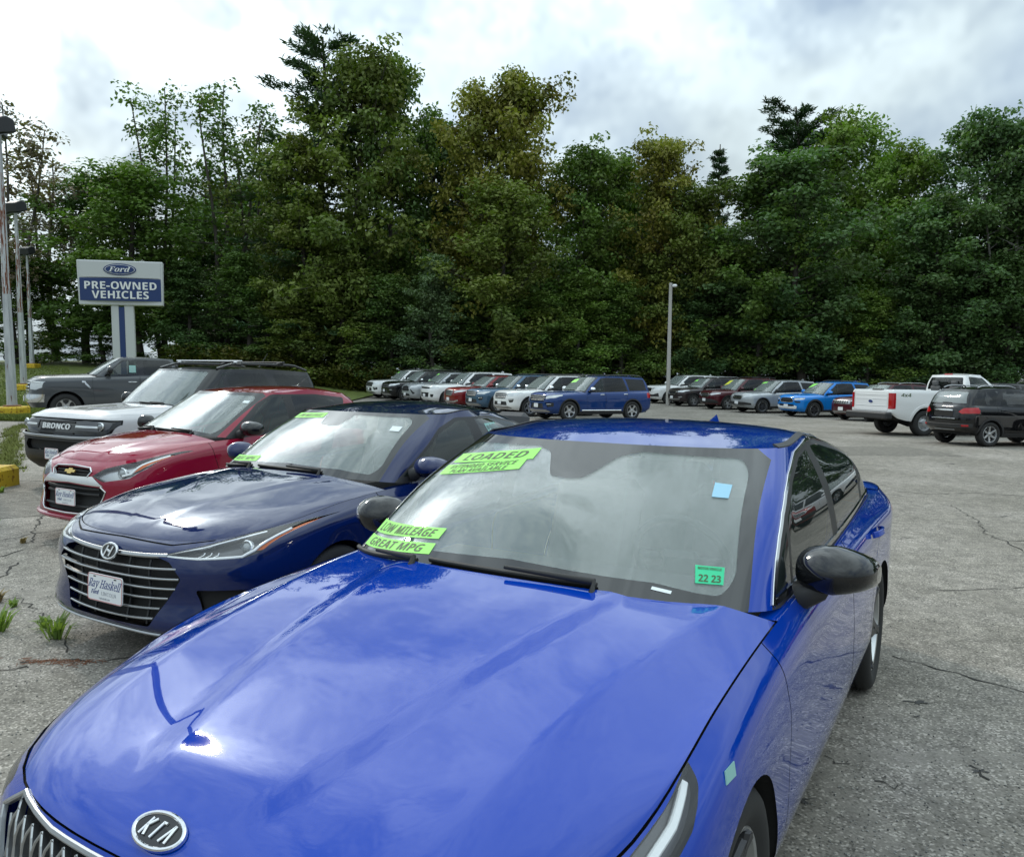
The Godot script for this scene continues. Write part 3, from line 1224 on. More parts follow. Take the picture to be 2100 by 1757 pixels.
# a plate: rounded rectangle with a rim, facing forwards (-z) at the place
func plate(o: Node3D, at: Vector3, tilt: float, detailed: bool, w := 0.305, h := 0.152, back := false) -> void:
	var t := Transform3D(Basis(Vector3.UP, 0.0 if back else PI) * Basis(Vector3.RIGHT, -tilt), at)
	var q := Node3D.new()
	q.name = "licence_plate"
	o.add_child(q, true)
	q.transform = t
	var po := rounded([-w / 2, -h / 2, w / 2, -h / 2, w / 2, h / 2, -w / 2, h / 2], 0.02)
	part(q, "plate", slab(po, 0.006, 0.001), M.plate)
	if not detailed:
		return
	var rim := MB.new()
	var g := grown(po, -0.004)
	var P := []
	var N := []
	for x in g:
		P.append(Vector3(x.x, x.y, 0.0055)); N.append(Vector3(0, 0, 1))
	part(q, "plate_border", ribbon(P, N, 0.004, 0.002, true), M.plate_red)
	part(q, "script", letters("Ray Haskell", 0.046, 0.001, "Droid Serif", false, 0.45, 0.78), M.ink_blue, Transform3D(Basis(), Vector3(0.0, 0.022, 0.0068)))
	part(q, "lettering", letters("Ford", 0.022, 0.001, "Droid Serif", true, 0.4, 0.9), M.ink_blue, Transform3D(Basis(), Vector3(-0.085, -0.026, 0.0068)))
	part(q, "lettering", letters("LINCOLN", 0.020, 0.001, "Droid Sans", false, 0.0, 1.15), M.ink_grey, Transform3D(Basis(), Vector3(0.035, -0.028, 0.0068)))
	part(q, "lettering", letters("rayhaskell.com", 0.010, 0.001, "Droid Sans", false), M.ink_grey, Transform3D(Basis(), Vector3(0.0, -0.056, 0.0068)))
	for sd in [-1.0, 1.0]:
		var b := MB.new()
		b.box(Vector3(sd * 0.09, 0.06, 0.006), Vector3(0.02, 0.006, 0.004), 0.001)
		part(q, "bolt_slot", b, M.seam)

func wiper(o: Node3D, pts: Array, ns: Array) -> void:
	var q := Node3D.new()
	q.name = "wiper"
	o.add_child(q, true)
	part(q, "blade", ribbon(pts, ns, 0.016, 0.014), M.rubber)
	var n := pts.size()
	var a: Vector3 = pts[int(n * 0.5)]
	var m := MB.new()
	m.tube([pts[0] + Vector3(0, -0.045, -0.06), pts[0] + Vector3(0, 0.02, -0.025), a + ns[int(n * 0.5)] * 0.03], [0.016, 0.012, 0.007], 7)
	part(q, "arm", m, M.rubber)

# a sticker on a sheet: corners in the front projection, top left, top right, bottom right, bottom left as read
func sticker(o: Node3D, s: Surf, c: Array, m: Material, lines: Array, ink: Material, off := 0.0015, called := "sticker") -> void:
	var node := Node3D.new()
	node.name = called
	o.add_child(node, true)
	var q := pv(c)
	var at := func(u: float, v: float, lift: float) -> Array:
		var w: Vector2 = q[0].lerp(q[1], u).lerp(q[3].lerp(q[2], u), v)
		var f := s.find(1, Vector2(absf(w.x), w.y))
		if f.is_empty():
			return []
		var g: Vector3 = f[1]
		var r: Vector3 = f[0] + g * lift
		if w.x < 0:
			r.x = -r.x; g.x = -g.x
		return [r, g]
	var mb := MB.new()
	for i in 8:
		for j in 3:
			var k := [at.call(i / 8.0, (j + 1) / 3.0, off), at.call((i + 1) / 8.0, (j + 1) / 3.0, off), at.call((i + 1) / 8.0, j / 3.0, off), at.call(i / 8.0, j / 3.0, off)]
			if k.all(func(e): return e.size() > 0):
				mb.quadn(k[0][0], k[1][0], k[2][0], k[3][0], k[0][1], k[1][1], k[2][1], k[3][1])
	part(node, "paper", mb, m)
	for l in lines:     # [text, u0, u1, v0, v1, slant]
		var t := letters(l[0], 0.05, 0.0004, "Droid Sans", true, l[5])
		var lo := Vector3(1e9, 1e9, 0)
		var hi := -lo
		for w in t.v:
			lo = lo.min(w); hi = hi.max(w)
		var ok := true
		for i in t.v.size():
			var w := t.v[i]
			var k: Array = at.call(lerpf(l[1], l[2], (w.x - lo.x) / (hi.x - lo.x)), lerpf(l[4], l[3], (w.y - lo.y) / (hi.y - lo.y)), off + 0.0008 + w.z)
			if k.is_empty():
				ok = false
				break
			t.v[i] = k[0]; t.n[i] = k[1]
		if ok:
			part(node, "lettering", t, ink)

# bowls, rings and projector of a lamp behind its cover, at [b, h] on the sheet, sunk by off; both sides
func projector(o: Node3D, s: Surf, at: Vector2, r: float, off: float) -> void:
	var f := s.find(1, at)
	if f.is_empty():
		return
	var nn: Vector3 = (f[1] as Vector3).lerp(Vector3(0, 0, -1), 0.7).normalized()
	var p: Vector3 = f[0] - f[1] * off
	var t := seat_on(p, nn, Vector3.LEFT)
	var m := MB.new()
	m.lathe([r * 1.25, 0.0, r * 1.22, 0.015, r * 1.05, 0.02, r, 0.008, r * 0.98, -0.01], 24)
	var g := MB.new()
	g.lathe([r, 0.0, r * 0.86, r * 0.35, r * 0.6, r * 0.62, r * 0.3, r * 0.76, 0.0, r * 0.8], 20)
	var turn := Transform3D(Basis(Vector3(0, 0, 1), Vector3(1, 0, 0), Vector3(0, 1, 0)), Vector3.ZERO)
	pair(o, "lamp_ring", m.moved(t * turn), M.chrome)
	pair(o, "lamp_lens", g.moved(t * turn), M.lamp_glass)

# a badge seated on a sheet (top or front projection)
func badge_place(s: Surf, pr: int, p: Vector2, off := 0.0) -> Transform3D:
	var f := s.find(pr, p)
	if f.is_empty():
		return Transform3D()
	var nn: Vector3 = f[1]
	nn.x = 0.0
	nn = nn.normalized()
	var q: Vector3 = f[0]
	q.x = 0.0
	return seat_on(q + nn * off, nn, Vector3(-1, 0, 0))

func oval_badge(o: Node3D, t: Transform3D, w: float, h: float, face: Material, txt := "", th := 0.03, slant := 0.0) -> Node3D:
	var n := Node3D.new()
	n.name = "emblem"
	o.add_child(n, true)
	n.transform = t
	part(n, "badge_face", slab(circle(Vector2.ZERO, w / 2, 36, h / 2), 0.006, 0.001), face)
	var P := []
	var N := []
	for q in circle(Vector2.ZERO, w / 2, 40, h / 2):
		P.append(Vector3(q.x, q.y, 0)); N.append(Vector3(0, 0, 1))
	part(n, "badge_rim", ribbon(P, N, minf(w, h) * 0.13, 0.010, true), M.chrome)
	if txt:
		part(n, "badge_letters", letters(txt, th, 0.004, "Droid Serif" if slant != 0.0 else "Droid Sans", true, slant), M.silver_badge, Transform3D(Basis(), Vector3(0, 0, 0.008)))
	return n

# blade laid across the foot of the windshield, following it: b from b0 to b1
func wiper_on(o: Node3D, cab: Surf, b0: float, b1: float, h0: float, h1: float) -> void:
	var P := []
	var N := []
	for i in 15:
		var u := i / 14.0
		var b := lerpf(b0, b1, u)
		var f := cab.find(1, Vector2(absf(b), lerpf(h0, h1, u)))
		if f.size():
			var p: Vector3 = f[0]
			var nn: Vector3 = f[1]
			if b < 0:
				p.x = -p.x; nn.x = -nn.x
			P.append(p + nn * 0.005); N.append(nn)
	if P.size() > 4:
		wiper(o, P, N)
func gap_of(poly: PackedVector2Array, by := 0.006) -> PackedVector2Array:
	return grown(poly, by)

func win(n: String, f: Array, m: Material, r := 0.02) -> Dictionary:
	return {"n": n, "pr": 0, "poly": rounded(f, r), "m": m}

func front(n: String, f: Array, m: Material, r := 0.015, off := 0.0, split := false) -> Dictionary:
	return {"n": n, "pr": 1, "poly": rounded(f, r), "m": m, "off": off, "split": split}

func lamp(n: String, f: Array, r := 0.02, deep := 0.05, bowl: Material = null) -> Dictionary:
	return {"n": n, "pr": 1, "poly": rounded(f, r), "m": M.lens, "inner": [[deep, M.housing if bowl == null else bowl, "lamp_bowl"]]}

func door_gaps(list: Array) -> Array:
	var o := []
	for d in list:
		o.append(d)
	for d in list:
		o.append({"n": "panel_gap", "pr": d.pr, "poly": gap_of(d.poly), "off": -0.006, "m": M.seam, "split": false})
	return o

func handle(o: Node3D, s: Surf, a: float, h: float, m: Material, w := 0.20) -> void:
	var f := s.find(0, Vector2(a, h))
	if f.is_empty():
		return
	var t := seat_on(f[0], f[1], Vector3(0, 0, 1))
	var b := MB.new()
	var P := []
	var N := []
	for i in 13:
		var u := i / 12.0
		P.append(Vector3((u - 0.5) * w, 0, 0.004 + 0.032 * pow(sin(PI * u), 0.5)))
		N.append(Vector3(0, 0, 1))
	b.add(ribbon(P, N, 0.030, 0.012))
	pair(o, "door_handle", b.moved(t), m)

func chrome_line(o: Node3D, s: Surf, pr: int, f: Array, w: float, t: float, m: Material, called := "trim_strip", off := 0.0, taper := false) -> void:
	pair(o, called, bar(s, pr, pv(f), w, t, off, false, 0.03, false, taper), m)

func build_near_cars():
	build_blue_sedan()
	build_navy_sedan()
	build_red_hatch()
	build_silver_suv()
	build_far_cars()

func build_blue_sedan():
	var fd := rounded([1.36, 1.2, 1.375, 0.88, 1.45, 0.70, 1.455, 0.45, 1.42, 0.26, 2.74, 0.25, 2.79, 0.5, 2.79, 1.2], 0.05)
	var rd := rounded([2.80, 1.2, 2.80, 0.5, 2.75, 0.25, 3.36, 0.27, 3.44, 0.60, 3.62, 0.85, 3.72, 1.2], 0.05)
	var s := {
		"paint": M.p_k5, "ditch": 0.028, "hk": 34, "hm": 60,
		"rings": [
			[0.16, 0.80, 2.9, 0.84, 0.86, 0.84, 2.6, 0.8, 4.78, 0.20, 0.19, 0.19, 0.22, 0.28],
			[0.02, 0.88, 3.0, 0.91, 0.905, 0.91, 2.6, 0.85, 4.87, 0.30, 0.31, 0.30, 0.34, 0.40],
			[-0.03, 0.92, 3.0, 0.925, 0.918, 0.930, 2.6, 0.85, 4.90, 0.46, 0.53, 0.52, 0.56, 0.60],
			[-0.02, 0.92, 3.0, 0.928, 0.908, 0.932, 2.6, 0.85, 4.905, 0.575, 0.71, 0.73, 0.79, 0.82, [0.30, 0.59, 0.46, 0.615, 0.72, 0.67]],
			[-0.01, 0.92, 3.0, 0.900, 0.895, 0.925, 2.6, 0.80, 4.89, 0.65, 0.815, 0.875, 0.93, 0.96, [0.30, 0.665, 0.46, 0.69, 0.72, 0.775]],
			[0.012, 0.92, 3.0, 0.845, 0.848, 0.85, 2.6, 0.70, 4.84, 0.698, 0.868, 0.952, 1.025, 1.04, [0.30, 0.716, 0.46, 0.745, 0.72, 0.825]]],
		"seg": [3, 5, 6, 5, 5],
		"hood": {"a": 1.56, "mid": [0.012, 0.698, 0.07, 0.742, 0.18, 0.788, 0.40, 0.844, 0.7, 0.909, 1.05, 0.960, 1.32, 0.986], "pw": 2.3, "cy": 3.0, "cz": 2.4,
			"bump": func(u, t, a, b):
				var bc := 0.17 + 0.27 * pow(clampf((a - 0.1) / 1.2, 0, 1), 0.75)
				var bk := 0.50 + 0.20 * clampf((a - 0.1) / 1.3, 0, 1)
				var y := 0.009 * smoothstep(0.004, -0.045, b - bc) * smoothstep(0.0, 0.12, a - 0.1)
				y += 0.022 * smoothstep(0.15, 0.6, a) * (pow(b / bk, 4.0) if b < bk else clampf(1.0 - (b - bk) / (0.845 - bk), 0.0, 1.0)) * (1.0 if u < 0.999 else 0.0)
				return y},
		"deck": {"a": 4.22, "mid": [4.36, 1.045, 4.6, 1.07, 4.84, 1.04]},
		"cab": [
			[1.32, 0.48, 2.8, 0.828, 0.838, 0.82, 3.0, 0.5, 4.38, 0.970, 0.92, 0.94, 1.01, 1.03],
			[1.69, 0.45, 2.7, 0.772, 0.780, 0.775, 3.3, 0.5, 4.06, 1.20, 1.180, 1.185, 1.21, 1.235],
			[2.08, 0.42, 2.6, 0.680, 0.668, 0.635, 3.2, 0.5, 3.66, 1.385, 1.385, 1.408, 1.375, 1.38]],
		"cseg": [12, 8],
		"roof": [2.08, 1.385, 2.4, 1.425, 2.85, 1.448, 3.3, 1.428, 3.66, 1.38],
		"axles": [0.955, 3.805], "arch": 0.362, "track": 0.915,
		"wh": {"R": 0.334, "W": 0.235, "rim": 0.235, "n": 5, "double": 0.5, "w0": 0.05, "w1": 0.045, "mat": M.alloy, "face": M.alloy_dark},
		"mirror": {"at": Vector3(0.962, 1.018, 1.92), "foot": Vector3(0.85, 0.93, 1.88), "size": Vector3(0.125, 0.085, 0.12), "m": M.gloss_black},
		"beltline": 0.93,
	}
	s.body = [
		{"n": "headlight", "pr": 0, "poly": rounded([0.735, 0.833, 0.60, 0.782, 0.46, 0.738, 0.30, 0.705, 0.10, 0.685, 0.08, 0.635, 0.30, 0.650, 0.46, 0.680, 0.62, 0.742, 0.715, 0.800], 0.015), "m": M.lens, "inner": [[0.03, M.housing, "lamp_bowl"]]},
		front("grille", [-0.1, 0.680, 0.28, 0.682, 0.46, 0.697, 0.54, 0.650, 0.50, 0.52, -0.1, 0.48], M.seam, 0.02, -0.05),
		front("lower_grille", [-0.1, 0.40, 0.52, 0.40, 0.60, 0.25, -0.1, 0.24], M.seam, 0.03, -0.05),
	] + door_gaps([{"n": "front_door", "pr": 0, "poly": fd, "m": s.paint}, {"n": "rear_door", "pr": 0, "poly": rd, "m": s.paint}])
	s.body += [{"n": "taillight", "pr": 1, "back": true, "poly": rounded([0.3, 0.88, 0.9, 0.86, 0.94, 0.94, 0.3, 0.93], 0.02), "m": M.red_lens}]
	s.glass = [
		win("front_side_window", [1.93, 0.968, 2.02, 1.160, 2.26, 1.258, 2.55, 1.335, 2.74, 1.355, 2.73, 0.99], M.side),
		win("front_quarter_window", [1.69, 0.952, 1.895, 0.965, 1.965, 1.128, 1.80, 1.033], M.side, 0.01),
		win("rear_side_window", [2.86, 0.995, 2.87, 1.362, 3.2, 1.35, 3.5, 1.30, 3.68, 1.255, 3.64, 1.025], M.side),
		win("rear_quarter_window", [3.72, 1.03, 3.76, 1.235, 4.16, 1.09, 4.1, 1.055], M.side),
		{"n": "window_frame", "pr": 0, "poly": rounded([1.63, 0.925, 1.79, 1.045, 1.99, 1.172, 2.25, 1.280, 2.5, 1.347, 2.8, 1.383, 3.2, 1.372, 3.5, 1.325, 3.78, 1.25, 4.26, 1.085, 4.1, 1.02, 3.0, 0.94], 0.03), "m": M.pillar, "split": false},
		front("sensor_panel", [-0.02, 1.5, -0.02, 1.265, 0.07, 1.270, 0.15, 1.345, 0.24, 1.365, 0.24, 1.5], M.frit, 0.02),
		{"n": "windshield", "pr": 1, "poly": rounded([-0.1, 1.035, 0.5, 1.015, 0.69, 0.985, 0.71, 1.03, 0.625, 1.31, 0.58, 1.352, -0.1, 1.372], 0.03), "m": M.pane, "m2": M.pane_layers, "split": false, "double": true},
		{"n": "windshield_border", "pr": 1, "poly": pv([-0.1, 0.8, 0.79, 0.8, 0.765, 0.955, 0.665, 1.345, 0.60, 1.39, -0.1, 1.42]), "m": M.frit, "split": false},
		{"n": "rear_window", "pr": 1, "back": true, "poly": rounded([-0.1, 1.06, 0.55, 1.05, 0.50, 1.33, -0.1, 1.36], 0.03), "m": M.tint, "split": false},
		{"n": "rear_window_border", "pr": 1, "back": true, "poly": rounded([-0.1, 1.0, 0.62, 1.0, 0.54, 1.36, -0.1, 1.385], 0.03), "m": M.frit, "split": false},
	]
	var v := vehicle("blue_sedan", "glossy royal blue sedan filling the foreground, four lime stickers on its windshield", "car", s, stand(-0.733, -1.458, 60.0))
	var o: Node3D = v.o
	chrome_line(o, v.cab, 0, [1.655, 0.94, 1.72, 0.995, 1.79, 1.051, 1.88, 1.113, 1.99, 1.178, 2.11, 1.234, 2.25, 1.286, 2.5, 1.353, 2.8, 1.388, 3.2, 1.377, 3.5, 1.33, 3.78, 1.255, 4.22, 1.09], 0.016, 0.006, M.chrome, "window_trim")
	chrome_line(o, v.cab, 0, [1.68, 0.948, 2.3, 0.968, 2.8, 0.985, 3.4, 1.012, 4.1, 1.048], 0.02, 0.006, M.gloss_black, "window_sill")
	handle(o, v.body, 2.58, 0.865, M.p_k5)
	handle(o, v.body, 3.48, 0.90, M.p_k5)
	var em := oval_badge(o, badge_place(v.hood, 2, Vector2(0.066, 0), 0.002), 0.132, 0.068, M.gloss_black)
	for l in [[-0.034, [0, 0.5, 0, -0.5], [0.42, 0.5, 0.03, 0.0], [0.06, 0.06, 0.46, -0.5]], [-0.002, [0.0, 0.5, 0.0, -0.5], [0.0, 0.44, 0.34, 0.44]], [0.032, [-0.3, -0.5, 0.0, 0.5], [0.0, 0.5, 0.3, -0.5]]]:
		var mb := MB.new()
		for k in range(1, l.size()):
			var q: Array = l[k]
			var P := []
			for u in 2:
				var x: float = q[u * 2] * 0.028
				var y: float = q[u * 2 + 1] * 0.036
				P.append(Vector3(l[0] + x + y * 0.28, y, 0.007))
			mb.add(ribbon([P[0], P[1]], [Vector3(0, 0, 1), Vector3(0, 0, 1)], 0.0058, 0.004))
		part(em, "badge_letters", mb, M.silver_badge)
	# bright mesh of the grille
	for k in 14:
		for d in [-1.0, 1.0]:
			var b0 := 0.02 + k * 0.047
			var pts := []
			for u in 9:
				var h := lerpf(0.505, 0.692, u / 8.0)
				var b: float = b0 + d * 0.045 * (u / 8.0 - 0.5) * 2.0 + 0.012 * sin(u / 8.0 * TAU) * d
				if b > 0.0 and b < 0.515 and h < 0.676 + maxf(0.0, b - 0.28) * 0.08:
					pts.append_array([b, h])
			if pts.size() >= 6:
				pair(o, "grille_bar", bar(v.body, 1, pv(pts), 0.009, 0.016, -0.022), M.satin)
	pair(o, "grille_surround", bar(v.body, 1, pv([0.0, 0.684, 0.28, 0.686, 0.455, 0.699, 0.535, 0.652, 0.50, 0.52]), 0.014, 0.012, -0.006), M.satin)
	pair(o, "daytime_light", bar(v.body, 0, pv([0.16, 0.665, 0.30, 0.680, 0.46, 0.712, 0.60, 0.760, 0.70, 0.808]), 0.020, 0.012, -0.026), M.drl)
	var mk := MB.new()
	var f: Array = v.body.find(0, Vector2(0.82, 0.782))
	mk.add(slab(pv([-0.035, -0.012, 0.02, -0.014, 0.035, 0.012, -0.02, 0.012]), 0.003, 0.0).moved(seat_on(f[0], f[1], Vector3(0, 0, 1))))
	pair(o, "side_marker", mk, M.sticker_pale)
	wiper_on(o, v.cab, 0.34, -0.29, 0.992, 0.994)
	wiper_on(o, v.cab, -0.34, -0.72, 0.985, 0.965)
	sticker(o, v.cab, [-0.60, 1.303, -0.205, 1.353, -0.20, 1.315, -0.60, 1.271], M.sticker_green, [["LOADED", 0.12, 0.9, 0.18, 0.82, 0.25]], M.ink_black)
	sticker(o, v.cab, [-0.615, 1.26, -0.225, 1.315, -0.22, 1.28, -0.61, 1.228], M.sticker_green, [["EXTENDED SERVICE", 0.1, 0.92, 0.1, 0.48, 0.25], ["PLAN AVAILABLE", 0.15, 0.85, 0.55, 0.92, 0.25]], M.ink_black)
	sticker(o, v.cab, [-0.72, 1.060, -0.324, 1.084, -0.327, 1.053, -0.715, 1.022], M.sticker_green, [["LOW MILEAGE", 0.08, 0.92, 0.15, 0.85, 0.25]], M.ink_black)
	sticker(o, v.cab, [-0.722, 1.012, -0.324, 1.040, -0.32, 1.010, -0.715, 0.981], M.sticker_green, [["GREAT MPG", 0.1, 0.9, 0.15, 0.85, 0.25]], M.ink_black)
	sticker(o, v.cab, [0.591, 1.061, 0.672, 1.054, 0.685, 1.012, 0.61, 1.018], M.sticker_mint, [["22 23", 0.12, 0.9, 0.5, 0.9, 0.0], ["MOTOR VEHICLE", 0.1, 0.9, 0.08, 0.22, 0.0]], M.ink_black)
	sticker(o, v.cab, [0.538, 1.278, 0.594, 1.272, 0.603, 1.234, 0.551, 1.238], M.sticker_blue, [], M.ink_black)
	sticker(o, v.cab, [0.497, 1.006, 0.557, 0.998, 0.557, 0.991, 0.497, 0.999], M.sticker_white, [], M.ink_black, 0.0015, "number_plate_tag")
	var fin := MB.new()
	for sd in [-1.0, 1.0]:
		var A := Vector3(0, 1.405, 3.64); var B := Vector3(sd * 0.025, 1.36, 3.84); var C := Vector3(0, 1.445, 3.82)
		var D := Vector3(0, 1.36, 3.84)
		if sd < 0: fin.flat(A, B, C); fin.flat(C, B, D)
		else: fin.flat(A, C, B); fin.flat(C, D, B)
	part(o, "roof_antenna", fin, M.p_k5)

func build_navy_sedan():
	var P: Material = M.p_navy
	var fd := rounded([1.28, 1.2, 1.29, 0.85, 1.36, 0.68, 1.36, 0.45, 1.33, 0.26, 2.55, 0.25, 2.60, 0.5, 2.60, 1.2], 0.05)
	var rd := rounded([2.61, 1.2, 2.61, 0.5, 2.56, 0.25, 3.12, 0.27, 3.20, 0.58, 3.38, 0.83, 3.48, 1.2], 0.05)
	var s := {
		"paint": P, "ditch": 0.012, "hm": 50, "hk": 30,
		"rings": [
			[0.16, 0.70, 3.2, 0.80, 0.84, 0.82, 2.6, 0.75, 4.5, 0.19, 0.18, 0.18, 0.22, 0.28],
			[0.00, 0.76, 3.3, 0.885, 0.88, 0.88, 2.6, 0.80, 4.58, 0.265, 0.28, 0.28, 0.33, 0.38],
			[0.02, 0.80, 3.2, 0.900, 0.89, 0.90, 2.6, 0.80, 4.61, 0.43, 0.50, 0.50, 0.56, 0.60],
			[0.015, 0.82, 3.2, 0.900, 0.885, 0.90, 2.6, 0.80, 4.62, 0.60, 0.69, 0.70, 0.78, 0.82],
			[0.05, 0.84, 3.1, 0.880, 0.875, 0.88, 2.6, 0.80, 4.60, 0.685, 0.81, 0.86, 0.93, 0.96],
			[0.11, 0.84, 3.1, 0.810, 0.835, 0.81, 2.6, 0.70, 4.54, 0.725, 0.87, 0.945, 1.02, 1.03]],
		"seg": [3, 5, 6, 5, 4],
		"hood": {"a": 1.38, "mid": [0.11, 0.725, 0.2, 0.775, 0.4, 0.85, 0.75, 0.92, 1.0, 0.96, 1.24, 0.985], "pw": 2.6, "cy": 3.0,
			"bump": func(u, t, a, b):
				var bc := 0.10 + 0.40 * clampf((a - 0.15) / 1.1, 0, 1)
				return 0.004 * smoothstep(0.012, -0.05, b - bc) * smoothstep(0.05, 0.25, a)},
		"deck": {"a": 3.95, "mid": [4.08, 1.04, 4.3, 1.06, 4.54, 1.03]},
		"cab": [
			[1.25, 0.46, 2.8, 0.795, 0.82, 0.79, 3.0, 0.5, 4.10, 0.97, 0.915, 0.935, 1.0, 1.02],
			[1.60, 0.44, 2.7, 0.730, 0.755, 0.70, 2.9, 0.5, 3.78, 1.19, 1.16, 1.17, 1.18, 1.21],
			[1.92, 0.42, 2.6, 0.625, 0.62, 0.56, 2.8, 0.5, 3.42, 1.365, 1.355, 1.375, 1.33, 1.35]],
		"cseg": [12, 8],
		"roof": [1.92, 1.365, 2.25, 1.405, 2.7, 1.43, 3.1, 1.405, 3.42, 1.35],
		"axles": [0.87, 3.57], "arch": 0.35, "track": 0.89,
		"wh": {"R": 0.32, "W": 0.205, "rim": 0.205, "n": 5, "double": 0.4, "w0": 0.05, "w1": 0.05},
		"mirror": {"at": Vector3(0.93, 1.02, 1.75), "foot": Vector3(0.80, 0.97, 1.70), "size": Vector3(0.12, 0.08, 0.11), "m": P},
		"beltline": 0.93, "seatm": M.seat,
	}
	s.body = [
		front("side_reflector", [0.795, 0.70, 0.826, 0.70, 0.862, 0.835, 0.835, 0.81], M.amber, 0.006, -0.012, true),
		lamp("headlight", [0.37, 0.662, 0.58, 0.722, 0.76, 0.79, 0.855, 0.828, 0.857, 0.80, 0.82, 0.685, 0.78, 0.664, 0.60, 0.655], 0.012, 0.045),
		front("grille", [-0.1, 0.672, 0.36, 0.655, 0.45, 0.635, 0.53, 0.555, 0.40, 0.38, 0.34, 0.285, -0.1, 0.275], M.seam, 0.02, -0.05),
		front("fog_recess", [0.60, 0.50, 0.80, 0.50, 0.82, 0.36, 0.66, 0.33], M.seam, 0.02, -0.03, true),
		front("panel_gap", [-0.1, 0.722, 0.40, 0.715, 0.60, 0.745, 0.60, 0.740, 0.40, 0.709, -0.1, 0.716], M.seam, 0.001, -0.006),
	] + door_gaps([{"n": "front_door", "pr": 0, "poly": fd, "m": P}, {"n": "rear_door", "pr": 0, "poly": rd, "m": P}])
	s.glass = [
		win("front_side_window", [1.62, 0.962, 2.15, 1.225, 2.42, 1.305, 2.53, 1.31, 2.52, 0.985], M.side),
		win("rear_side_window", [2.66, 0.99, 2.67, 1.31, 3.05, 1.30, 3.45, 1.235, 3.60, 1.17, 3.62, 1.035], M.side),
		win("rear_quarter_window", [3.66, 1.04, 3.64, 1.15, 3.88, 1.06], M.tint, 0.01),
		{"n": "window_frame", "pr": 0, "poly": rounded([1.50, 0.915, 2.15, 1.255, 2.42, 1.33, 3.05, 1.325, 3.5, 1.245, 4.0, 1.06, 3.9, 1.03, 2.8, 0.96], 0.03), "m": M.cladding, "split": false},
		front("sensor_panel", [-0.02, 1.5, -0.02, 1.27, 0.09, 1.275, 0.12, 1.33, 0.14, 1.5], M.frit, 0.02),
		{"n": "windshield", "pr": 1, "poly": rounded([-0.1, 1.03, 0.45, 1.012, 0.655, 0.985, 0.672, 1.03, 0.585, 1.30, 0.54, 1.337, -0.1, 1.352], 0.03), "m": M.pane, "m2": M.pane_layers, "split": false, "double": true},
		{"n": "windshield_border", "pr": 1, "poly": pv([-0.1, 0.8, 0.75, 0.8, 0.72, 0.955, 0.62, 1.33, 0.57, 1.37, -0.1, 1.40]), "m": M.frit, "split": false},
		{"n": "rear_window", "pr": 1, "back": true, "poly": rounded([-0.1, 1.06, 0.55, 1.05, 0.50, 1.32, -0.1, 1.34], 0.03), "m": M.tint, "split": false},
	]
	var v := vehicle("navy_sedan", "dark navy sedan with wide chrome barred grille and white dealer plate", "car", s, stand(-2.229, -4.40, 60.0))
	var o: Node3D = v.o
	for k in 7:
		var h: float = [0.650, 0.598, 0.545, 0.490, 0.435, 0.380, 0.325][k]
		var b1: float = 0.40
		b1 = herm([0.28, 0.38, 0.555, 0.64, 0.67], [0.335, 0.395, 0.515, 0.44, 0.36], h)
		var pts := []
		for u in 9:
			pts.append_array([b1 * u / 8.0, h + 0.018 * pow(u / 8.0, 2.0) - (0.012 if k > 0 else 0.0)])
		part(o, "grille_bar", both(bar(v.body, 1, pv(pts), 0.026 if k == 0 else 0.011, 0.02, -0.018)), M.satin)
	for b in [0.14, 0.30]:
		pair(o, "grille_bar", bar(v.body, 1, pv([b, 0.29, b, 0.64]), 0.012, 0.012, -0.03), M.cladding)
	pair(o, "daytime_light", bar(v.body, 1, pv([0.39, 0.662, 0.60, 0.662, 0.772, 0.672, 0.80, 0.70, 0.828, 0.79]), 0.014, 0.012, -0.014), M.drl)
	pair(o, "lamp_trim", bar(v.body, 1, pv([0.40, 0.672, 0.58, 0.715, 0.76, 0.782]), 0.010, 0.01, -0.014), M.chrome)
	projector(o, v.body, Vector2(0.755, 0.735), 0.034, 0.04)
	for k in 3:
		pair(o, "lamp_reflector", bar(v.body, 1, pv([0.58 + k * 0.035, 0.675, 0.60 + k * 0.035, 0.69, 0.595 + k * 0.035, 0.705]), 0.008, 0.008, -0.035), M.chrome)
	part(o, "front_lip", both(bar(v.body, 1, pv([0.0, 0.235, 0.3, 0.236, 0.6, 0.245, 0.8, 0.26]), 0.035, 0.012)), M.satin)
	plate(o, Vector3(0, 0.445, -0.012), 0.03, true)
	var t := badge_place(v.body, 1, Vector2(0.0, 0.645), 0.012)
	var em := oval_badge(o, t, 0.128, 0.085, M.gloss_black)
	var hm := MB.new()
	for q in [[-0.030, -0.028, -0.012, 0.028], [0.012, -0.028, 0.030, 0.028], [-0.018, 0.006, 0.018, -0.006]]:
		hm.add(ribbon([Vector3(q[0], q[1], 0.006), Vector3(q[2], q[3], 0.006)], [Vector3(0, 0, 1), Vector3(0, 0, 1)], 0.012, 0.006))
	part(em, "badge_letters", hm, M.chrome)
	handle(o, v.body, 2.38, 0.86, P)
	handle(o, v.body, 3.24, 0.89, P)
	wiper_on(o, v.cab, 0.36, -0.22, 0.985, 0.992)
	wiper_on(o, v.cab, -0.28, -0.64, 0.988, 0.965)
	sticker(o, v.cab, [-0.48, 1.335, -0.14, 1.35, -0.14, 1.318, -0.48, 1.30], M.sticker_green, [["LOW MILEAGE", 0.08, 0.92, 0.2, 0.8, 0.25]], M.ink_black)
	sticker(o, v.cab, [-0.655, 1.032, -0.31, 1.054, -0.31, 1.020, -0.65, 0.997], M.sticker_green, [["GREAT MPG", 0.1, 0.9, 0.2, 0.8, 0.25]], M.ink_black)
	sticker(o, v.cab, [0.50, 1.28, 0.56, 1.275, 0.57, 1.245, 0.51, 1.25], M.sticker_white, [], M.ink_black)
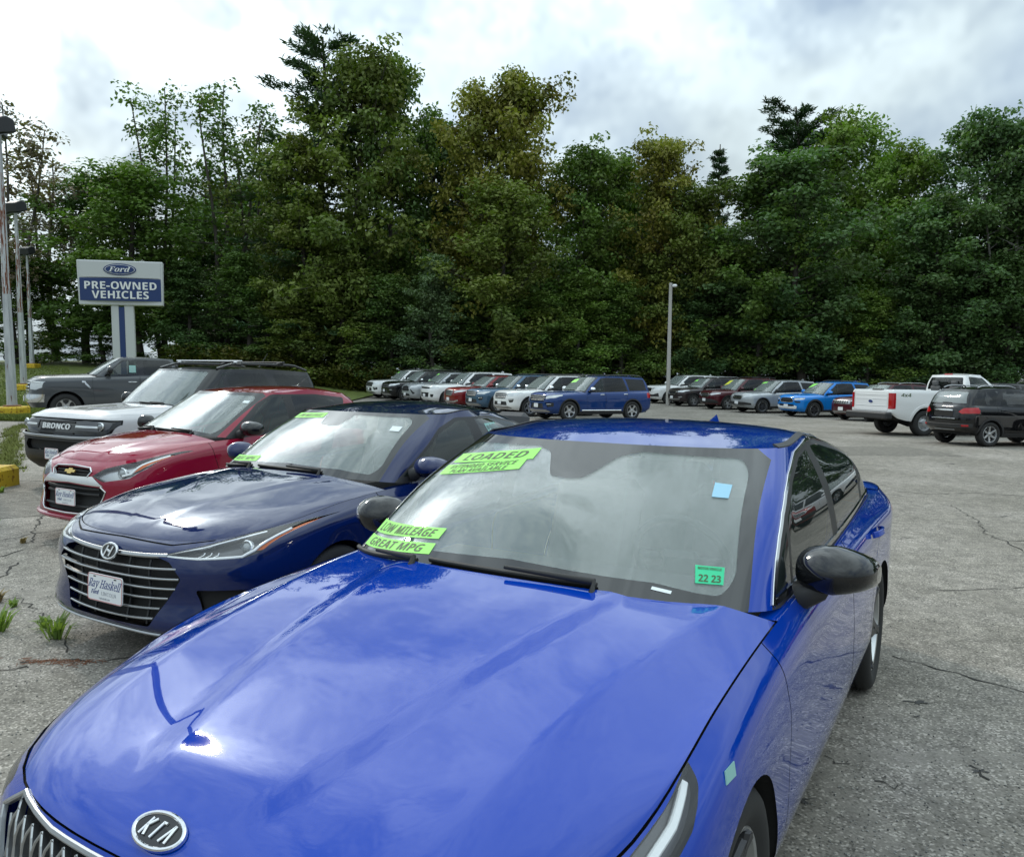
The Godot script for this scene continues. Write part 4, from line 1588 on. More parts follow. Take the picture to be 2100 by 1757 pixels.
	window_sheet(o, v.cab, 2.78, 3.02, 1.02, 1.27)

# price sheet stuck inside a rear side window
func window_sheet(o: Node3D, cab: Surf, a0: float, a1: float, h0: float, h1: float, m: Material = null) -> void:
	var mb := MB.new()
	for i in 4:
		for j in 4:
			var q := []
			for e in [[0, 0], [1, 0], [1, 1], [0, 1]]:
				var f := cab.find(0, Vector2(lerpf(a0, a1, (i + e[0]) / 4.0), lerpf(h0, h1, (j + e[1]) / 4.0)))
				if f.is_empty():
					return
				q.append(f[0] + f[1] * 0.002)
			mb.quad(q[0], q[1], q[2], q[3])
	part(o, "price_sheet", mb, M.sticker_pale if m == null else m)
	for k in 5:
		var l := bar(cab, 0, pv([a0 + 0.03, lerpf(h0, h1, 0.15 + 0.16 * k), lerpf(a0, a1, 0.9 - 0.15 * (k % 2)), lerpf(h0, h1, 0.15 + 0.16 * k)]), 0.008, 0.001, 0.0025)
		part(o, "print_line", l, M.ink_grey)

func build_red_hatch():
	var P: Material = M.p_red
	var fd := rounded([1.0, 1.3, 1.02, 0.85, 1.08, 0.68, 1.08, 0.45, 1.05, 0.26, 2.12, 0.25, 2.16, 0.5, 2.18, 1.3], 0.05)
	var rd := rounded([2.19, 1.3, 2.17, 0.5, 2.13, 0.25, 2.60, 0.27, 2.66, 0.55, 2.84, 0.83, 2.95, 1.3], 0.05)
	var s := {
		"paint": P, "hm": 40, "hk": 26,
		"rings": [
			[0.08, 0.60, 3.2, 0.70, 0.73, 0.72, 2.8, 0.60, 3.56, 0.20, 0.19, 0.19, 0.24, 0.30],
			[-0.01, 0.62, 3.3, 0.76, 0.775, 0.77, 2.8, 0.60, 3.61, 0.275, 0.29, 0.29, 0.34, 0.40],
			[0.02, 0.64, 3.2, 0.79, 0.79, 0.79, 2.7, 0.60, 3.635, 0.46, 0.50, 0.52, 0.56, 0.60],
			[0.02, 0.66, 3.1, 0.795, 0.785, 0.79, 2.7, 0.60, 3.62, 0.62, 0.71, 0.74, 0.80, 0.84],
			[0.06, 0.68, 3.0, 0.775, 0.775, 0.77, 2.7, 0.55, 3.60, 0.725, 0.85, 0.89, 0.96, 0.98],
			[0.13, 0.70, 3.0, 0.700, 0.745, 0.72, 2.8, 0.50, 3.56, 0.785, 0.92, 0.985, 1.06, 1.08]],
		"seg": [3, 5, 6, 5, 4],
		"hood": {"a": 1.10, "mid": [0.13, 0.785, 0.22, 0.85, 0.45, 0.935, 0.75, 0.985, 1.0, 1.018], "pw": 2.6, "cy": 3.0,
			"bump": func(u, t, a, b):
				var bc := 0.20 + 0.30 * clampf((a - 0.15) / 0.8, 0, 1)
				return 0.006 * smoothstep(0.012, -0.04, b - bc) * smoothstep(0.05, 0.25, a)},
		"cab": [
			[1.01, 0.42, 2.8, 0.705, 0.73, 0.70, 3.0, 0.35, 3.52, 1.005, 0.955, 0.975, 1.05, 1.07],
			[1.40, 0.42, 2.7, 0.650, 0.68, 0.65, 3.0, 0.35, 3.47, 1.235, 1.20, 1.23, 1.26, 1.28],
			[1.73, 0.40, 2.6, 0.565, 0.585, 0.55, 3.0, 0.35, 3.34, 1.425, 1.425, 1.455, 1.41, 1.41]],
		"cseg": [12, 8],
		"roof": [1.73, 1.425, 2.0, 1.465, 2.5, 1.49, 3.0, 1.475, 3.34, 1.41],
		"axles": [0.70, 3.085], "arch": 0.325, "track": 0.785,
		"wh": {"R": 0.295, "W": 0.185, "rim": 0.195, "n": 7, "w0": 0.05, "w1": 0.04},
		"mirror": {"at": Vector3(0.85, 1.06, 1.45), "foot": Vector3(0.73, 1.0, 1.40), "size": Vector3(0.115, 0.085, 0.11), "m": M.gloss_black},
		"beltline": 0.97, "inwide": 0.58, "seat_a": 1.05,
	}
	s.body = [
		front("side_reflector", [0.655, 0.70, 0.70, 0.735, 0.755, 0.845, 0.745, 0.855, 0.69, 0.775], M.amber, 0.006, -0.012, true),
		lamp("headlight", [0.31, 0.665, 0.42, 0.735, 0.62, 0.80, 0.745, 0.878, 0.765, 0.875, 0.735, 0.745, 0.66, 0.655, 0.45, 0.618], 0.015, 0.045, M.satin),
		front("grille", [-0.1, 0.735, 0.25, 0.725, 0.285, 0.70, 0.25, 0.655, -0.1, 0.648], M.seam, 0.02, -0.03),
		front("bright_band", [-0.1, 0.648, 0.25, 0.655, 0.32, 0.66, 0.46, 0.575, -0.1, 0.595], M.silver_badge, 0.01, 0.006),
		front("lower_grille", [-0.1, 0.585, 0.42, 0.565, 0.47, 0.53, 0.40, 0.36, 0.36, 0.325, -0.1, 0.315], M.seam, 0.02, -0.04),
	] + door_gaps([{"n": "front_door", "pr": 0, "poly": fd, "m": P}, {"n": "rear_door", "pr": 0, "poly": rd, "m": P}])
	s.body += [{"n": "taillight", "pr": 1, "back": true, "poly": rounded([0.55, 0.80, 0.78, 0.78, 0.78, 1.05, 0.60, 1.05], 0.02), "m": M.red_lens}]
	s.glass = [
		win("front_side_window", [1.40, 1.0, 1.78, 1.28, 1.98, 1.375, 2.12, 1.385, 2.12, 1.03], M.side),
		win("rear_side_window", [2.24, 1.035, 2.24, 1.39, 2.6, 1.38, 2.92, 1.33, 2.86, 1.07], M.tint),
		{"n": "window_frame", "pr": 0, "poly": rounded([1.22, 0.95, 1.76, 1.31, 1.98, 1.405, 2.6, 1.405, 3.12, 1.36, 2.95, 1.09, 2.0, 0.99], 0.03), "m": M.cladding, "split": false},
		{"n": "windshield", "pr": 1, "poly": rounded([-0.1, 1.05, 0.42, 1.035, 0.585, 1.01, 0.60, 1.06, 0.53, 1.36, 0.49, 1.392, -0.1, 1.408], 0.03), "m": M.pane, "m2": M.pane_layers, "split": false, "double": true},
		{"n": "windshield_border", "pr": 1, "poly": pv([-0.1, 0.8, 0.66, 0.8, 0.64, 0.98, 0.56, 1.385, 0.52, 1.42, -0.1, 1.45]), "m": M.frit, "split": false},
		{"n": "rear_window", "pr": 1, "back": true, "poly": rounded([-0.1, 1.12, 0.55, 1.12, 0.48, 1.36, -0.1, 1.38], 0.03), "m": M.tint, "split": false},
	]
	var v := vehicle("red_hatchback", "small raspberry red hatchback with split grille, gold emblem and white plate", "car", s, stand(-4.16, -7.56, 60.0))
	var o: Node3D = v.o
	pair(o, "grille_frame", bar(v.body, 1, pv([0.0, 0.742, 0.25, 0.732, 0.292, 0.70, 0.255, 0.65]), 0.014, 0.012, 0.0), M.chrome)
	pair(o, "lower_grille_frame", bar(v.body, 1, pv([0.43, 0.57, 0.48, 0.53, 0.41, 0.355, 0.36, 0.318, 0.0, 0.308]), 0.014, 0.012, 0.0), M.chrome)
	for h in [0.54, 0.49, 0.38]:
		part(o, "grille_bar", both(bar(v.body, 1, pv([0.0, h, 0.2, h, 0.40, h + 0.005]), 0.02, 0.015, -0.025)), M.cladding)
	for h in [0.675, 0.705]:
		part(o, "grille_bar", both(bar(v.body, 1, pv([0.0, h, 0.12, h, 0.25, h]), 0.008, 0.012, -0.02)), M.cladding)
	projector(o, v.body, Vector2(0.585, 0.715), 0.042, 0.04)
	pair(o, "daytime_light", bar(v.body, 1, pv([0.60, 0.68, 0.655, 0.70, 0.68, 0.78, 0.735, 0.852]), 0.020, 0.012, -0.02), M.drl)
	part(o, "front_lip", both(bar(v.body, 1, pv([0.0, 0.268, 0.3, 0.27, 0.55, 0.275, 0.68, 0.29]), 0.04, 0.035)), P)
	plate(o, Vector3(0, 0.455, -0.02), 0.0, true)
	var em := Node3D.new()
	em.name = "emblem"
	o.add_child(em, true)
	em.transform = badge_place(v.body, 1, Vector2(0.0, 0.69), 0.008)
	var bt := pv([-0.075, -0.012, -0.03, -0.012, -0.03, -0.026, 0.030, -0.026, 0.03, -0.012, 0.075, -0.012, 0.082, 0.012, 0.037, 0.012, 0.037, 0.026, -0.023, 0.026, -0.023, 0.012, -0.068, 0.012])
	part(em, "badge_face", slab(bt, 0.012, 0.0), M.gold)
	handle(o, v.body, 1.98, 0.86, P)
	wiper_on(o, v.cab, 0.42, -0.14, 1.015, 1.035)
	wiper_on(o, v.cab, -0.16, -0.50, 1.035, 1.015)
	sticker(o, v.cab, [0.47, 1.34, 0.52, 1.335, 0.53, 1.31, 0.48, 1.315], M.sticker_white, [], M.ink_black)
	var an := MB.new()
	an.tube([Vector3(0, 1.485, 2.95), Vector3(0, 1.52, 3.0), Vector3(0, 1.60, 3.14)], [0.014, 0.006, 0.003], 6)
	an.box(Vector3(0, 1.483, 2.93), Vector3(0.06, 0.02, 0.10), 0.008)
	part(o, "roof_antenna", an, M.gloss_black)

# boxy silver car with a black roof, fourth in the near row
func build_silver_suv():
	var P: Material = M.p_bronco
	var p := {"L": 4.38, "W": 0.94, "H": 1.74, "nose": 1.03, "belt": 1.10, "ws": 1.34, "wt": 1.94, "FO": 0.87, "WB": 2.67, "R": 0.36, "clad": 0.07, "rr": 4.20, "sq": 4.5, "dc": 0.5, "paint": P, "dB": 2.25, "dC": 3.25, "hm": 40, "mirrorm": M.gloss_black}
	var s := suv(p)
	s.seg = [3, 5, 6, 4, 3]
	s.pillar = M.gloss_black
	s.roofmat = M.gloss_black
	s.hood.bump = func(u, t, a, b): return 0.014 * smoothstep(0.02, -0.02, absf(b - 0.52) - 0.14) * smoothstep(0.15, 0.35, a)
	s.glass[4] = {"n": "windshield", "pr": 1, "poly": s.glass[4].poly, "m": M.pane, "m2": M.pane_layers, "split": false, "double": true}
	s.body = [
		front("headlight", [0.42, 0.84, 0.42, 0.95, 0.86, 0.96, 0.91, 0.94, 0.91, 0.86, 0.84, 0.83], M.housing, 0.02, -0.012, true),
		front("grille", [-0.1, 0.985, 0.80, 0.985, 0.93, 0.97, 0.93, 0.80, 0.84, 0.76, -0.1, 0.75], M.gloss_black, 0.02, -0.02),
		front("lower_grille", [-0.1, 0.68, 0.62, 0.68, 0.70, 0.60, 0.62, 0.54, -0.1, 0.54], M.seam, 0.02, -0.04),
		front("bumper", [-0.1, 0.76, 0.96, 0.78, 0.96, 0.2, -0.1, 0.2], M.cladding, 0.02, 0.012),
	] + s.body
	var v := vehicle("silver_suv", "boxy silver car with black roof, roof bars and wide black grille behind the red hatchback", "car", s, stand(-6.2, -11.0, 60.0))
	var o: Node3D = v.o
	part(o, "lettering", letters("BRONCO", 0.075, 0.012, "Droid Sans", true, 0.0, 1.45), M.white, badge_place(v.body, 1, Vector2(0.0, 0.875), -0.012).translated_local(Vector3(0, -0.0, 0)))
	part(o, "bright_bar", both(bar(v.body, 1, pv([0.0, 0.735, 0.4, 0.735, 0.80, 0.745, 0.92, 0.76]), 0.035, 0.02, 0.012)), M.satin)
	pair(o, "daytime_light", bar(v.body, 1, pv([0.44, 0.885, 0.65, 0.885, 0.82, 0.885]), 0.03, 0.012, -0.010), M.lamp_white)
	projector(o, v.body, Vector2(0.84, 0.895), 0.045, 0.0)
	for h in [0.94, 0.79]:
		part(o, "grille_bar", both(bar(v.body, 1, pv([0.0, h, 0.40, h]), 0.02, 0.012, -0.016)), M.cladding)
	plate(o, Vector3(0, 0.50, -0.04), 0.0, true)
	wiper_on(o, v.cab, 0.45, -0.10, 1.15, 1.165)
	handle(o, v.body, 2.08, 1.0, P)
	handle(o, v.body, 3.1, 1.02, P)
	for sd in [-1.0, 1.0]:
		var q := []
		for i in 15:
			var u := i / 14.0
			q.append(Vector3(sd * 0.66, 1.69 + 0.085 * minf(1.0, minf(u, 1 - u) * 6.0), lerpf(2.15, 4.05, u)))
		var t := MB.new()
		t.tube(q, [0.020], 8)
		part(o, "roof_rail", t, M.gloss_black)
	for z in [2.55, 3.45]:
		var c := MB.new()
		c.box(Vector3(0, 1.815, z), Vector3(1.5, 0.028, 0.075), 0.012)
		for sd in [-1.0, 1.0]:
			c.box(Vector3(sd * 0.66, 1.79, z), Vector3(0.09, 0.05, 0.10), 0.015)
		part(o, "roof_bar", c, M.satin if z < 3.0 else M.cladding)
	var an := MB.new()
	an.tube([Vector3(0.1, 1.73, 3.7), Vector3(0.1, 1.78, 3.74), Vector3(0.1, 1.98, 3.90)], [0.012, 0.005, 0.003], 6)
	part(o, "roof_antenna", an, M.gloss_black)
# ---------------------------------------------------------------- sport utilities and pickups
func suv(p: Dictionary) -> Dictionary:
	var L: float = p.L
	var W: float = p.W
	var H: float = p.H
	var hh: float = p.nose
	var be: float = p.belt
	var ws: float = p.ws
	var wt: float = p.wt
	var rr: float = p.get("rr", L - 0.22)
	var q: float = p.get("sq", 3.2)
	var dc: float = p.get("dc", 0.60)
	var g: float = p.get("sill", 0.0)
	var up := func(lo: float, hi: float) -> float: return (lo + hi) * 0.5
	var A0 := ws + 0.40
	var A1 := wt + 0.34
	var dB: float = p.get("dB", L * 0.50)
	var dC: float = p.get("dC", L * 0.72)
	var s := {
		"paint": p.paint, "hm": p.get("hm", 24), "hk": 16,
		"rings": [
			[0.14, 0.5, q, W * 0.90, W * 0.93, W * 0.91, 3.2, 0.45, L - 0.12, 0.28 + g, 0.26 + g, 0.25 + g, 0.30 + g, 0.40 + g],
			[0.02, dc, q, W * 0.985, W * 0.975, W * 0.985, 3.2, 0.45, L - 0.02, 0.40 + g, 0.41 + g, 0.36 + g, 0.44 + g, 0.50 + g],
			[0.00, dc, q, W, W * 0.985, W, 3.2, 0.45, L, 0.60 + g, 0.63 + g, 0.60 + g, 0.66 + g, 0.68 + g],
			[0.02, dc, q, W, W * 0.978, W, 3.2, 0.45, L - 0.015, hh - 0.15, be - 0.24, be - 0.22, be - 0.18, be - 0.16],
			[0.06, dc, q, W * 0.965, W * 0.955, W * 0.965, 3.2, 0.42, L - 0.05, hh - 0.05, be - 0.12, be - 0.08, be - 0.03, be],
			[0.12, dc, q, W * 0.885, W * 0.915, W * 0.895, 3.6, 0.32, L - 0.09, hh, be - 0.06, be, be + 0.04, be + 0.05]],
		"seg": [2, 3, 4, 3, 3],
		"hood": {"a": ws + 0.14, "mid": [0.12, hh, 0.20, hh + 0.045, 0.5, hh + (be + 0.05 - hh) * 0.62, ws * 0.75, hh + (be + 0.05 - hh) * 0.88, ws - 0.04, be + 0.05], "pw": 3.0, "cy": 3.0},
		"cab": [
			[ws, 0.42, 3.0, W * 0.878, W * 0.897, W * 0.875, 4.0, 0.22, L - 0.11, be + 0.03, be - 0.03, be - 0.015, be + 0.025, be + 0.035],
			[(ws + wt) * 0.5 - 0.012, 0.41, 3.0, W * 0.815, W * 0.84, W * 0.81, 4.0, 0.22, (L - 0.11 + rr) * 0.5 + 0.04, (be + H - 0.04) * 0.5, (be + H - 0.07) * 0.5, (be + H - 0.05) * 0.5, (be + H - 0.04) * 0.5, (be + H) * 0.5],
			[wt, 0.40, 2.9, W * 0.72, W * 0.745, W * 0.71, 4.0, 0.22, rr, H - 0.065, H - 0.055, H - 0.045, H - 0.075, H - 0.08]],
		"cseg": [6, 5],
		"roof": [wt, H - 0.065, wt + 0.4, H - 0.02, (wt + rr) * 0.5, H, rr - 0.3, H - 0.03, rr, H - 0.08],
		"axles": [p.FO, p.FO + p.WB], "arch": p.R + p.get("archgap", 0.05), "track": W - 0.02,
		"wh": {"R": p.R, "W": 0.235, "rim": p.R * p.get("rimr", 0.64), "n": 5, "double": 0.45, "w0": 0.05, "w1": 0.045, "k": 28, "mat": M.alloy} if not p.has("wh") else p.wh,
		"mirror": {"at": Vector3(W + 0.04, be + 0.10, ws + 0.44), "foot": Vector3(W * 0.90, be + 0.02, ws + 0.42), "size": Vector3(0.12, 0.10, 0.10), "m": p.get("mirrorm", p.paint)},
		"beltline": be, "inwide": W * 0.72, "seat_a": 1.15,
	}
	if p.has("clad"):
		s.clad = p.clad
	var fd := rounded([A0 - 0.18, 2.0, A0 - 0.18, be - 0.1, A0 - 0.14, 0.36 + g, dB - 0.01, 0.36 + g, dB - 0.005, 2.0], 0.05, 2)
	var rd := rounded([dB + 0.005, 2.0, dB + 0.01, 0.36 + g, p.FO + p.WB - p.R - 0.12, 0.36 + g, p.FO + p.WB - p.R + 0.12, be - 0.2, dC + 0.05, 2.0], 0.05, 2)
	var sl := rounded([p.FO, 0.0, p.FO, 0.36 + g, p.FO + p.WB, 0.37 + g, p.FO + p.WB, 0.0], 0.01, 1)
	s.body = []
	if p.get("dark_sill", true):
		s.body.append({"n": "sill_trim", "pr": 0, "poly": sl, "m": M.cladding, "off": 0.003})
	s.body += door_gaps([{"n": "front_door", "pr": 0, "poly": fd, "m": p.paint}, {"n": "rear_door", "pr": 0, "poly": rd, "m": p.paint}])
	var rg: float = be + 0.04
	s.glass = [
		win("front_side_window", [A0 + 0.03, be + 0.025, A1 - 0.02, H - 0.14, A1 + 0.2, H - 0.115, dB - 0.05, H - 0.11, dB - 0.04, be + 0.035], M.side),
		win("rear_side_window", [dB + 0.05, be + 0.035, dB + 0.04, H - 0.11, dC - 0.20, H - 0.115, dC - 0.02, be + 0.05], M.tint),
		{"n": "window_frame", "pr": 0, "poly": rounded([A0 - 0.12, be - 0.03, A1 - 0.06, H - 0.115, A1 + 0.2, H - 0.085, dC - 0.15, H - 0.085, dC + 0.06, be + 0.03, dB, be + 0.0], 0.03, 2), "m": M.gloss_black, "split": false},
		{"n": "windshield", "pr": 1, "poly": rounded([-0.1, be + 0.075, W * 0.5, be + 0.065, W * 0.80, be + 0.03, W * 0.66, H - 0.10, -0.1, H - 0.08], 0.03, 2), "m": M.pane_far, "split": false},
		{"n": "windshield_border", "pr": 1, "poly": pv([-0.1, 0.5, W * 0.86, 0.5, W * 0.84, be, W * 0.70, H - 0.08, -0.1, H - 0.055]), "m": M.frit, "split": false},
		{"n": "rear_window", "pr": 1, "back": true, "poly": rounded([-0.1, be + 0.10, W * 0.72, be + 0.10, W * 0.60, H - 0.16, -0.1, H - 0.14], 0.03, 2), "m": p.get("rearm", M.tint), "split": false},
	]
	if p.get("cargo", true):
		s.glass.insert(2, win("cargo_window", [dC + 0.14, be + 0.06, dC - 0.03, H - 0.12, rr - 0.12, H - 0.14, L - 0.34, be + 0.085], M.tint))
	s.body += [{"n": "taillight", "pr": 1, "back": true, "poly": rounded(p.get("tail", [W * 0.66, be - 0.20, W + 0.1, be - 0.22, W + 0.1, be + 0.0, W * 0.75, be - 0.02]), 0.02, 2), "m": M.red_lens}]
	return s

func far_suv(called: String, label: String, p: Dictionary, at: Transform3D) -> Dictionary:
	var s := suv(p)
	var W: float = p.W
	var hh: float = p.nose
	var face: Array = p.get("face", [])
	var nb: Array = []
	for f in face:          # [name, outline, material, offset, both sides apart]
		nb.append({"n": f[0], "pr": 1, "poly": rounded(f[1], 0.02, 2), "m": f[2], "off": f[3], "split": f[4]})
	s.body = nb + s.body
	var v := vehicle(called, label, "car", s, at)
	var o: Node3D = v.o
	o.set_meta("group", p.group)
	if p.has("bars"):
		for b in p.bars:      # [outline, width, material]
			part(o, "grille_bar", both(bar(v.body, 1, pv(b[0]), b[1], 0.02, -0.012, false, 0.08)), b[2])
	handle(o, v.body, p.get("dB", p.L * 0.5) - 0.16, p.belt - 0.10, p.get("handlem", p.paint))
	handle(o, v.body, p.get("dC", p.L * 0.72) - 0.10, p.belt - 0.08, p.get("handlem", p.paint))
	if p.get("rails", false):
		var P := []
		var x0: float = p.wt + 0.55
		var x1: float = p.get("rr", p.L - 0.22) - 0.15
		for i in 11:
			var u := i / 10.0
			P.append(Vector3(-W * 0.68, p.H - 0.035 + 0.06 * minf(1.0, minf(u, 1 - u) * 7.0), lerpf(x0, x1, u)))
		var t := MB.new()
		t.tube(P, [0.017], 6)
		pair(o, "roof_rail", t, p.get("railm", M.gloss_black))
	if p.has("plate"):
		plate(o, Vector3(0, p.plate, -0.025), 0.0, false)
	for c in p.get("stickers", []):
		sticker(o, v.cab, c, p.get("stickm", M.sticker_green), [], M.ink_black)
	if p.get("boards", false):
		var st := MB.new()
		st.box(Vector3(-W * 0.97, 0.40, p.FO + p.WB * 0.5), Vector3(0.06, 0.05, p.WB - 2.0 * p.R - 0.35), 0.015)
		pair(o, "sill_strip", st, M.chrome)
	var an := MB.new()
	var zz: float = p.get("rr", p.L - 0.22) - 0.25
	an.tube([Vector3(0, p.H - 0.03, zz - 0.1), Vector3(0, p.H + 0.03, zz), Vector3(0, p.H - 0.05, zz + 0.08)], [0.01, 0.02, 0.02], 6)
	part(o, "roof_antenna", an, p.paint)
	return v

func build_far_cars():
	var dark := {"R": 0.36, "W": 0.235, "rim": 0.235, "n": 5, "double": 0.45, "w0": 0.05, "w1": 0.045, "k": 28, "mat": M.alloy, "face": M.alloy_dark}
	var G := "cars on sale in the row before the trees"
	# large three-row car with a wide barred grille; several stand in the left row
	var ex := {"L": 5.05, "W": 1.0, "H": 1.78, "nose": 1.03, "belt": 1.12, "ws": 1.50, "wt": 2.22, "FO": 0.92, "WB": 3.02, "R": 0.385, "clad": 0.05, "rr": 4.72, "dB": 2.62, "dC": 3.70,
		"plate": 0.58, "group": G, "hm": 30, "handlem": M.chrome, "mirrorm": M.chrome, "boards": true, "rails": true,
		"face": [
			["headlight", [0.56, 0.90, 0.62, 0.965, 0.97, 1.02, 0.99, 0.98, 0.96, 0.89, 0.60, 0.83], M.lamp_white, -0.01, true],
			["grille", [-0.1, 1.0, 0.52, 0.985, 0.58, 0.90, 0.50, 0.74, -0.1, 0.73], M.seam, -0.04, false],
			["lower_grille", [-0.1, 0.66, 0.42, 0.66, 0.46, 0.46, -0.1, 0.46], M.cladding, -0.02, false],
			["fog_recess", [0.58, 0.70, 0.92, 0.70, 0.92, 0.55, 0.70, 0.52], M.cladding, -0.02, true],
			["front_lip", [-0.1, 0.42, 0.6, 0.43, 0.75, 0.38, 0.75, 0.33, -0.1, 0.32], M.satin, 0.008, false]],
		"bars": [[[0.0, 0.95, 0.3, 0.95, 0.53, 0.945], 0.035, M.satin], [[0.0, 0.87, 0.3, 0.87, 0.55, 0.875], 0.035, M.satin], [[0.0, 0.79, 0.3, 0.79, 0.50, 0.80], 0.035, M.satin], [[0.66, 0.63, 0.85, 0.635], 0.025, M.chrome]]}
	var old := ex.duplicate(true)
	old.merge({"face": [
			["headlight", [0.50, 0.90, 0.56, 0.955, 0.97, 1.0, 0.98, 0.93, 0.92, 0.86, 0.56, 0.85], M.lamp_white, -0.01, true],
			["grille", [-0.1, 1.0, 0.46, 0.985, 0.50, 0.90, 0.44, 0.74, -0.1, 0.73], M.seam, -0.03, false],
			["lower_grille", [-0.1, 0.62, 0.52, 0.62, 0.56, 0.46, -0.1, 0.46], M.cladding, -0.02, false],
			["fog_recess", [0.64, 0.72, 0.90, 0.74, 0.86, 0.60, 0.72, 0.58], M.cladding, -0.02, true],
			["front_lip", [-0.1, 0.42, 0.6, 0.43, 0.75, 0.38, 0.75, 0.33, -0.1, 0.32], M.satin, 0.008, false]],
		"bars": [[[0.0, 0.955, 0.3, 0.955, 0.45, 0.95], 0.05, M.satin], [[0.0, 0.87, 0.3, 0.87, 0.47, 0.875], 0.06, M.satin], [[0.0, 0.785, 0.3, 0.785, 0.44, 0.79], 0.05, M.satin], [[0.66, 0.68, 0.86, 0.70], 0.02, M.chrome]]}, true)
	var st := [[-0.62, 1.60, -0.18, 1.63, -0.18, 1.50, -0.64, 1.46]]
	var st2 := [[-0.60, 1.62, -0.22, 1.64, -0.22, 1.56, -0.61, 1.53], [-0.72, 1.27, -0.42, 1.29, -0.42, 1.21, -0.73, 1.18]]
	var rows := [
		["blue_suv", "deep blue seven seater nearest us in the left row, its whole flank in view", ex, {"paint": M.p_deepblue, "stickers": st}, 0.98, -33.0],
		["white_suv", "white seven seater with three bar grille beside the deep blue one", old, {"paint": M.white_paint, "stickers": []}, -0.55, -36.0],
		["steel_blue_suv", "steel blue seven seater with white headlights between a white and a red car", old, {"paint": M.p_steel, "boards": false, "stickers": []}, -1.98, -39.0],
		["red_suv", "metallic red car with broad chrome grille in the left row", {"L": 4.9, "W": 0.96, "H": 1.68, "nose": 0.98, "belt": 1.08, "ws": 1.42, "wt": 2.16, "FO": 0.95, "WB": 2.86, "R": 0.37, "rr": 4.5, "plate": 0.50, "group": G, "handlem": M.chrome,
			"face": [["headlight", [0.50, 0.84, 0.60, 0.93, 0.95, 0.97, 0.93, 0.87, 0.60, 0.80], M.lamp_white, -0.01, true], ["grille", [-0.1, 0.97, 0.40, 0.95, 0.44, 0.84, 0.32, 0.66, -0.1, 0.65], M.satin, -0.01, false], ["front_lip", [-0.1, 0.40, 0.5, 0.41, 0.8, 0.48, 0.8, 0.42, 0.5, 0.34, -0.1, 0.33], M.chrome, 0.01, false]],
			"bars": [[[0.0, 0.90, 0.38, 0.89], 0.02, M.seam], [[0.0, 0.83, 0.40, 0.83], 0.02, M.seam], [[0.0, 0.76, 0.36, 0.76], 0.02, M.seam]]}, {"paint": M.p_darkred}, -3.25, -41.6],
		["white_suv", "white long car with slim slotted grille between a silver and a red one", {"L": 5.2, "W": 0.98, "H": 1.80, "nose": 1.05, "belt": 1.13, "ws": 1.62, "wt": 2.32, "FO": 0.90, "WB": 3.09, "R": 0.385, "rr": 4.9, "plate": 0.56, "group": G, "clad": 0.04,
			"face": [["headlight", [0.56, 0.92, 0.58, 0.98, 0.94, 1.0, 0.95, 0.94, 0.90, 0.90], M.lamp_white, -0.01, true], ["grille", [-0.1, 0.99, 0.54, 0.98, 0.54, 0.90, -0.1, 0.89], M.seam, -0.03, false], ["lower_grille", [-0.1, 0.70, 0.50, 0.70, 0.44, 0.46, -0.1, 0.46], M.seam, -0.03, false], ["fog_recess", [0.62, 0.62, 0.84, 0.62, 0.80, 0.48, 0.66, 0.46], M.seam, -0.02, true]],
			"bars": []}, {"paint": M.white_paint}, -4.75, -44.3],
		["silver_suv", "silver car with dark v shaped lower grille and lime stickers in the left row", {"L": 4.95, "W": 0.965, "H": 1.73, "nose": 1.0, "belt": 1.10, "ws": 1.48, "wt": 2.25, "FO": 0.95, "WB": 2.85, "R": 0.375, "rr": 4.6, "plate": 0.50, "group": G,
			"face": [["headlight", [0.46, 0.86, 0.56, 0.95, 0.94, 0.99, 0.92, 0.92, 0.60, 0.84], M.lamp_white, -0.01, true], ["grille", [-0.1, 0.96, 0.34, 0.93, 0.52, 0.72, 0.40, 0.66, -0.1, 0.66], M.seam, -0.03, false], ["fog_recess", [0.60, 0.76, 0.66, 0.78, 0.90, 0.56, 0.80, 0.50], M.seam, -0.015, true], ["lower_grille", [-0.1, 0.52, 0.5, 0.52, 0.6, 0.40, -0.1, 0.40], M.seam, -0.02, false]],
			"bars": []}, {"paint": M.p_silver, "stickers": st2}, -6.15, -47.0],
		["black_suv", "black seven seater with bright grille second from the far end of the left row", ex, {"paint": M.p_black, "stickers": [], "boards": false}, -7.75, -49.6],
		["white_suv", "white car with black grille at the far end of the left row", ex, {"paint": M.white_paint, "boards": false, "stickers": [st2[0]]}, -9.1, -52.0],
	]
	for r in rows:
		var p: Dictionary = r[2].duplicate(true)
		p.merge(r[3], true)
		far_suv(r[0], r[1], p, stand(r[4] * 0.97, r[5] * 0.97, 29.0))
	# the right row
	var mid := {"L": 4.6, "W": 0.925, "H": 1.69, "nose": 0.96, "belt": 1.05, "ws": 1.28, "wt": 2.02, "FO": 0.92, "WB": 2.66, "R": 0.355, "clad": 0.05, "rr": 4.25, "group": G, "dc": 0.65, "plate": 0.52}
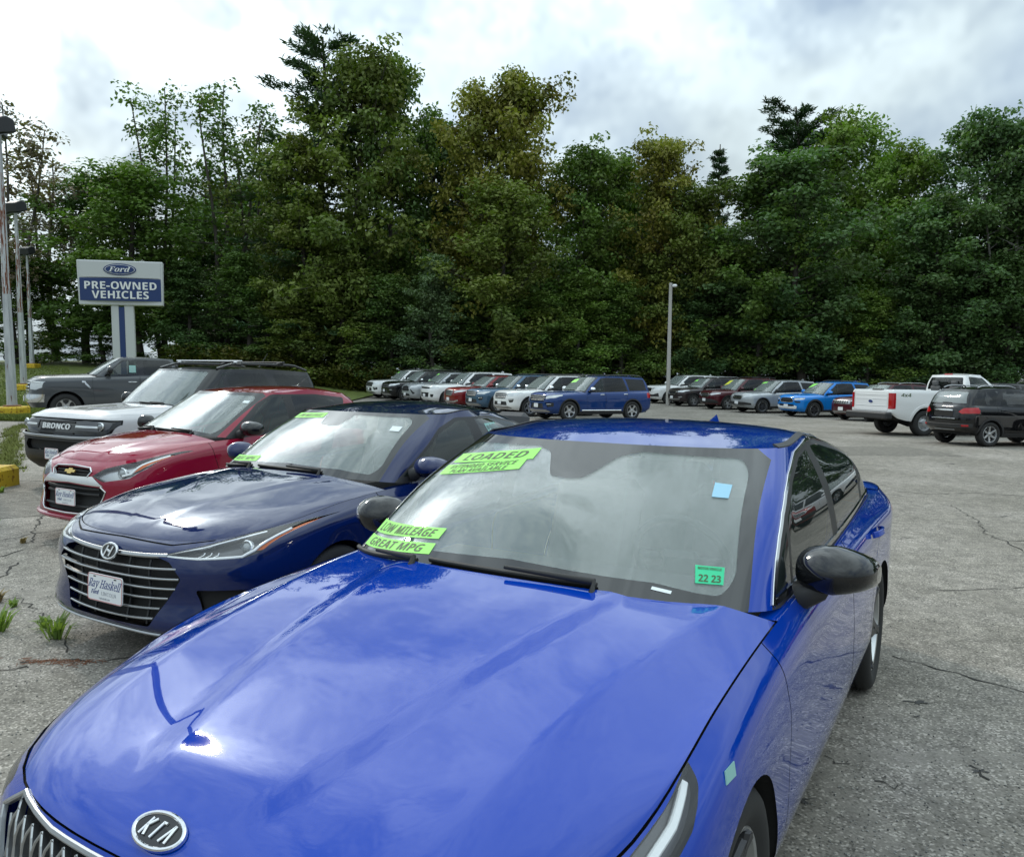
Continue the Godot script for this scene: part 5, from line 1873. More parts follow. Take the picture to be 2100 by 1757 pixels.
	var rows2 := [
		["white_suv", "white car with v shaped grille at the far end of the right row", {"L": 5.0, "W": 0.98, "H": 1.77, "nose": 1.02, "belt": 1.12, "ws": 1.40, "wt": 2.15, "WB": 2.9, "rr": 4.65,
			"face": [["headlight", [0.44, 0.88, 0.50, 0.97, 0.94, 1.01, 0.92, 0.92], M.lamp_white, -0.01, true], ["grille", [-0.1, 0.97, 0.44, 0.95, 0.36, 0.74, -0.1, 0.72], M.seam, -0.02, false], ["lower_grille", [-0.1, 0.56, 0.60, 0.56, 0.9, 0.66, 0.92, 0.44, -0.1, 0.42], M.cladding, -0.01, false]],
			"bars": [[[0.0, 0.74, 0.34, 0.77, 0.43, 0.94], 0.04, M.chrome]]}, {"paint": M.white_paint}, 8.35, -50.4],
		["dark_brown_suv", "dark brown car with bright grille surround next to the white one", {"H": 1.69, "rails": true, "railm": M.satin, "L": 4.76, "W": 0.945, "WB": 2.78,
			"face": [["headlight", [0.42, 0.83, 0.50, 0.90, 0.90, 0.96, 0.92, 0.90, 0.84, 0.82], M.lamp_white, -0.01, true], ["grille", [-0.1, 0.90, 0.38, 0.88, 0.42, 0.80, 0.34, 0.68, -0.1, 0.67], M.seam, -0.02, false], ["fog_lamp", [0.58, 0.56, 0.80, 0.60, 0.84, 0.54, 0.66, 0.48], M.satin, 0.0, true], ["front_lip", [-0.1, 0.42, 0.7, 0.45, 0.7, 0.40, -0.1, 0.36], M.satin, 0.008, false]],
			"bars": [[[0.0, 0.685, 0.33, 0.69, 0.41, 0.80, 0.37, 0.875, 0.0, 0.89], 0.03, M.chrome]]}, {"paint": M.p_brown, "stickers": [[-0.55, 1.52, -0.2, 1.54, -0.2, 1.44, -0.56, 1.41]]}, 9.25, -47.4],
		["maroon_suv", "maroon car with hexagonal grille and yellow stickers in the right row", {"H": 1.73, "L": 4.63, "rails": true, "railm": M.cladding,
			"face": [["headlight", [0.42, 0.80, 0.52, 0.89, 0.88, 0.93, 0.90, 0.86, 0.60, 0.78], M.lamp_white, -0.01, true], ["grille", [-0.1, 0.88, 0.34, 0.87, 0.42, 0.79, 0.34, 0.70, -0.1, 0.69], M.seam, -0.02, false], ["lower_grille", [-0.1, 0.60, 0.62, 0.58, 0.86, 0.50, 0.86, 0.36, -0.1, 0.34], M.cladding, 0.0, false]],
			"bars": [[[0.0, 0.69, 0.33, 0.70, 0.41, 0.79, 0.33, 0.87, 0.0, 0.88], 0.035, M.chrome], [[0.0, 0.79, 0.40, 0.79], 0.04, M.satin]]}, {"paint": M.p_maroon, "stickm": null, "stickers": [[-0.60, 1.54, -0.15, 1.58, -0.2, 1.36, -0.66, 1.26]]}, 10.45, -44.5],
		["silver_suv", "silver crossover with thick chrome grille wing beside the bright blue one", {
			"face": [["headlight", [0.34, 0.80, 0.46, 0.89, 0.90, 0.97, 0.90, 0.92, 0.70, 0.84, 0.44, 0.78], M.lamp_white, -0.01, true], ["grille", [-0.1, 0.88, 0.40, 0.87, 0.36, 0.72, 0.28, 0.68, -0.1, 0.68], M.seam, -0.02, false], ["lower_grille", [-0.1, 0.56, 0.6, 0.56, 0.86, 0.52, 0.86, 0.42, -0.1, 0.40], M.cladding, -0.005, false], ["front_lip", [-0.1, 0.40, 0.5, 0.40, 0.6, 0.34, -0.1, 0.33], M.satin, 0.01, false]],
			"bars": [[[0.0, 0.77, 0.30, 0.79, 0.42, 0.87], 0.05, M.chrome]]}, {"paint": M.p_silver, "mirrorm": M.cladding, "stickers": [[-0.58, 1.54, -0.12, 1.58, -0.14, 1.50, -0.60, 1.45], [-0.74, 1.20, -0.5, 1.22, -0.5, 1.14, -0.74, 1.12]], "wh": dark}, 11.45, -41.7],
		["bright_blue_suv", "bright sky blue crossover with white skid plate left of the white pickup", {"L": 4.60, "W": 0.93, "H": 1.70, "nose": 0.99, "belt": 1.07, "rails": true, "sq": 4.0, "clad": 0.085, "archgap": 0.06, "R": 0.365,
			"face": [["headlight", [0.50, 0.80, 0.52, 0.90, 0.90, 0.93, 0.90, 0.84], M.lamp_white, -0.01, true], ["grille", [-0.1, 0.90, 0.36, 0.88, 0.46, 0.78, 0.42, 0.70, -0.1, 0.68], M.seam, -0.02, false], ["lower_grille", [-0.1, 0.60, 0.50, 0.60, 0.56, 0.52, -0.1, 0.50], M.seam, -0.02, false], ["fog_recess", [0.52, 0.78, 0.84, 0.76, 0.82, 0.68, 0.60, 0.68], M.cladding, -0.01, true], ["front_lip", [-0.1, 0.50, 0.44, 0.50, 0.58, 0.56, 0.70, 0.52, 0.66, 0.40, -0.1, 0.38], M.white, 0.012, false]],
			"bars": [[[0.0, 0.79, 0.42, 0.79], 0.03, M.cladding], [[0.0, 0.68, 0.42, 0.70, 0.47, 0.78, 0.37, 0.89, 0.0, 0.91], 0.02, M.satin]]}, {"paint": M.p_sky, "stickers": [[-0.60, 1.56, -0.16, 1.58, -0.30, 1.42, -0.66, 1.36]], "wh": dark}, 13.07, -39.0],
		["dark_red_suv", "dark red car with seven slot grille half hidden behind the white pickup", {"L": 4.62, "W": 0.93, "H": 1.68, "rails": true, "railm": M.satin,
			"face": [["headlight", [0.50, 0.86, 0.50, 0.92, 0.90, 0.95, 0.90, 0.90], M.lamp_white, -0.01, true], ["grille", [-0.1, 0.91, 0.52, 0.90, 0.50, 0.74, -0.1, 0.73], M.satin, 0.005, false], ["front_lip", [-0.1, 0.42, 0.5, 0.42, 0.6, 0.36, -0.1, 0.35], M.satin, 0.01, false]],
			"bars": [[[0.08, 0.75, 0.08, 0.89], 0.05, M.seam], [[0.22, 0.75, 0.22, 0.89], 0.05, M.seam], [[0.36, 0.75, 0.36, 0.89], 0.05, M.seam]]}, {"paint": M.p_maroon}, 14.6, -36.3],
		["dark_grey_suv", "dark grey car seen over the bed of the white pickup", {"face": [], "H": 1.78}, {"paint": M.p_grey}, 17.4, -33.0],
	]
	for r in rows2:
		var p: Dictionary = mid.duplicate(true)
		p.merge(r[2], true)
		p.merge(r[3], true)
		if p.has("stickm") and p.stickm == null:
			p.stickm = M.sticker_yellow
		far_suv(r[0], r[1], p, stand(r[4], r[5], 19.0))
	build_black_crossover()
	build_pickups()
	# cars past the right edge, mirrored in the side of the blue sedan
	for r in [["red_suv", "red car just past the right edge, mirrored in the blue sedan's window", M.p_darkred, 13.9, -15.6], ["white_suv", "white car just past the right edge, mirrored in the blue sedan's window", M.white_paint, 13.3, -19.0]]:
		var p: Dictionary = mid.duplicate(true)
		p.merge(rows2[2][2], true)
		p.merge({"paint": r[2], "group": "cars past the right edge"}, true)
		far_suv(r[0], r[1], p, stand(r[3], r[4], 14.0))

# small black crossover seen from behind, at the right edge
func build_black_crossover():
	var p := {"L": 4.10, "W": 0.885, "H": 1.62, "nose": 0.98, "belt": 1.06, "ws": 1.08, "wt": 1.78, "FO": 0.80, "WB": 2.52, "R": 0.335, "clad": 0.06, "rr": 3.72, "paint": M.p_black, "dB": 2.05, "dC": 3.0, "rails": true, "railm": M.satin, "rearm": M.rear_pane,
		"tail": [0.50, 0.93, 0.62, 1.03, 0.95, 1.06, 0.95, 0.90, 0.60, 0.88], "group": "", "face": [], "hm": 30,
		"wh": {"R": 0.335, "W": 0.215, "rim": 0.225, "n": 6, "w0": 0.06, "w1": 0.05, "k": 40, "mat": M.alloy}}
	var v := far_suv("black_crossover", "small glossy black crossover seen from behind at the right edge", p, stand(15.9, -23.6, 194.0).translated_local(Vector3(0, 0, 0)))
	var o: Node3D = v.o
	o.remove_meta("group")
	part(o, "bright_bar", both(bar(v.body, 1, pv([0.0, 0.965, 0.2, 0.965, 0.33, 0.96]), 0.035, 0.02, 0.0, false, 0.05, true)), M.chrome)
	part(o, "bumper_strip", both(bar(v.body, 1, pv([0.0, 0.74, 0.3, 0.74, 0.42, 0.735]), 0.025, 0.012, 0.0, false, 0.05, true)), M.satin)
	var low := MB.new()
	low.add(bar(v.body, 1, pv([0.0, 0.55, 0.4, 0.55, 0.84, 0.56]), 0.10, 0.02, 0.0, false, 0.05, true))
	part(o, "bumper_cladding", both(low), M.cladding)
	pair(o, "reflector", bar(v.body, 1, pv([0.62, 0.56, 0.78, 0.565]), 0.045, 0.012, 0.018, false, 0.05, true), M.red_lens)
	part(o, "skid_plate", both(bar(v.body, 1, pv([0.0, 0.435, 0.36, 0.44]), 0.03, 0.02, 0.0, false, 0.05, true)), M.satin)
	var tg := MB.new()
	tg.add(bar(v.body, 1, pv([0.0, 0.86, 0.34, 0.86]), 0.13, 0.004, 0.0, false, 0.05, true))
	part(o, "number_plate_recess", both(tg), M.seam)
	var wp := bar(v.cab, 1, pv([0.0, 1.165, 0.16, 1.16]), 0.02, 0.015, 0.004, false, 0.04, true)
	part(o, "rear_wiper", both(wp), M.rubber)

func pickup(p: Dictionary) -> Dictionary:
	var L: float = p.L
	var W: float = p.W
	var H: float = p.H
	var hh: float = p.nose
	var be: float = p.belt
	var ws: float = p.ws
	var wt: float = p.wt
	var ce: float = p.cab_end
	var g: float = p.sill
	var s := {
		"paint": p.paint, "hm": 30, "hk": 18,
		"rings": [
			[0.10, 0.5, 3.6, W * 0.93, W * 0.95, W * 0.94, 8.0, 0.25, L - 0.04, 0.42 + g, 0.42 + g, 0.42 + g, 0.46 + g, 0.60 + g],
			[0.00, 0.5, 3.6, W * 0.985, W * 0.985, W * 0.985, 8.0, 0.25, L, 0.56 + g, 0.56 + g, 0.54 + g, 0.58 + g, 0.64 + g],
			[0.02, 0.5, 3.6, W, W, W, 8.0, 0.25, L, 0.80 + g, 0.82 + g, 0.80 + g, 0.82 + g, 0.82 + g],
			[0.04, 0.5, 3.6, W, W * 0.99, W, 8.0, 0.25, L, hh - 0.18, hh - 0.16, be - 0.20, be - 0.16, be - 0.16],
			[0.07, 0.5, 3.6, W * 0.985, W * 0.98, W * 0.985, 8.0, 0.25, L - 0.005, hh - 0.06, hh - 0.06, be - 0.05, be - 0.03, be - 0.03],
			[0.14, 0.5, 3.6, W * 0.91, W * 0.955, W * 0.955, 8.0, 0.25, L - 0.02, hh, hh + 0.02, be, be + 0.02, be + 0.02]],
		"seg": [2, 3, 4, 4, 3],
		"hood": {"a": ws + 0.16, "mid": [0.14, hh, 0.25, hh + 0.06, 0.6, hh + 0.10, ws - 0.04, hh + 0.15], "pw": 3.5, "cy": 3.0},
		"cab": [
			[ws, 0.40, 3.4, W * 0.90, W * 0.935, W * 0.92, 7.0, 0.15, ce, be + 0.04, be - 0.03, be - 0.02, be - 0.02, be - 0.02],
			[(ws + wt) * 0.5 - 0.01, 0.38, 3.3, W * 0.835, W * 0.87, W * 0.85, 7.0, 0.15, ce - 0.02, (be + H) * 0.5, (be + H) * 0.5 - 0.02, (be + H) * 0.5 - 0.02, (be + H) * 0.5 - 0.02, (be + H) * 0.5 - 0.02],
			[wt, 0.36, 3.2, W * 0.735, W * 0.77, W * 0.75, 6.0, 0.15, ce - 0.09, H - 0.06, H - 0.05, H - 0.045, H - 0.06, H - 0.06]],
		"cseg": [7, 6],
		"roof": [wt, H - 0.06, wt + 0.3, H - 0.015, (wt + ce) * 0.5, H, ce - 0.09, H - 0.06],
		"axles": [p.FO, p.FO + p.WB], "arch": p.R + p.get("archgap", 0.075), "track": W - 0.04,
		"wh": p.wh,
		"mirror": {"at": Vector3(W + 0.12, be + 0.16, ws + 0.50), "foot": Vector3(W * 0.93, be + 0.06, ws + 0.48), "size": Vector3(0.13, 0.13, 0.10), "m": p.get("mirrorm", M.gloss_black)},
		"beltline": be, "inwide": W * 0.76, "seat_a": 1.10, "rows": p.get("rows", 2), "lip": 0.05, "body": [], "glass": [],
	}
	return s

func bed(o: Node3D, p: Dictionary) -> void:
	var m := MB.new()
	var W: float = p.W * 0.86
	var a0: float = p.cab_end + 0.04
	var a1: float = p.L - 0.09
	var h0: float = 0.78 + p.sill
	var h1: float = p.belt - 0.02
	m.quad(Vector3(-W, h0, a1), Vector3(W, h0, a1), Vector3(W, h0, a0), Vector3(-W, h0, a0))
	m.quad(Vector3(-W, h0, a0), Vector3(-W, h1, a0), Vector3(-W, h1, a1), Vector3(-W, h0, a1))
	m.quad(Vector3(W, h0, a1), Vector3(W, h1, a1), Vector3(W, h1, a0), Vector3(W, h0, a0))
	m.quad(Vector3(-W, h0, a1), Vector3(-W, h1, a1), Vector3(W, h1, a1), Vector3(W, h0, a1))
	m.quad(Vector3(W, h0, a0), Vector3(W, h1, a0), Vector3(-W, h1, a0), Vector3(-W, h0, a0))
	part(o, "bed_liner", m, p.paint)
	var c := MB.new()
	c.box(Vector3(0, (h0 + p.belt) * 0.5 - 0.02, p.cab_end - 0.06), Vector3(p.W * 1.74, p.belt - h0, 0.10), 0.03)
	part(o, "cab_back", c, p.paint)
	# rails over the lip
	for sd in [-1.0, 1.0]:
		var r := MB.new()
		r.box(Vector3(sd * p.W * 0.905, p.belt + 0.018, (a0 + a1) * 0.5), Vector3(p.W * 0.11, 0.03, a1 - a0), 0.01)
		part(o, "bed_rail", r, M.cladding if p.get("dark_rail", false) else p.paint)

func build_pickups():
	# grey crew cab at the left, behind the near row
	var p := {"L": 5.85, "W": 1.01, "H": 1.93, "nose": 1.24, "belt": 1.34, "ws": 1.58, "wt": 2.30, "cab_end": 3.98, "FO": 0.95, "WB": 3.68, "R": 0.41, "sill": 0.0, "paint": M.p_grey, "mirrorm": M.gloss_black,
		"wh": {"R": 0.41, "W": 0.26, "rim": 0.255, "n": 6, "double": 0.4, "w0": 0.06, "w1": 0.05, "mat": M.alloy}}
	var s := pickup(p)
	var fd := rounded([1.62, 2.2, 1.64, 1.0, 1.70, 0.52, 2.88, 0.52, 2.90, 2.2], 0.05)
	var rd := rounded([2.91, 2.2, 2.91, 0.52, 3.78, 0.52, 3.86, 0.9, 3.90, 2.2], 0.05)
	s.body = [
		front("headlight", [0.70, 0.94, 0.68, 1.15, 0.74, 1.17, 1.00, 1.17, 1.01, 0.98, 0.96, 0.92], M.lamp_white, 0.015, -0.01, true),
		front("grille", [-0.1, 1.15, 0.66, 1.15, 0.70, 1.02, 0.66, 0.86, -0.1, 0.86], M.seam, 0.02, -0.05),
		front("bumper", [-0.1, 0.78, 1.05, 0.80, 1.05, 0.58, -0.1, 0.56], M.chrome, 0.02, 0.03),
		{"n": "sill_trim", "pr": 0, "poly": pv([1.4, 0.0, 1.4, 0.60, 4.2, 0.60, 4.2, 0.0]), "m": p.paint, "off": 0.004},
	] + door_gaps([{"n": "front_door", "pr": 0, "poly": fd, "m": p.paint}, {"n": "rear_door", "pr": 0, "poly": rd, "m": p.paint}])
	s.glass = [
		win("front_side_window", [1.98, 1.28, 2.04, 1.42, 2.48, 1.79, 2.84, 1.81, 2.83, 1.40, 2.25, 1.37, 2.16, 1.30], M.side),
		win("rear_side_window", [3.0, 1.40, 3.0, 1.81, 3.70, 1.81, 3.78, 1.74, 3.78, 1.41], M.tint, 0.04),
		{"n": "window_frame", "pr": 0, "poly": rounded([1.86, 1.25, 2.44, 1.82, 2.9, 1.835, 3.74, 1.835, 3.82, 1.74, 3.82, 1.385, 2.9, 1.37], 0.03), "m": M.gloss_black, "split": false},
		{"n": "windshield", "pr": 1, "poly": rounded([-0.1, 1.42, 0.6, 1.40, 0.84, 1.38, 0.70, 1.83, -0.1, 1.855], 0.03), "m": M.pane_far, "split": false},
		{"n": "windshield_border", "pr": 1, "poly": pv([-0.1, 0.8, 0.92, 0.8, 0.87, 1.34, 0.73, 1.86, -0.1, 1.88]), "m": M.frit, "split": false},
		{"n": "rear_window", "pr": 1, "back": true, "poly": rounded([-0.1, 1.42, 0.72, 1.42, 0.66, 1.80, -0.1, 1.80], 0.05), "m": M.tint, "split": false},
	]
	var v := vehicle("grey_pickup", "dark grey crew cab pickup with chrome bumper on the grass edge below the blue sign", "pickup", s, stand(-14.05, -23.6, 33.0, 0.13))
	var o: Node3D = v.o
	bed(o, p)
	for h in [1.10, 1.0, 0.90]:
		part(o, "grille_bar", both(bar(v.body, 1, pv([0.0, h, 0.4, h, 0.68, h]), 0.05, 0.03, -0.02, false, 0.06)), M.chrome)
	pair(o, "lamp_trim", bar(v.body, 1, pv([0.70, 1.15, 0.90, 1.15, 0.985, 1.13]), 0.03, 0.02, -0.005, false, 0.05), M.drl)
	chrome_line(o, v.body, 0, [1.36, 1.16, 1.44, 1.155, 1.46, 1.10, 1.58, 0.98], 0.05, 0.02, M.chrome, "fender_vent")
	handle(o, v.body, 2.70, 1.17, M.chrome, 0.24)
	handle(o, v.body, 3.66, 1.17, M.chrome, 0.24)
	window_sheet(o, v.cab, 2.62, 2.80, 1.45, 1.66)
	plate(o, Vector3(0, 0.66, -0.05), 0.0, false)
	var ft := MB.new()
	ft.box(Vector3(-1.01, 1.50, 2.05), Vector3(0.02, 0.04, 0.05), 0.01)
	# white single cab at the right, seen from behind
	p = {"L": 5.85, "W": 1.01, "H": 2.04, "nose": 1.34, "belt": 1.43, "ws": 1.52, "wt": 2.12, "cab_end": 3.02, "FO": 0.97, "WB": 3.60, "R": 0.41, "sill": 0.10, "archgap": 0.10, "paint": M.white_paint, "mirrorm": M.cladding, "rows": 1,
		"wh": {"R": 0.41, "W": 0.26, "rim": 0.235, "n": 8, "steel": true, "mat": M.steel}}
	s = pickup(p)
	fd = rounded([1.58, 2.3, 1.60, 1.0, 1.66, 0.62, 2.86, 0.62, 2.90, 2.3], 0.05)
	s.body = [
		{"n": "taillight", "pr": 1, "back": true, "poly": rounded([0.83, 0.86, 0.83, 1.36, 1.06, 1.36, 1.06, 0.90, 1.0, 0.86], 0.02), "m": M.red_lens, "off": 0.008},
		{"n": "tailgate_gap", "pr": 1, "back": true, "poly": pv([-0.1, 0.775, 0.80, 0.775, 0.80, 1.40, 0.792, 1.40, 0.792, 0.783, -0.1, 0.783]), "m": M.seam, "off": -0.006, "split": false},
		{"n": "tailgate", "pr": 1, "back": true, "poly": pv([-0.1, 0.783, 0.792, 0.783, 0.792, 1.6, -0.1, 1.6]), "m": p.paint, "split": false},
	] + door_gaps([{"n": "front_door", "pr": 0, "poly": fd, "m": p.paint}])
	s.glass = [
		win("front_side_window", [1.94, 1.46, 2.30, 1.86, 2.78, 1.90, 2.80, 1.48], M.side),
		{"n": "window_frame", "pr": 0, "poly": rounded([1.84, 1.42, 2.28, 1.89, 2.82, 1.925, 2.84, 1.45], 0.03), "m": M.gloss_black, "split": false},
		{"n": "windshield", "pr": 1, "poly": rounded([-0.1, 1.52, 0.6, 1.50, 0.84, 1.48, 0.72, 1.93, -0.1, 1.96], 0.03), "m": M.pane_far, "split": false},
		{"n": "windshield_border", "pr": 1, "poly": pv([-0.1, 0.8, 0.90, 0.8, 0.87, 1.44, 0.74, 1.97, -0.1, 1.99]), "m": M.frit, "split": false},
		{"n": "rear_window", "pr": 1, "back": true, "poly": rounded([-0.1, 1.50, 0.80, 1.50, 0.70, 1.90, -0.1, 1.91], 0.05), "m": M.tint, "split": false},
	]
	v = vehicle("white_pickup", "white single cab pickup with black rear bumper, seen from behind", "pickup", s, stand(17.35, -28.05, 194.0))
	o = v.o
	bed(o, p)
	for h in [1.30, 1.17, 0.95]:
		part(o, "tailgate_crease", both(bar(v.body, 1, pv([0.0, h, 0.74, h]), 0.02, 0.010, 0.0, false, 0.06, true)), p.paint)
	var bm := MB.new()
	bm.box(Vector3(0, 0.64, p.L + 0.08), Vector3(2.0, 0.22, 0.26), 0.04)
	part(o, "rear_bumper", bm, M.cladding)
	var hook := MB.new()
	hook.box(Vector3(0, 0.45, p.L + 0.02), Vector3(0.10, 0.10, 0.30), 0.01)
	hook.box(Vector3(0, 0.52, p.L - 0.3), Vector3(1.1, 0.10, 0.10), 0.02)
	part(o, "tow_hitch", hook, M.under)
	var axle := MB.new()
	axle.tube([Vector3(-0.85, 0.41, 4.57), Vector3(-0.2, 0.41, 4.57), Vector3(0.2, 0.41, 4.57), Vector3(0.85, 0.41, 4.57)], [0.06, 0.07, 0.15, 0.07], 10)
	part(o, "rear_axle", axle, M.under)
	var ob := Transform3D(Basis(), Vector3(0, 1.08, p.L + 0.004))
	oval_badge(o, ob, 0.20, 0.09, M.ink_navy)
	var hl := MB.new()
	hl.box(Vector3(0.25, 1.465, p.L - 0.06), Vector3(0.46, 0.06, 0.10), 0.02)
	part(o, "tailgate_cap", hl, M.cladding)
	var br := MB.new()
	br.box(Vector3(0, 2.0, p.cab_end - 0.13), Vector3(0.34, 0.05, 0.05), 0.015)
	part(o, "brake_lamp", br, M.red_lens)
	for sd in [-1.0, 1.0]:
		var f: Array = v.body.find(0, Vector2(5.34, 1.30))
		if f.size():
			var q: Vector3 = f[0]
			q.x = sd * (absf(q.x) + 0.002)
			part(o, "lettering", letters("4x4", 0.11, 0.002, "Droid Sans", true, 0.2, 1.5), M.ink_black, Transform3D(Basis(Vector3(0, 0, -sd), Vector3.UP, Vector3(sd, 0, 0)), q))
	# the mirror-image flares over the rear wheels
	var fl := []
	for k in 25:
		var a := PI * (-0.02 + 1.04 * k / 24.0)
		fl.append_array([4.57 + cos(a) * 0.56, 0.41 + sin(a) * 0.56])
	pair(o, "wheel_flare", bar(v.body, 0, pv(fl), 0.09, 0.02, -0.004, false, 0.05), p.paint)
	# red pickup beyond, only its cab shows
	var p2: Dictionary = p.duplicate(true)
	p2.merge({"paint": M.p_scarlet, "wh": {"R": 0.41, "W": 0.26, "rim": 0.255, "n": 6, "double": 0.4, "w0": 0.06, "w1": 0.05, "k": 24, "mat": M.alloy}}, true)
	var s2 := pickup(p2)
	s2.glass = s.glass.duplicate(true)
	v = vehicle("red_pickup", "red pickup glimpsed through and beside the cab of the white pickup", "pickup", s2, stand(20.3, -31.0, 20.0))
	bed(v.o, p2)
# ---------------------------------------------------------------- the place
func speckle_picture(S: int, seed_: int) -> Array:
	# crushed stone in worn binder, S pixels for 2.4 m: [colour, relief]
	var a := FastNoiseLite.new()
	a.seed = seed_
	a.noise_type = FastNoiseLite.TYPE_CELLULAR
	a.frequency = 0.26
	a.cellular_return_type = FastNoiseLite.RETURN_CELL_VALUE
	a.fractal_type = FastNoiseLite.FRACTAL_NONE
	var b := FastNoiseLite.new()
	b.seed = seed_ + 1
	b.noise_type = FastNoiseLite.TYPE_CELLULAR
	b.frequency = 0.26
	b.cellular_return_type = FastNoiseLite.RETURN_DISTANCE
	b.fractal_type = FastNoiseLite.FRACTAL_NONE
	var c := FastNoiseLite.new()
	c.seed = seed_ + 2
	c.frequency = 0.012
	c.fractal_octaves = 5
	var ia := a.get_seamless_image(S, S).get_data()
	var ib := b.get_seamless_image(S, S).get_data()
	var ic := c.get_seamless_image(S, S).get_data()
	var col := PackedByteArray()
	var hgt := PackedByteArray()
	col.resize(S * S * 3)
	hgt.resize(S * S)
	for i in S * S:
		var v := ia[i] / 255.0
		var d := ib[i] / 255.0
		var m := ic[i] / 255.0
		var k := 0.86 + 0.20 * (v - 0.5) + 0.22 * (m - 0.5)
		if v > 0.86:
			k += 0.20
		if v < 0.10:
			k -= 0.12
		k *= 1.0 - 0.12 * clampf(d * 1.4 - 0.3, 0, 1)
		k = clampf(k, 0.2, 1.25) / 1.25
		col[i * 3] = int(255 * k)
		col[i * 3 + 1] = int(255 * k * 0.992)
		col[i * 3 + 2] = int(255 * k * (0.965 + 0.02 * v))
		hgt[i] = int(255 * clampf(0.75 - d * 0.6 + v * 0.25, 0, 1))
	return [Image.create_from_data(S, S, false, Image.FORMAT_RGB8, col), Image.create_from_data(S, S, false, Image.FORMAT_L8, hgt)]

func blotch_picture(S: int) -> Image:
	# old patches, drips and dirt over 32 m
	var c := FastNoiseLite.new()
	c.seed = 77
	c.frequency = 0.010
	c.fractal_octaves = 6
	c.fractal_gain = 0.6
	var e := FastNoiseLite.new()
	e.seed = 78
	e.frequency = 0.05
	e.fractal_octaves = 3
	var ic := c.get_seamless_image(S, S).get_data()
	var ie := e.get_seamless_image(S, S).get_data()
	var col := PackedByteArray()
	col.resize(S * S * 3)
	for i in S * S:
		var m := ic[i] / 255.0
		var s := ie[i] / 255.0
		var k := 0.87 + 0.24 * (m - 0.5) + 0.09 * (s - 0.5)
		if s < 0.13:
			k *= 0.86
		k = clampf(k, 0.3, 1.0)
		col[i * 3] = int(255 * k)
		col[i * 3 + 1] = int(255 * k * 0.995)
		col[i * 3 + 2] = int(255 * k * (0.985 - 0.03 * (1.0 - m)))
	var im := Image.create_from_data(S, S, false, Image.FORMAT_RGB8, col)
	var rng := RandomNumberGenerator.new()
	rng.seed = 4
	for i in 90:     # oil drips
		var x := rng.randi_range(2, S - 8)
		var y := rng.randi_range(2, S - 8)
		var w := rng.randi_range(1, 3)
		for q in w * w * 2:
			var px := clampi(x + int(rng.randfn() * w * 0.7), 0, S - 1)
			var py := clampi(y + int(rng.randfn() * w * 0.7), 0, S - 1)
			im.set_pixel(px, py, im.get_pixel(px, py).darkened(0.35))
	return im

func lawn_lift(x: float, z: float) -> float:
	var near := smoothstep(-25.2, -26.6, z + 0.25 * sin(x * 0.9) + (x + 16.0) * 0.10)
	return 0.10 * near + 1.75 * smoothstep(-27.0, -74.0, z) * smoothstep(-8.0, -22.0, x)

func sheet(x0: float, x1: float, z0: float, z1: float, step: float, lift, uvs := 0.4167) -> ArrayMesh:
	var nx := maxi(1, int((x1 - x0) / step))
	var nz := maxi(1, int((z0 - z1) / step))
	var v := PackedVector3Array()
	var n := PackedVector3Array()
	var u := PackedVector2Array()
	var u2 := PackedVector2Array()
	var ix := PackedInt32Array()
	var f := func(x: float, z: float) -> float: return ground(x, z) + (float(lift.call(x, z)) if lift is Callable else float(lift))
	for j in nz + 1:
		for i in nx + 1:
			var x := lerpf(x0, x1, float(i) / nx)
			var z := lerpf(z0, z1, float(j) / nz)
			v.append(Vector3(x, f.call(x, z), z))
			n.append(Vector3(f.call(x - 0.3, z) - f.call(x + 0.3, z), 0.6, f.call(x, z - 0.3) - f.call(x, z + 0.3)).normalized())
			u.append(Vector2(x, z) * uvs)
			u2.append(Vector2(x, z) / 32.0)
	for j in nz:
		for i in nx:
			var k := j * (nx + 1) + i
			ix.append_array([k, k + nx + 1, k + 1, k + 1, k + nx + 1, k + nx + 2])
	var a := []
	a.resize(Mesh.ARRAY_MAX)
	a[Mesh.ARRAY_VERTEX] = v
	a[Mesh.ARRAY_NORMAL] = n
	a[Mesh.ARRAY_TEX_UV] = u
	a[Mesh.ARRAY_TEX_UV2] = u2
	a[Mesh.ARRAY_INDEX] = ix
	a[Mesh.ARRAY_INDEX] = ix
	var m := ArrayMesh.new()
	m.add_surface_from_arrays(Mesh.PRIMITIVE_TRIANGLES, a)
	return m

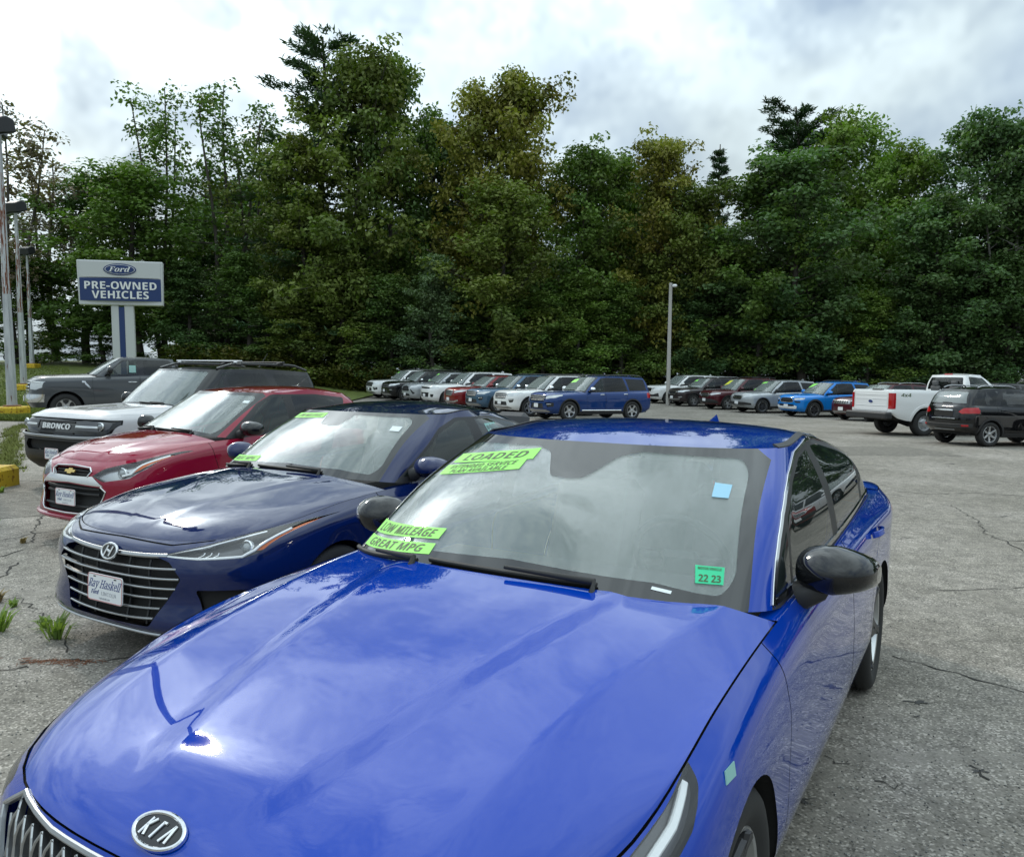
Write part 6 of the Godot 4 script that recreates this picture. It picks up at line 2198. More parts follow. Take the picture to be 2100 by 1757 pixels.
func build_ground():
	var pic := speckle_picture(1024, 21)
	var m := mat(Color(0.72, 0.675, 0.63), 0.85, 0.0, 0.4)
	m.albedo_texture = ImageTexture.create_from_image(pic[0])
	m.heightmap_enabled = true
	m.heightmap_texture = ImageTexture.create_from_image(pic[1])
	m.heightmap_scale = 0.12
	m.detail_enabled = true
	m.detail_uv_layer = BaseMaterial3D.DETAIL_UV_2
	m.detail_blend_mode = BaseMaterial3D.BLEND_MODE_MUL
	m.detail_albedo = ImageTexture.create_from_image(blotch_picture(1024))
	M.asphalt = m
	var lot := structure("asphalt_lot", sheet(-90, 110, 30, -150, 1.5, 0.0), m)
	# grass and the street behind it
	var gm := mat(Color(0.16, 0.19, 0.035), 0.9)
	var gn := FastNoiseLite.new()
	gn.seed = 8
	gn.frequency = 0.03
	gn.fractal_octaves = 5
	var gi := gn.get_seamless_image(256, 256)
	gi.convert(Image.FORMAT_RGB8)
	for y in 256:
		for x in 256:
			var k := gi.get_pixel(x, y).r
			gi.set_pixel(x, y, Color(0.55 + 0.45 * k, 0.62 + 0.38 * k, 0.5 + 0.4 * k))
	gm.albedo_texture = ImageTexture.create_from_image(gi)
	structure("lawn", sheet(-110, -9, -25.0, -74, 1.5, func(x, z): return lawn_lift(x, z) - 0.03, 0.25), gm)
	structure("street", sheet(-140, -20, -74, -86, 3.0, 1.78), mat(Color(0.36, 0.36, 0.35), 0.9))
	structure("far_verge", sheet(-160, -20, -86, -150, 4.0, 1.72), mat(Color(0.10, 0.13, 0.03), 0.95))
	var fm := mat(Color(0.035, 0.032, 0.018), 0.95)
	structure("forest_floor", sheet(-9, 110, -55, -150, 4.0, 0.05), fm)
	var rng := RandomNumberGenerator.new()
	rng.seed = 31
	# grass blades
	var tuft := MB.new()
	for i in 9:
		var a := rng.randf() * TAU
		var d := Vector3(cos(a), 0, sin(a))
		var s := Vector3(-d.z, 0, d.x) * 0.006
		var o := d * rng.randf_range(0.0, 0.04)
		var h := rng.randf_range(0.04, 0.10)
		tuft.flat(o - s, o + s, o + d * h * 0.5 + Vector3(0, h, 0))
	var bm := mat(Color(0.15, 0.19, 0.03), 0.8)
	bm.vertex_color_use_as_albedo = true
	var mm := MultiMesh.new()
	mm.transform_format = MultiMesh.TRANSFORM_3D
	mm.use_colors = true
	mm.mesh = tuft.mesh()
	mm.instance_count = 14000
	for i in mm.instance_count:
		var t := pow(rng.randf(), 1.8)
		var z := lerpf(-25.4, -60.0, t)
		var x := z * rng.randf_range(0.54, 0.68)
		if i % 4 == 0:
			x = rng.randf_range(-18.0, -9.5); z = rng.randf_range(-25.5, -40.0)
		var s := rng.randf_range(0.8, 1.5)
		mm.set_instance_transform(i, Transform3D(Basis(Vector3.UP, rng.randf() * TAU).scaled(Vector3(s, s, s)), Vector3(x, ground(x, z) + lawn_lift(x, z) - 0.03, z)))
		var k := rng.randf_range(0.6, 1.15)
		mm.set_instance_color(i, Color(k, k, k * rng.randf_range(0.6, 1.1)))
	var g := MultiMeshInstance3D.new()
	g.name = "grass"
	g.multimesh = mm
	g.material_override = bm
	add_child(g)
	g.set_meta("kind", "stuff")
	g.set_meta("label", "mown yellow green grass beside the lot at the left edge")
	g.set_meta("category", "grass")
	# cracks in the paving
	var cm := mat(Color(0.030, 0.028, 0.024), 0.95)
	var lines := [
		[2.3, -4.82, 2.42, -4.70, 2.53, -4.53, 2.65, -4.37, 2.78, -4.25, 3.1, -4.1], [1.37, -3.46, 1.44, -3.43, 1.47, -3.37], [1.49, -3.24, 1.55, -3.21, 1.62, -3.22], [1.97, -3.41, 1.98, -3.32, 2.0, -3.24],
		[5.6, -12.6, 6.3, -12.2, 7.1, -12.4, 8.0, -12.0, 9.4, -12.1, 11.0, -11.8], [5.2, -15.0, 6.6, -15.4, 7.9, -15.0, 9.3, -15.3, 11.2, -15.0], [6.03, -11.14, 5.65, -9.76, 5.25, -8.96, 5.22, -8.55, 5.1, -8.0, 5.2, -7.2],
		[4.5, -19.0, 7.0, -19.6, 9.0, -19.2, 11.0, -19.8, 14.0, -19.4], [4.0, -23.0, 7.0, -23.5, 10.0, -23.1, 13.0, -23.6], [5.0, -27.3, 9.6, -27.2, 11.7, -27.5, 14.0, -27.1], [6.0, -31.5, 10.0, -31.2, 13.0, -31.8], [8.3, -11.8, 8.6, -13.4, 8.2, -15.2], [10.2, -15.2, 10.6, -17.4, 10.0, -19.6], [6.2, -15.2, 6.0, -17.2, 6.6, -19.4],
		[5.3, -8.6, 6.4, -8.4, 7.4, -8.7], [3.4, -6.4, 4.4, -6.6, 5.6, -6.4], [7.5, -19.4, 7.2, -21.5, 7.8, -23.3], [12.0, -19.6, 12.4, -21.0],
		[-4.9, -6.0, -4.5, -6.9, -4.36, -7.52, -4.22, -7.67, -4.1, -7.9], [-3.9, -5.4, -3.57, -5.76, -3.36, -5.58, -3.04, -5.2, -2.87, -5.06, -2.79, -4.87, -2.52, -4.58], [-5.2, -7.2, -4.82, -7.78, -4.8, -8.03, -4.65, -8.2, -4.5, -8.6], [-4.55, -7.62, -5.02, -8.54, -5.37, -9.29], [-6.4, -9.2, -6.09, -10.02, -5.75, -10.2],
		[-2.75, -4.45, -2.54, -4.52, -2.33, -4.48, -2.1, -4.6], [-3.96, -6.0, -4.08, -6.54, -4.19, -6.88], [-7.4, -11.5, -7.1, -11.94, -6.7, -11.82], [-8.0, -12.6, -8.34, -13.37, -9.71, -15.69, -11.28, -18.34, -13.5, -22.05, -14.2, -24.6], [-6.5, -14.0, -8.0, -14.4, -9.5, -15.2], [-7.0, -18.0, -9.5, -18.2, -11.5, -18.6], [-3.2, -4.0, -2.87, -4.3, -2.6, -4.4]]
	for l in lines:
		var pts := pv(l)
		var mb := MB.new()
		var prevl := Vector3()
		var prevr := Vector3()
		var first := true
		var wide := rng.randf_range(0.004, 0.009)
		for i in pts.size() - 1:
			var k := maxi(2, int(pts[i].distance_to(pts[i + 1]) / 0.07))
			var dir := (pts[i + 1] - pts[i]).normalized()
			var side := Vector2(-dir.y, dir.x)
			for j in k:
				var q := pts[i].lerp(pts[i + 1], float(j) / k) + side * rng.randfn() * 0.018
				var w := wide * rng.randf_range(0.35, 1.5)
				var le := q + side * w
				var ri := q - side * w
				var L := Vector3(le.x, ground(le.x, le.y) + 0.004, le.y)
				var R := Vector3(ri.x, ground(ri.x, ri.y) + 0.004, ri.y)
				if not first:
					mb.flat(prevl, L, R)
					mb.flat(prevl, R, prevr)
				first = false
				prevl = L; prevr = R
		part(lot, "crack", mb, cm)
	# patches laid where the paving had broken up
	var pm := m.duplicate()
	pm.albedo_color = Color(0.60, 0.565, 0.53).linear_to_srgb()
	for q in [[-8.6, -12.4, -4.8, -9.4, -6.4, -8.2, -10.6, -11.2], [6.4, -21.0, 10.4, -21.4, 10.6, -18.9, 6.5, -18.6]]:
		var mb := MB.new()
		var e := pv(q)
		for i in 12:
			for j in 8:
				for c in [[0, 0], [0, 1], [1, 1], [0, 0], [1, 1], [1, 0]]:
					var uu: float = (i + c[0]) / 12.0
					var vv: float = (j + c[1]) / 8.0
					var w := e[0].lerp(e[1], uu).lerp(e[3].lerp(e[2], uu), vv)
					if j + c[1] == 0 or j + c[1] == 8:
						w.y += 0.08 * sin(uu * 23.0 + q[0])
					mb.v.append(Vector3(w.x, ground(w.x, w.y) + 0.0035, w.y))
					mb.n.append(Vector3.UP)
					mb.uv.append(w * 0.4167)
					mb.ix.append(mb.v.size() - 1)
		if (mb.v[1] - mb.v[0]).cross(mb.v[2] - mb.v[0]).y > 0:
			for i in range(0, mb.ix.size(), 3):
				var k := mb.ix[i + 1]
				mb.ix[i + 1] = mb.ix[i + 2]
				mb.ix[i + 2] = k
		part(lot, "paving_patch", mb, pm)
	# loose grit and a few fallen leaves
	var grit := MultiMesh.new()
	grit.transform_format = MultiMesh.TRANSFORM_3D
	grit.use_colors = true
	var st := MB.new()
	st.box(Vector3(0, 0.3, 0), Vector3(1, 0.7, 0.8), 0.25)
	grit.mesh = st.mesh()
	grit.instance_count = 5000
	for i in grit.instance_count:
		var z := -2.6 - 16.0 * pow(rng.randf(), 2.0)
		var x := rng.randf_range(0.3, 0.75) * -z if rng.randf() < 0.6 else rng.randf_range(-0.72, -0.45) * -z
		var sz := rng.randf_range(0.003, 0.009)
		grit.set_instance_transform(i, Transform3D(Basis(Vector3.UP, rng.randf() * TAU).scaled(Vector3.ONE * sz), Vector3(x, ground(x, z), z)))
		var k := rng.randf_range(0.4, 1.6)
		grit.set_instance_color(i, Color(k, k, k * 0.96))
	var gr := MultiMeshInstance3D.new()
	gr.name = "grit"
	gr.multimesh = grit
	var grm := mat(Color(0.20, 0.195, 0.185), 0.8)
	grm.vertex_color_use_as_albedo = true
	gr.material_override = grm
	add_child(gr)
	gr.set_meta("kind", "stuff")
	gr.set_meta("label", "loose grit scattered over the paving")
	gr.set_meta("category", "grit")
	# tar and oil marks
	for q in [[2.10, -4.10, 0.10], [2.0, -3.92, 0.05], [1.13, -3.09, 0.16], [1.99, -3.36, 0.07], [-3.31, -4.62, 0.05], [-2.9, -3.9, 0.03], [-3.6, -5.2, 0.05], [9.2, -17.0, 0.3], [6.2, -10.2, 0.12]]:
		var mb := MB.new()
		var prev := Vector3()
		var c := Vector3(q[0], ground(q[0], q[1]) + 0.004, q[1])
		var rad := []
		for i in 22:
			rad.append(q[2] * rng.randf_range(0.15, 1.0) * (0.6 + 0.4 * sin(i * 1.1 + q[0] * 9.0)))
		for i in 22:
			var a := TAU * i / 22.0
			var b := TAU * (i + 1) / 22.0
			var A := Vector2(q[0] + cos(a) * rad[i], q[1] + sin(a) * rad[i] * 0.5)
			var B := Vector2(q[0] + cos(b) * rad[(i + 1) % 22], q[1] + sin(b) * rad[(i + 1) % 22] * 0.5)
			mb.flat(c, Vector3(B.x, ground(B.x, B.y) + 0.004, B.y), Vector3(A.x, ground(A.x, A.y) + 0.004, A.y))
		part(lot, "tar_spot", mb, M.tar)

# weeds in the cracks, painted concrete feet
func build_small_things():
	var rng := RandomNumberGenerator.new()
	rng.seed = 12
	var wm := mat(Color(0.10, 0.16, 0.03), 0.7)
	wm.backlight_enabled = true
	wm.backlight = Color(0.5, 0.6, 0.2)
	var bm := mat(Color(0.22, 0.16, 0.05), 0.8)
	var spots := [
		[-2.78, -4.87, 0.17, "bright green weed in the crack before the navy sedan", wm], [-2.96, -5.08, 0.09, "small weed behind the bright weed at the crack", wm],
		[-3.21, -5.00, 0.16, "tall weed at the left edge nearest the navy sedan", wm], [-3.62, -5.62, 0.10, "dry brown tuft at the left edge of the paving", bm],
		[-3.44, -5.52, 0.07, "low tuft beside the dry brown one", wm], [-4.61, -7.60, 0.07, "thin tuft on the crack before the red hatchback", bm],
		[-5.36, -8.40, 0.08, "tuft at the left edge level with the red hatchback", wm], [-6.75, -10.7, 0.12, "grass tuft against the yellow concrete foot", wm]]
	for s in spots:
		var m := MB.new()
		for i in int(14 + s[2] * 150):
			var a := rng.randf() * TAU
			var d := Vector3(cos(a), 0, sin(a))
			var h: float = s[2] * rng.randf_range(0.4, 1.0)
			var lean := rng.randf_range(0.2, 1.1)
			var o := d * rng.randf_range(0.0, s[2] * 0.35)
			var w := Vector3(-d.z, 0, d.x) * rng.randf_range(0.006, 0.014)
			var p1 := o + d * h * lean * 0.4 + Vector3(0, h * 0.65, 0)
			var p2 := o + d * h * lean + Vector3(0, h * rng.randf_range(0.7, 1.0), 0)
			m.quad(o - w * 0.6, o + w * 0.6, p1 + w, p1 - w)
			m.flat(p1 - w, p1 + w, p2)
		var n := thing("weed", s[3], "weed", Transform3D(Basis(), Vector3(s[0], ground(s[0], s[1]), s[1])), "weeds in the cracks")
		part(n, "leaves", m, s[4])
	# moss and grass along the long crack
	var mm := MultiMesh.new()
	mm.transform_format = MultiMesh.TRANSFORM_3D
	mm.use_colors = true
	var t := MB.new()
	for i in 12:
		var a := rng.randf() * TAU
		var d := Vector3(cos(a), 0, sin(a))
		var s := Vector3(-d.z, 0, d.x) * 0.007
		var o := d * rng.randf_range(0.0, 0.06)
		var h := rng.randf_range(0.03, 0.09)
		t.flat(o - s, o + s, o + d * h * 0.8 + Vector3(0, h, 0))
	mm.mesh = t.mesh()
	var path := pv([-8.0, -12.7, -8.34, -13.37, -9.71, -15.69, -11.28, -18.34, -13.5, -22.05, -14.4, -25.0])
	mm.instance_count = 900
	for i in mm.instance_count:
		var u := rng.randf() * (path.size() - 1.001)
		var k := int(u)
		var q := path[k].lerp(path[k + 1], u - k) + Vector2(rng.randfn(), rng.randfn()) * 0.10
		mm.set_instance_transform(i, Transform3D(Basis(Vector3.UP, rng.randf() * TAU), Vector3(q.x, ground(q.x, q.y), q.y)))
		var c := rng.randf_range(0.6, 1.1)
		mm.set_instance_color(i, Color(c, c, c))
	var g := MultiMeshInstance3D.new()
	g.name = "crack_grass"
	g.multimesh = mm
	var gm := mat(Color(0.17, 0.19, 0.035), 0.85)
	gm.vertex_color_use_as_albedo = true
	g.material_override = gm
	add_child(g)
	g.set_meta("kind", "stuff")
	g.set_meta("label", "strip of short grass growing along the long crack at the left")
	g.set_meta("category", "grass")
	# rust coloured needles gathered on the crack
	var nm := MultiMesh.new()
	nm.transform_format = MultiMesh.TRANSFORM_3D
	var nd := MB.new()
	nd.box(Vector3.ZERO, Vector3(0.05, 0.002, 0.002))
	nm.mesh = nd.mesh()
	nm.instance_count = 90
	for i in nm.instance_count:
		var q := Vector2(-2.58, -4.47) + Vector2(rng.randfn() * 0.16, rng.randfn() * 0.03)
		nm.set_instance_transform(i, Transform3D(Basis(Vector3.UP, rng.randf() * TAU), Vector3(q.x, ground(q.x, q.y) + 0.005, q.y)))
	var pn := MultiMeshInstance3D.new()
	pn.name = "pine_needles"
	pn.multimesh = nm
	pn.material_override = mat(Color(0.22, 0.09, 0.045), 0.9)
	add_child(pn)
	pn.set_meta("kind", "stuff")
	pn.set_meta("label", "rust brown fallen needles gathered on the paving before the blue sedan")
	pn.set_meta("category", "needles")

# ---------------------------------------------------------------- lamp posts, sign, pole
func rust_picture() -> Image:
	var n := FastNoiseLite.new()
	n.seed = 3
	n.frequency = 0.02
	n.fractal_octaves = 5
	var im := Image.create(128, 512, false, Image.FORMAT_RGB8)
	for y in 512:
		for x in 128:
			var v := n.get_noise_2d(x * 1.5, y * 0.35) + 0.5 * n.get_noise_2d(x * 4.0 + 300.0, y * 2.0)
			var up := 1.0 - y / 512.0     # the flaking of the paint is worst in the upper half
			var c := Color(0.72, 0.73, 0.73).lerp(Color(0.60, 0.61, 0.62), clampf(v + 0.5, 0, 1))
			if v + (0.26 if up > 0.42 and up < 0.86 else -0.2) > 0.36:
				c = Color(0.45, 0.24, 0.13).lerp(Color(0.30, 0.17, 0.10), clampf(v, 0, 1))
			im.set_pixel(x, y, c)
	return im

func build_lamps_and_sign():
	var pm := mat(Color.WHITE, 0.6)
	pm.albedo_texture = ImageTexture.create_from_image(rust_picture())
	var yl := mat(Color(0.62, 0.42, 0.02), 0.7)
	var yn := NoiseTexture2D.new()
	var nn := FastNoiseLite.new()
	nn.seed = 9
	nn.frequency = 0.02
	nn.fractal_octaves = 5
	yn.noise = nn
	yn.width = 256
	yn.height = 256
	yn.seamless = true
	var cr := Gradient.new()
	cr.offsets = PackedFloat32Array([0.0, 0.32, 0.40, 1.0])
	cr.colors = PackedColorArray([Color(0.55, 0.5, 0.42), Color(0.75, 0.68, 0.5), Color(1, 1, 1), Color(0.93, 0.93, 0.9)])
	yn.color_ramp = cr
	yl.albedo_texture = yn
	yl.uv1_triplanar = true
	yl.uv1_scale = Vector3(1.2, 1.2, 1.2)
	var hm := mat(Color(0.018, 0.019, 0.021), 0.5)
	var posts := [
		[-7.38, -11.15, 9.3, "white lamp post on a yellow foot just past the left edge", -0.95],
		[-16.75, -27.4, 9.3, "nearest visible white lamp post on a yellow foot, rust streaked", -0.80],
		[-24.9, -41.8, 9.4, "second white lamp post from the left edge, rusty at mid height", -0.75],
		[-33.9, -58.0, 9.4, "farthest and thinnest of the white lamp posts", -0.7]]
	for p in posts:
		var x: float = p[0]
		var z: float = p[1]
		var y := ground(x, z) + (lawn_lift(x, z) if z < -25 else 0.0) - 0.05
		var H: float = p[2] - maxf(0.0, y + 0.2)
		var n := thing("lamp_post", p[3], "lamp post", Transform3D(Basis(), Vector3(x, y, z)), "lamp posts along the left side")
		var ft := MB.new()
		ft.box(Vector3(0, 0.15, 0), Vector3(0.80, 0.34, 0.80), 0.05)
		part(n, "foot", ft, yl)
		# square tapered shaft with its own u (round) and v (up)
		var m := MB.new()
		for f in 4:
			var a := PI / 2 * f + PI / 4
			var b := a + PI / 2
			for k in 12:
				var t0 := k / 12.0
				var t1 := (k + 1) / 12.0
				var r0 := lerpf(0.165, 0.075, t0)
				var r1 := lerpf(0.165, 0.075, t1)
				var q := [Vector3(cos(a) * r0, 0.3 + t0 * (H - 0.3), sin(a) * r0), Vector3(cos(a) * r1, 0.3 + t1 * (H - 0.3), sin(a) * r1), Vector3(cos(b) * r1, 0.3 + t1 * (H - 0.3), sin(b) * r1), Vector3(cos(b) * r0, 0.3 + t0 * (H - 0.3), sin(b) * r0)]
				m.quad(q[0], q[1], q[2], q[3])
				for w in [[f * 0.25, 1 - t0], [f * 0.25, 1 - t1], [f * 0.25 + 0.25, 1 - t1], [f * 0.25, 1 - t0], [f * 0.25 + 0.25, 1 - t1], [f * 0.25 + 0.25, 1 - t0]]:
					m.uv.append(Vector2(w[0], w[1]))
		part(n, "shaft", m, pm)
		var col := MB.new()
		col.box(Vector3(0, 0.345, 0), Vector3(0.40, 0.05, 0.40), 0.01)
		part(n, "base_plate", col, mat(Color(0.25, 0.13, 0.07), 0.8))
		var arm := MB.new()
		arm.box(Vector3(0, H + 0.02, 0), Vector3(0.95, 0.07, 0.07), 0.01)
		var turn := Transform3D(Basis(Vector3.UP, p[4]), Vector3.ZERO)
		part(n, "cross_arm", arm, hm, turn)
		for sd in [-1.0, 1.0]:
			var hd := MB.new()
			var po := rounded([-0.38, -0.20, 0.34, -0.26, 0.38, 0.14, 0.12, 0.28, -0.32, 0.24], 0.05, 3)
			hd.add(slab(po, 0.62, 0.03).moved(Transform3D(Basis(Vector3.UP, PI / 2), Vector3(-0.31, 0, 0))))
			var at := turn * Transform3D(Basis(Vector3.UP, 0.5 * sd) * Basis(Vector3.RIGHT, 0.35), Vector3(sd * 0.48, H + 0.14, 0.10))
			var h := Node3D.new()
			h.name = "floodlight"
			n.add_child(h, true)
			h.transform = at
			part(h, "lamp_housing", hd, hm)
			var gl := MB.new()
			gl.box(Vector3(0, -0.26, 0.02), Vector3(0.50, 0.02, 0.50), 0.005)
			part(h, "lamp_glass", gl, mat(Color(0.25, 0.27, 0.28), 0.15))
	# pylon sign
	var sx := -18.4
	var sz := -39.0
	var sy := ground(sx, sz) + lawn_lift(sx, sz)
	var sn := thing("pylon_sign", "blue and grey pylon sign for used cars above the grey pickup", "sign", Transform3D(Basis(Vector3.UP, 0.30), Vector3(sx, sy, sz)))
	var grey := mat(Color(0.52, 0.53, 0.53), 0.45)
	var blue := mat(Color(0.010, 0.034, 0.135), 0.4)
	var post := MB.new()
	post.box(Vector3(-0.30, 2.2 - sy * 0.5, 0), Vector3(0.34, 4.4, 0.34), 0.03)
	post.box(Vector3(0.30, 2.2 - sy * 0.5, 0), Vector3(0.42, 4.4, 0.34), 0.03)
	part(sn, "post", post, grey)
	var stripe := MB.new()
	stripe.box(Vector3(-0.02, 2.2 - sy * 0.5, 0.02), Vector3(0.24, 4.1, 0.30), 0.01)
	part(sn, "post_stripe", stripe, blue)
	var B := 4.32 - sy
	var box := MB.new()
	var prof := rounded([-1.80, B, 1.80, B, 1.84, B + 2.06, -1.84, B + 2.06], 0.05, 3)
	part(sn, "cabinet", slab(prof, 0.5, 0.03), grey, Transform3D(Basis(), Vector3(0, 0, -0.25)))
	# curved faces: a shallow bow towards the reader
	for f in [[0.20, 1.24, blue, "blue_panel"], [1.28, 2.0, grey, "grey_panel"]]:
		var m := MB.new()
		for i in 20:
			var x0 := lerpf(-1.74, 1.74, i / 20.0)
			var x1 := lerpf(-1.74, 1.74, (i + 1) / 20.0)
			var z0 := 0.26 + 0.10 * (1 - x0 * x0 / 3.0)
			var z1 := 0.26 + 0.10 * (1 - x1 * x1 / 3.0)
			m.quad(Vector3(x0, B + f[0], z0), Vector3(x1, B + f[0], z1), Vector3(x1, B + f[1], z1), Vector3(x0, B + f[1], z0))
			for e in 2:
				var y: float = B + f[e]
				var q := [Vector3(x0, y, 0.2), Vector3(x1, y, 0.2), Vector3(x1, y, z1), Vector3(x0, y, z0)]
				if e == 0: m.quad(q[0], q[1], q[2], q[3])
				else: m.quad(q[3], q[2], q[1], q[0])
		part(sn, f[3], m, f[2])
	var bow := func(t: MB, up: float, lift: float) -> MB:
		for i in t.v.size():
			var q := t.v[i]
			t.v[i] = Vector3(q.x, q.y + B + up, q.z + lift + 0.26 + 0.10 * (1 - q.x * q.x / 3.0))
		return t
	part(sn, "lettering", bow.call(letters("PRE-OWNED", 0.345, 0.02, "Droid Sans", true, 0.0, 1.13), 0.90, 0.012), M.white)
	part(sn, "lettering", bow.call(letters("VEHICLES", 0.345, 0.02, "Droid Sans", true, 0.0, 1.13), 0.47, 0.012), M.white)
	for e in [[0.70, 0.27, blue, 0.022], [0.64, 0.222, M.white, 0.032], [0.615, 0.204, blue, 0.042]]:
		var o := slab(circle(Vector2.ZERO, e[0], 40, e[1]), 0.006)
		part(sn, "oval", bow.call(o, 1.645, e[3]), e[2])
	part(sn, "script", bow.call(letters("Ford", 0.22, 0.01, "Droid Serif", true, 0.45, 1.2), 1.645, 0.056), M.white)
	# wooden pole with a lamp among the trees
	var wood := mat(Color(0.42, 0.40, 0.37), 0.85)
	var wx := 9.15
	var wz := -48.0
	var wp := thing("light_pole", "weathered grey wooden pole with a small lamp before the trees", "pole", Transform3D(Basis(), Vector3(wx, ground(wx, wz), wz)))
	var sh := MB.new()
	sh.tube([Vector3(0, -0.2, 0), Vector3(0.02, 3.5, 0), Vector3(0.06, 7.1, 0)], [0.125, 0.11, 0.09], 12)
	part(wp, "shaft", sh, wood)
	var lm := MB.new()
	lm.tube([Vector3(0.06, 6.9, 0), Vector3(0.15, 7.0, 0.15), Vector3(0.18, 6.95, 0.3)], [0.03, 0.03, 0.03], 8)
	part(wp, "bracket", lm, M.satin)
	var hd := MB.new()
	hd.box(Vector3(0.2, 6.9, 0.42), Vector3(0.26, 0.16, 0.30), 0.06)
	part(wp, "lamp_head", hd, M.white)
	# dark utility pole beyond the lamp posts
	var ux := -31.0
	var uz := -52.0
	var up := thing("utility_pole", "dark brown utility pole between two white lamp posts", "pole", Transform3D(Basis(), Vector3(ux, ground(ux, uz) + lawn_lift(ux, uz), uz)))
	var us := MB.new()
	us.tube([Vector3(0, -0.2, 0), Vector3(0, 4.0, 0), Vector3(0, 5.6, 0)], [0.20, 0.17, 0.15], 12)
	part(up, "shaft", us, mat(Color(0.06, 0.05, 0.045), 0.9))
	# pink gabled house far behind the trees
	var hx := -25.0
	var hz := -82.0
	var hy := ground(hx, hz) + 1.7
	var hn := thing("house", "pinkish house gable glimpsed through the trees", "house", Transform3D(Basis(Vector3.UP, 0.3), Vector3(hx, hy, hz)))
	var wl := MB.new()
	wl.box(Vector3(0, 1.4, 0), Vector3(9, 2.8, 7))
	part(hn, "wall", wl, mat(Color(0.55, 0.42, 0.38), 0.8))
	var rf := MB.new()
	for sd in [-1.0, 1.0]:
		var a := Vector3(-4.8, 2.7, sd * 3.8); var b := Vector3(4.8, 2.7, sd * 3.8); var c := Vector3(4.8, 5.0, 0); var d := Vector3(-4.8, 5.0, 0)
		if sd > 0: rf.quad(a, b, c, d)
		else: rf.quad(b, a, d, c)
		rf.flat(Vector3(sd * 4.5, 2.8, 3.5), Vector3(sd * 4.5, 2.8, -3.5), Vector3(sd * 4.5, 4.9, 0))
	part(hn, "roof", rf, mat(Color(0.60, 0.45, 0.40), 0.8))
	for x in [-2.5, 2.0]:
		var wd := MB.new()
		wd.box(Vector3(x, 1.5, 3.52), Vector3(1.1, 1.2, 0.06))
		part(hn, "window", wd, M.tint_solid)
	build_street_van()

func build_street_van():
	var x := -46.0
	var z := -78.5
	var n := thing("white_van", "white vehicle on the street beyond the lawn, far left", "van", Transform3D(Basis(Vector3.UP, PI / 2), Vector3(x, ground(x, z) + 1.79, z)))
	var po := rounded([-2.6, 0.4, 2.6, 0.4, 2.6, 1.0, 1.9, 1.15, 1.2, 1.95, -2.6, 2.0], 0.15, 4)
	var m := slab(po, 1.9, 0.08).moved(Transform3D(Basis(Vector3.UP, PI / 2), Vector3(-0.95, 0, 0)))
	part(n, "body", m, M.white_paint)
	for sd in [-1.0, 1.0]:
		var w := slab(rounded([0.2, 1.15, 1.65, 1.15, 1.1, 1.8, 0.2, 1.8], 0.05, 2), 0.02).moved(Transform3D(Basis(Vector3.UP, PI / 2), Vector3(sd * 0.96 - 0.01, 0, 0)))
		part(n, "side_window", w, M.tint_solid)
		for e in [-1.7, 1.6]:
			wheel(n, {"R": 0.36, "W": 0.22, "rim": 0.22, "n": 5, "w0": 0.06, "w1": 0.05, "k": 20}, Vector3(sd * 0.85, 0.36, e), sd > 0)
# ---------------------------------------------------------------- trees
var tree_kinds := {}

class Leaves:
	var v := PackedVector3Array()
	var n := PackedVector3Array()
	var c := PackedColorArray()
	var ix := PackedInt32Array()
	func leaf(p: Vector3, along: Vector3, nrm: Vector3, len: float, wid: float, col: Color) -> void:
		var s := along.cross(nrm).normalized() * wid * 0.5
		var o := v.size()
		var mid := p + along * len * 0.45
		v.append(p); v.append(mid + s + nrm * len * 0.08); v.append(p + along * len - nrm * len * 0.10); v.append(mid - s + nrm * len * 0.08)
		for i in 4:
			n.append(nrm); c.append(col)
		ix.append_array([o, o + 2, o + 1, o, o + 3, o + 2])
	func mesh() -> ArrayMesh:
		var a := []
		a.resize(Mesh.ARRAY_MAX)
		a[Mesh.ARRAY_VERTEX] = v
		a[Mesh.ARRAY_NORMAL] = n
		a[Mesh.ARRAY_COLOR] = c
		a[Mesh.ARRAY_INDEX] = ix
		var m := ArrayMesh.new()
		m.add_surface_from_arrays(Mesh.PRIMITIVE_TRIANGLES, a)
		return m

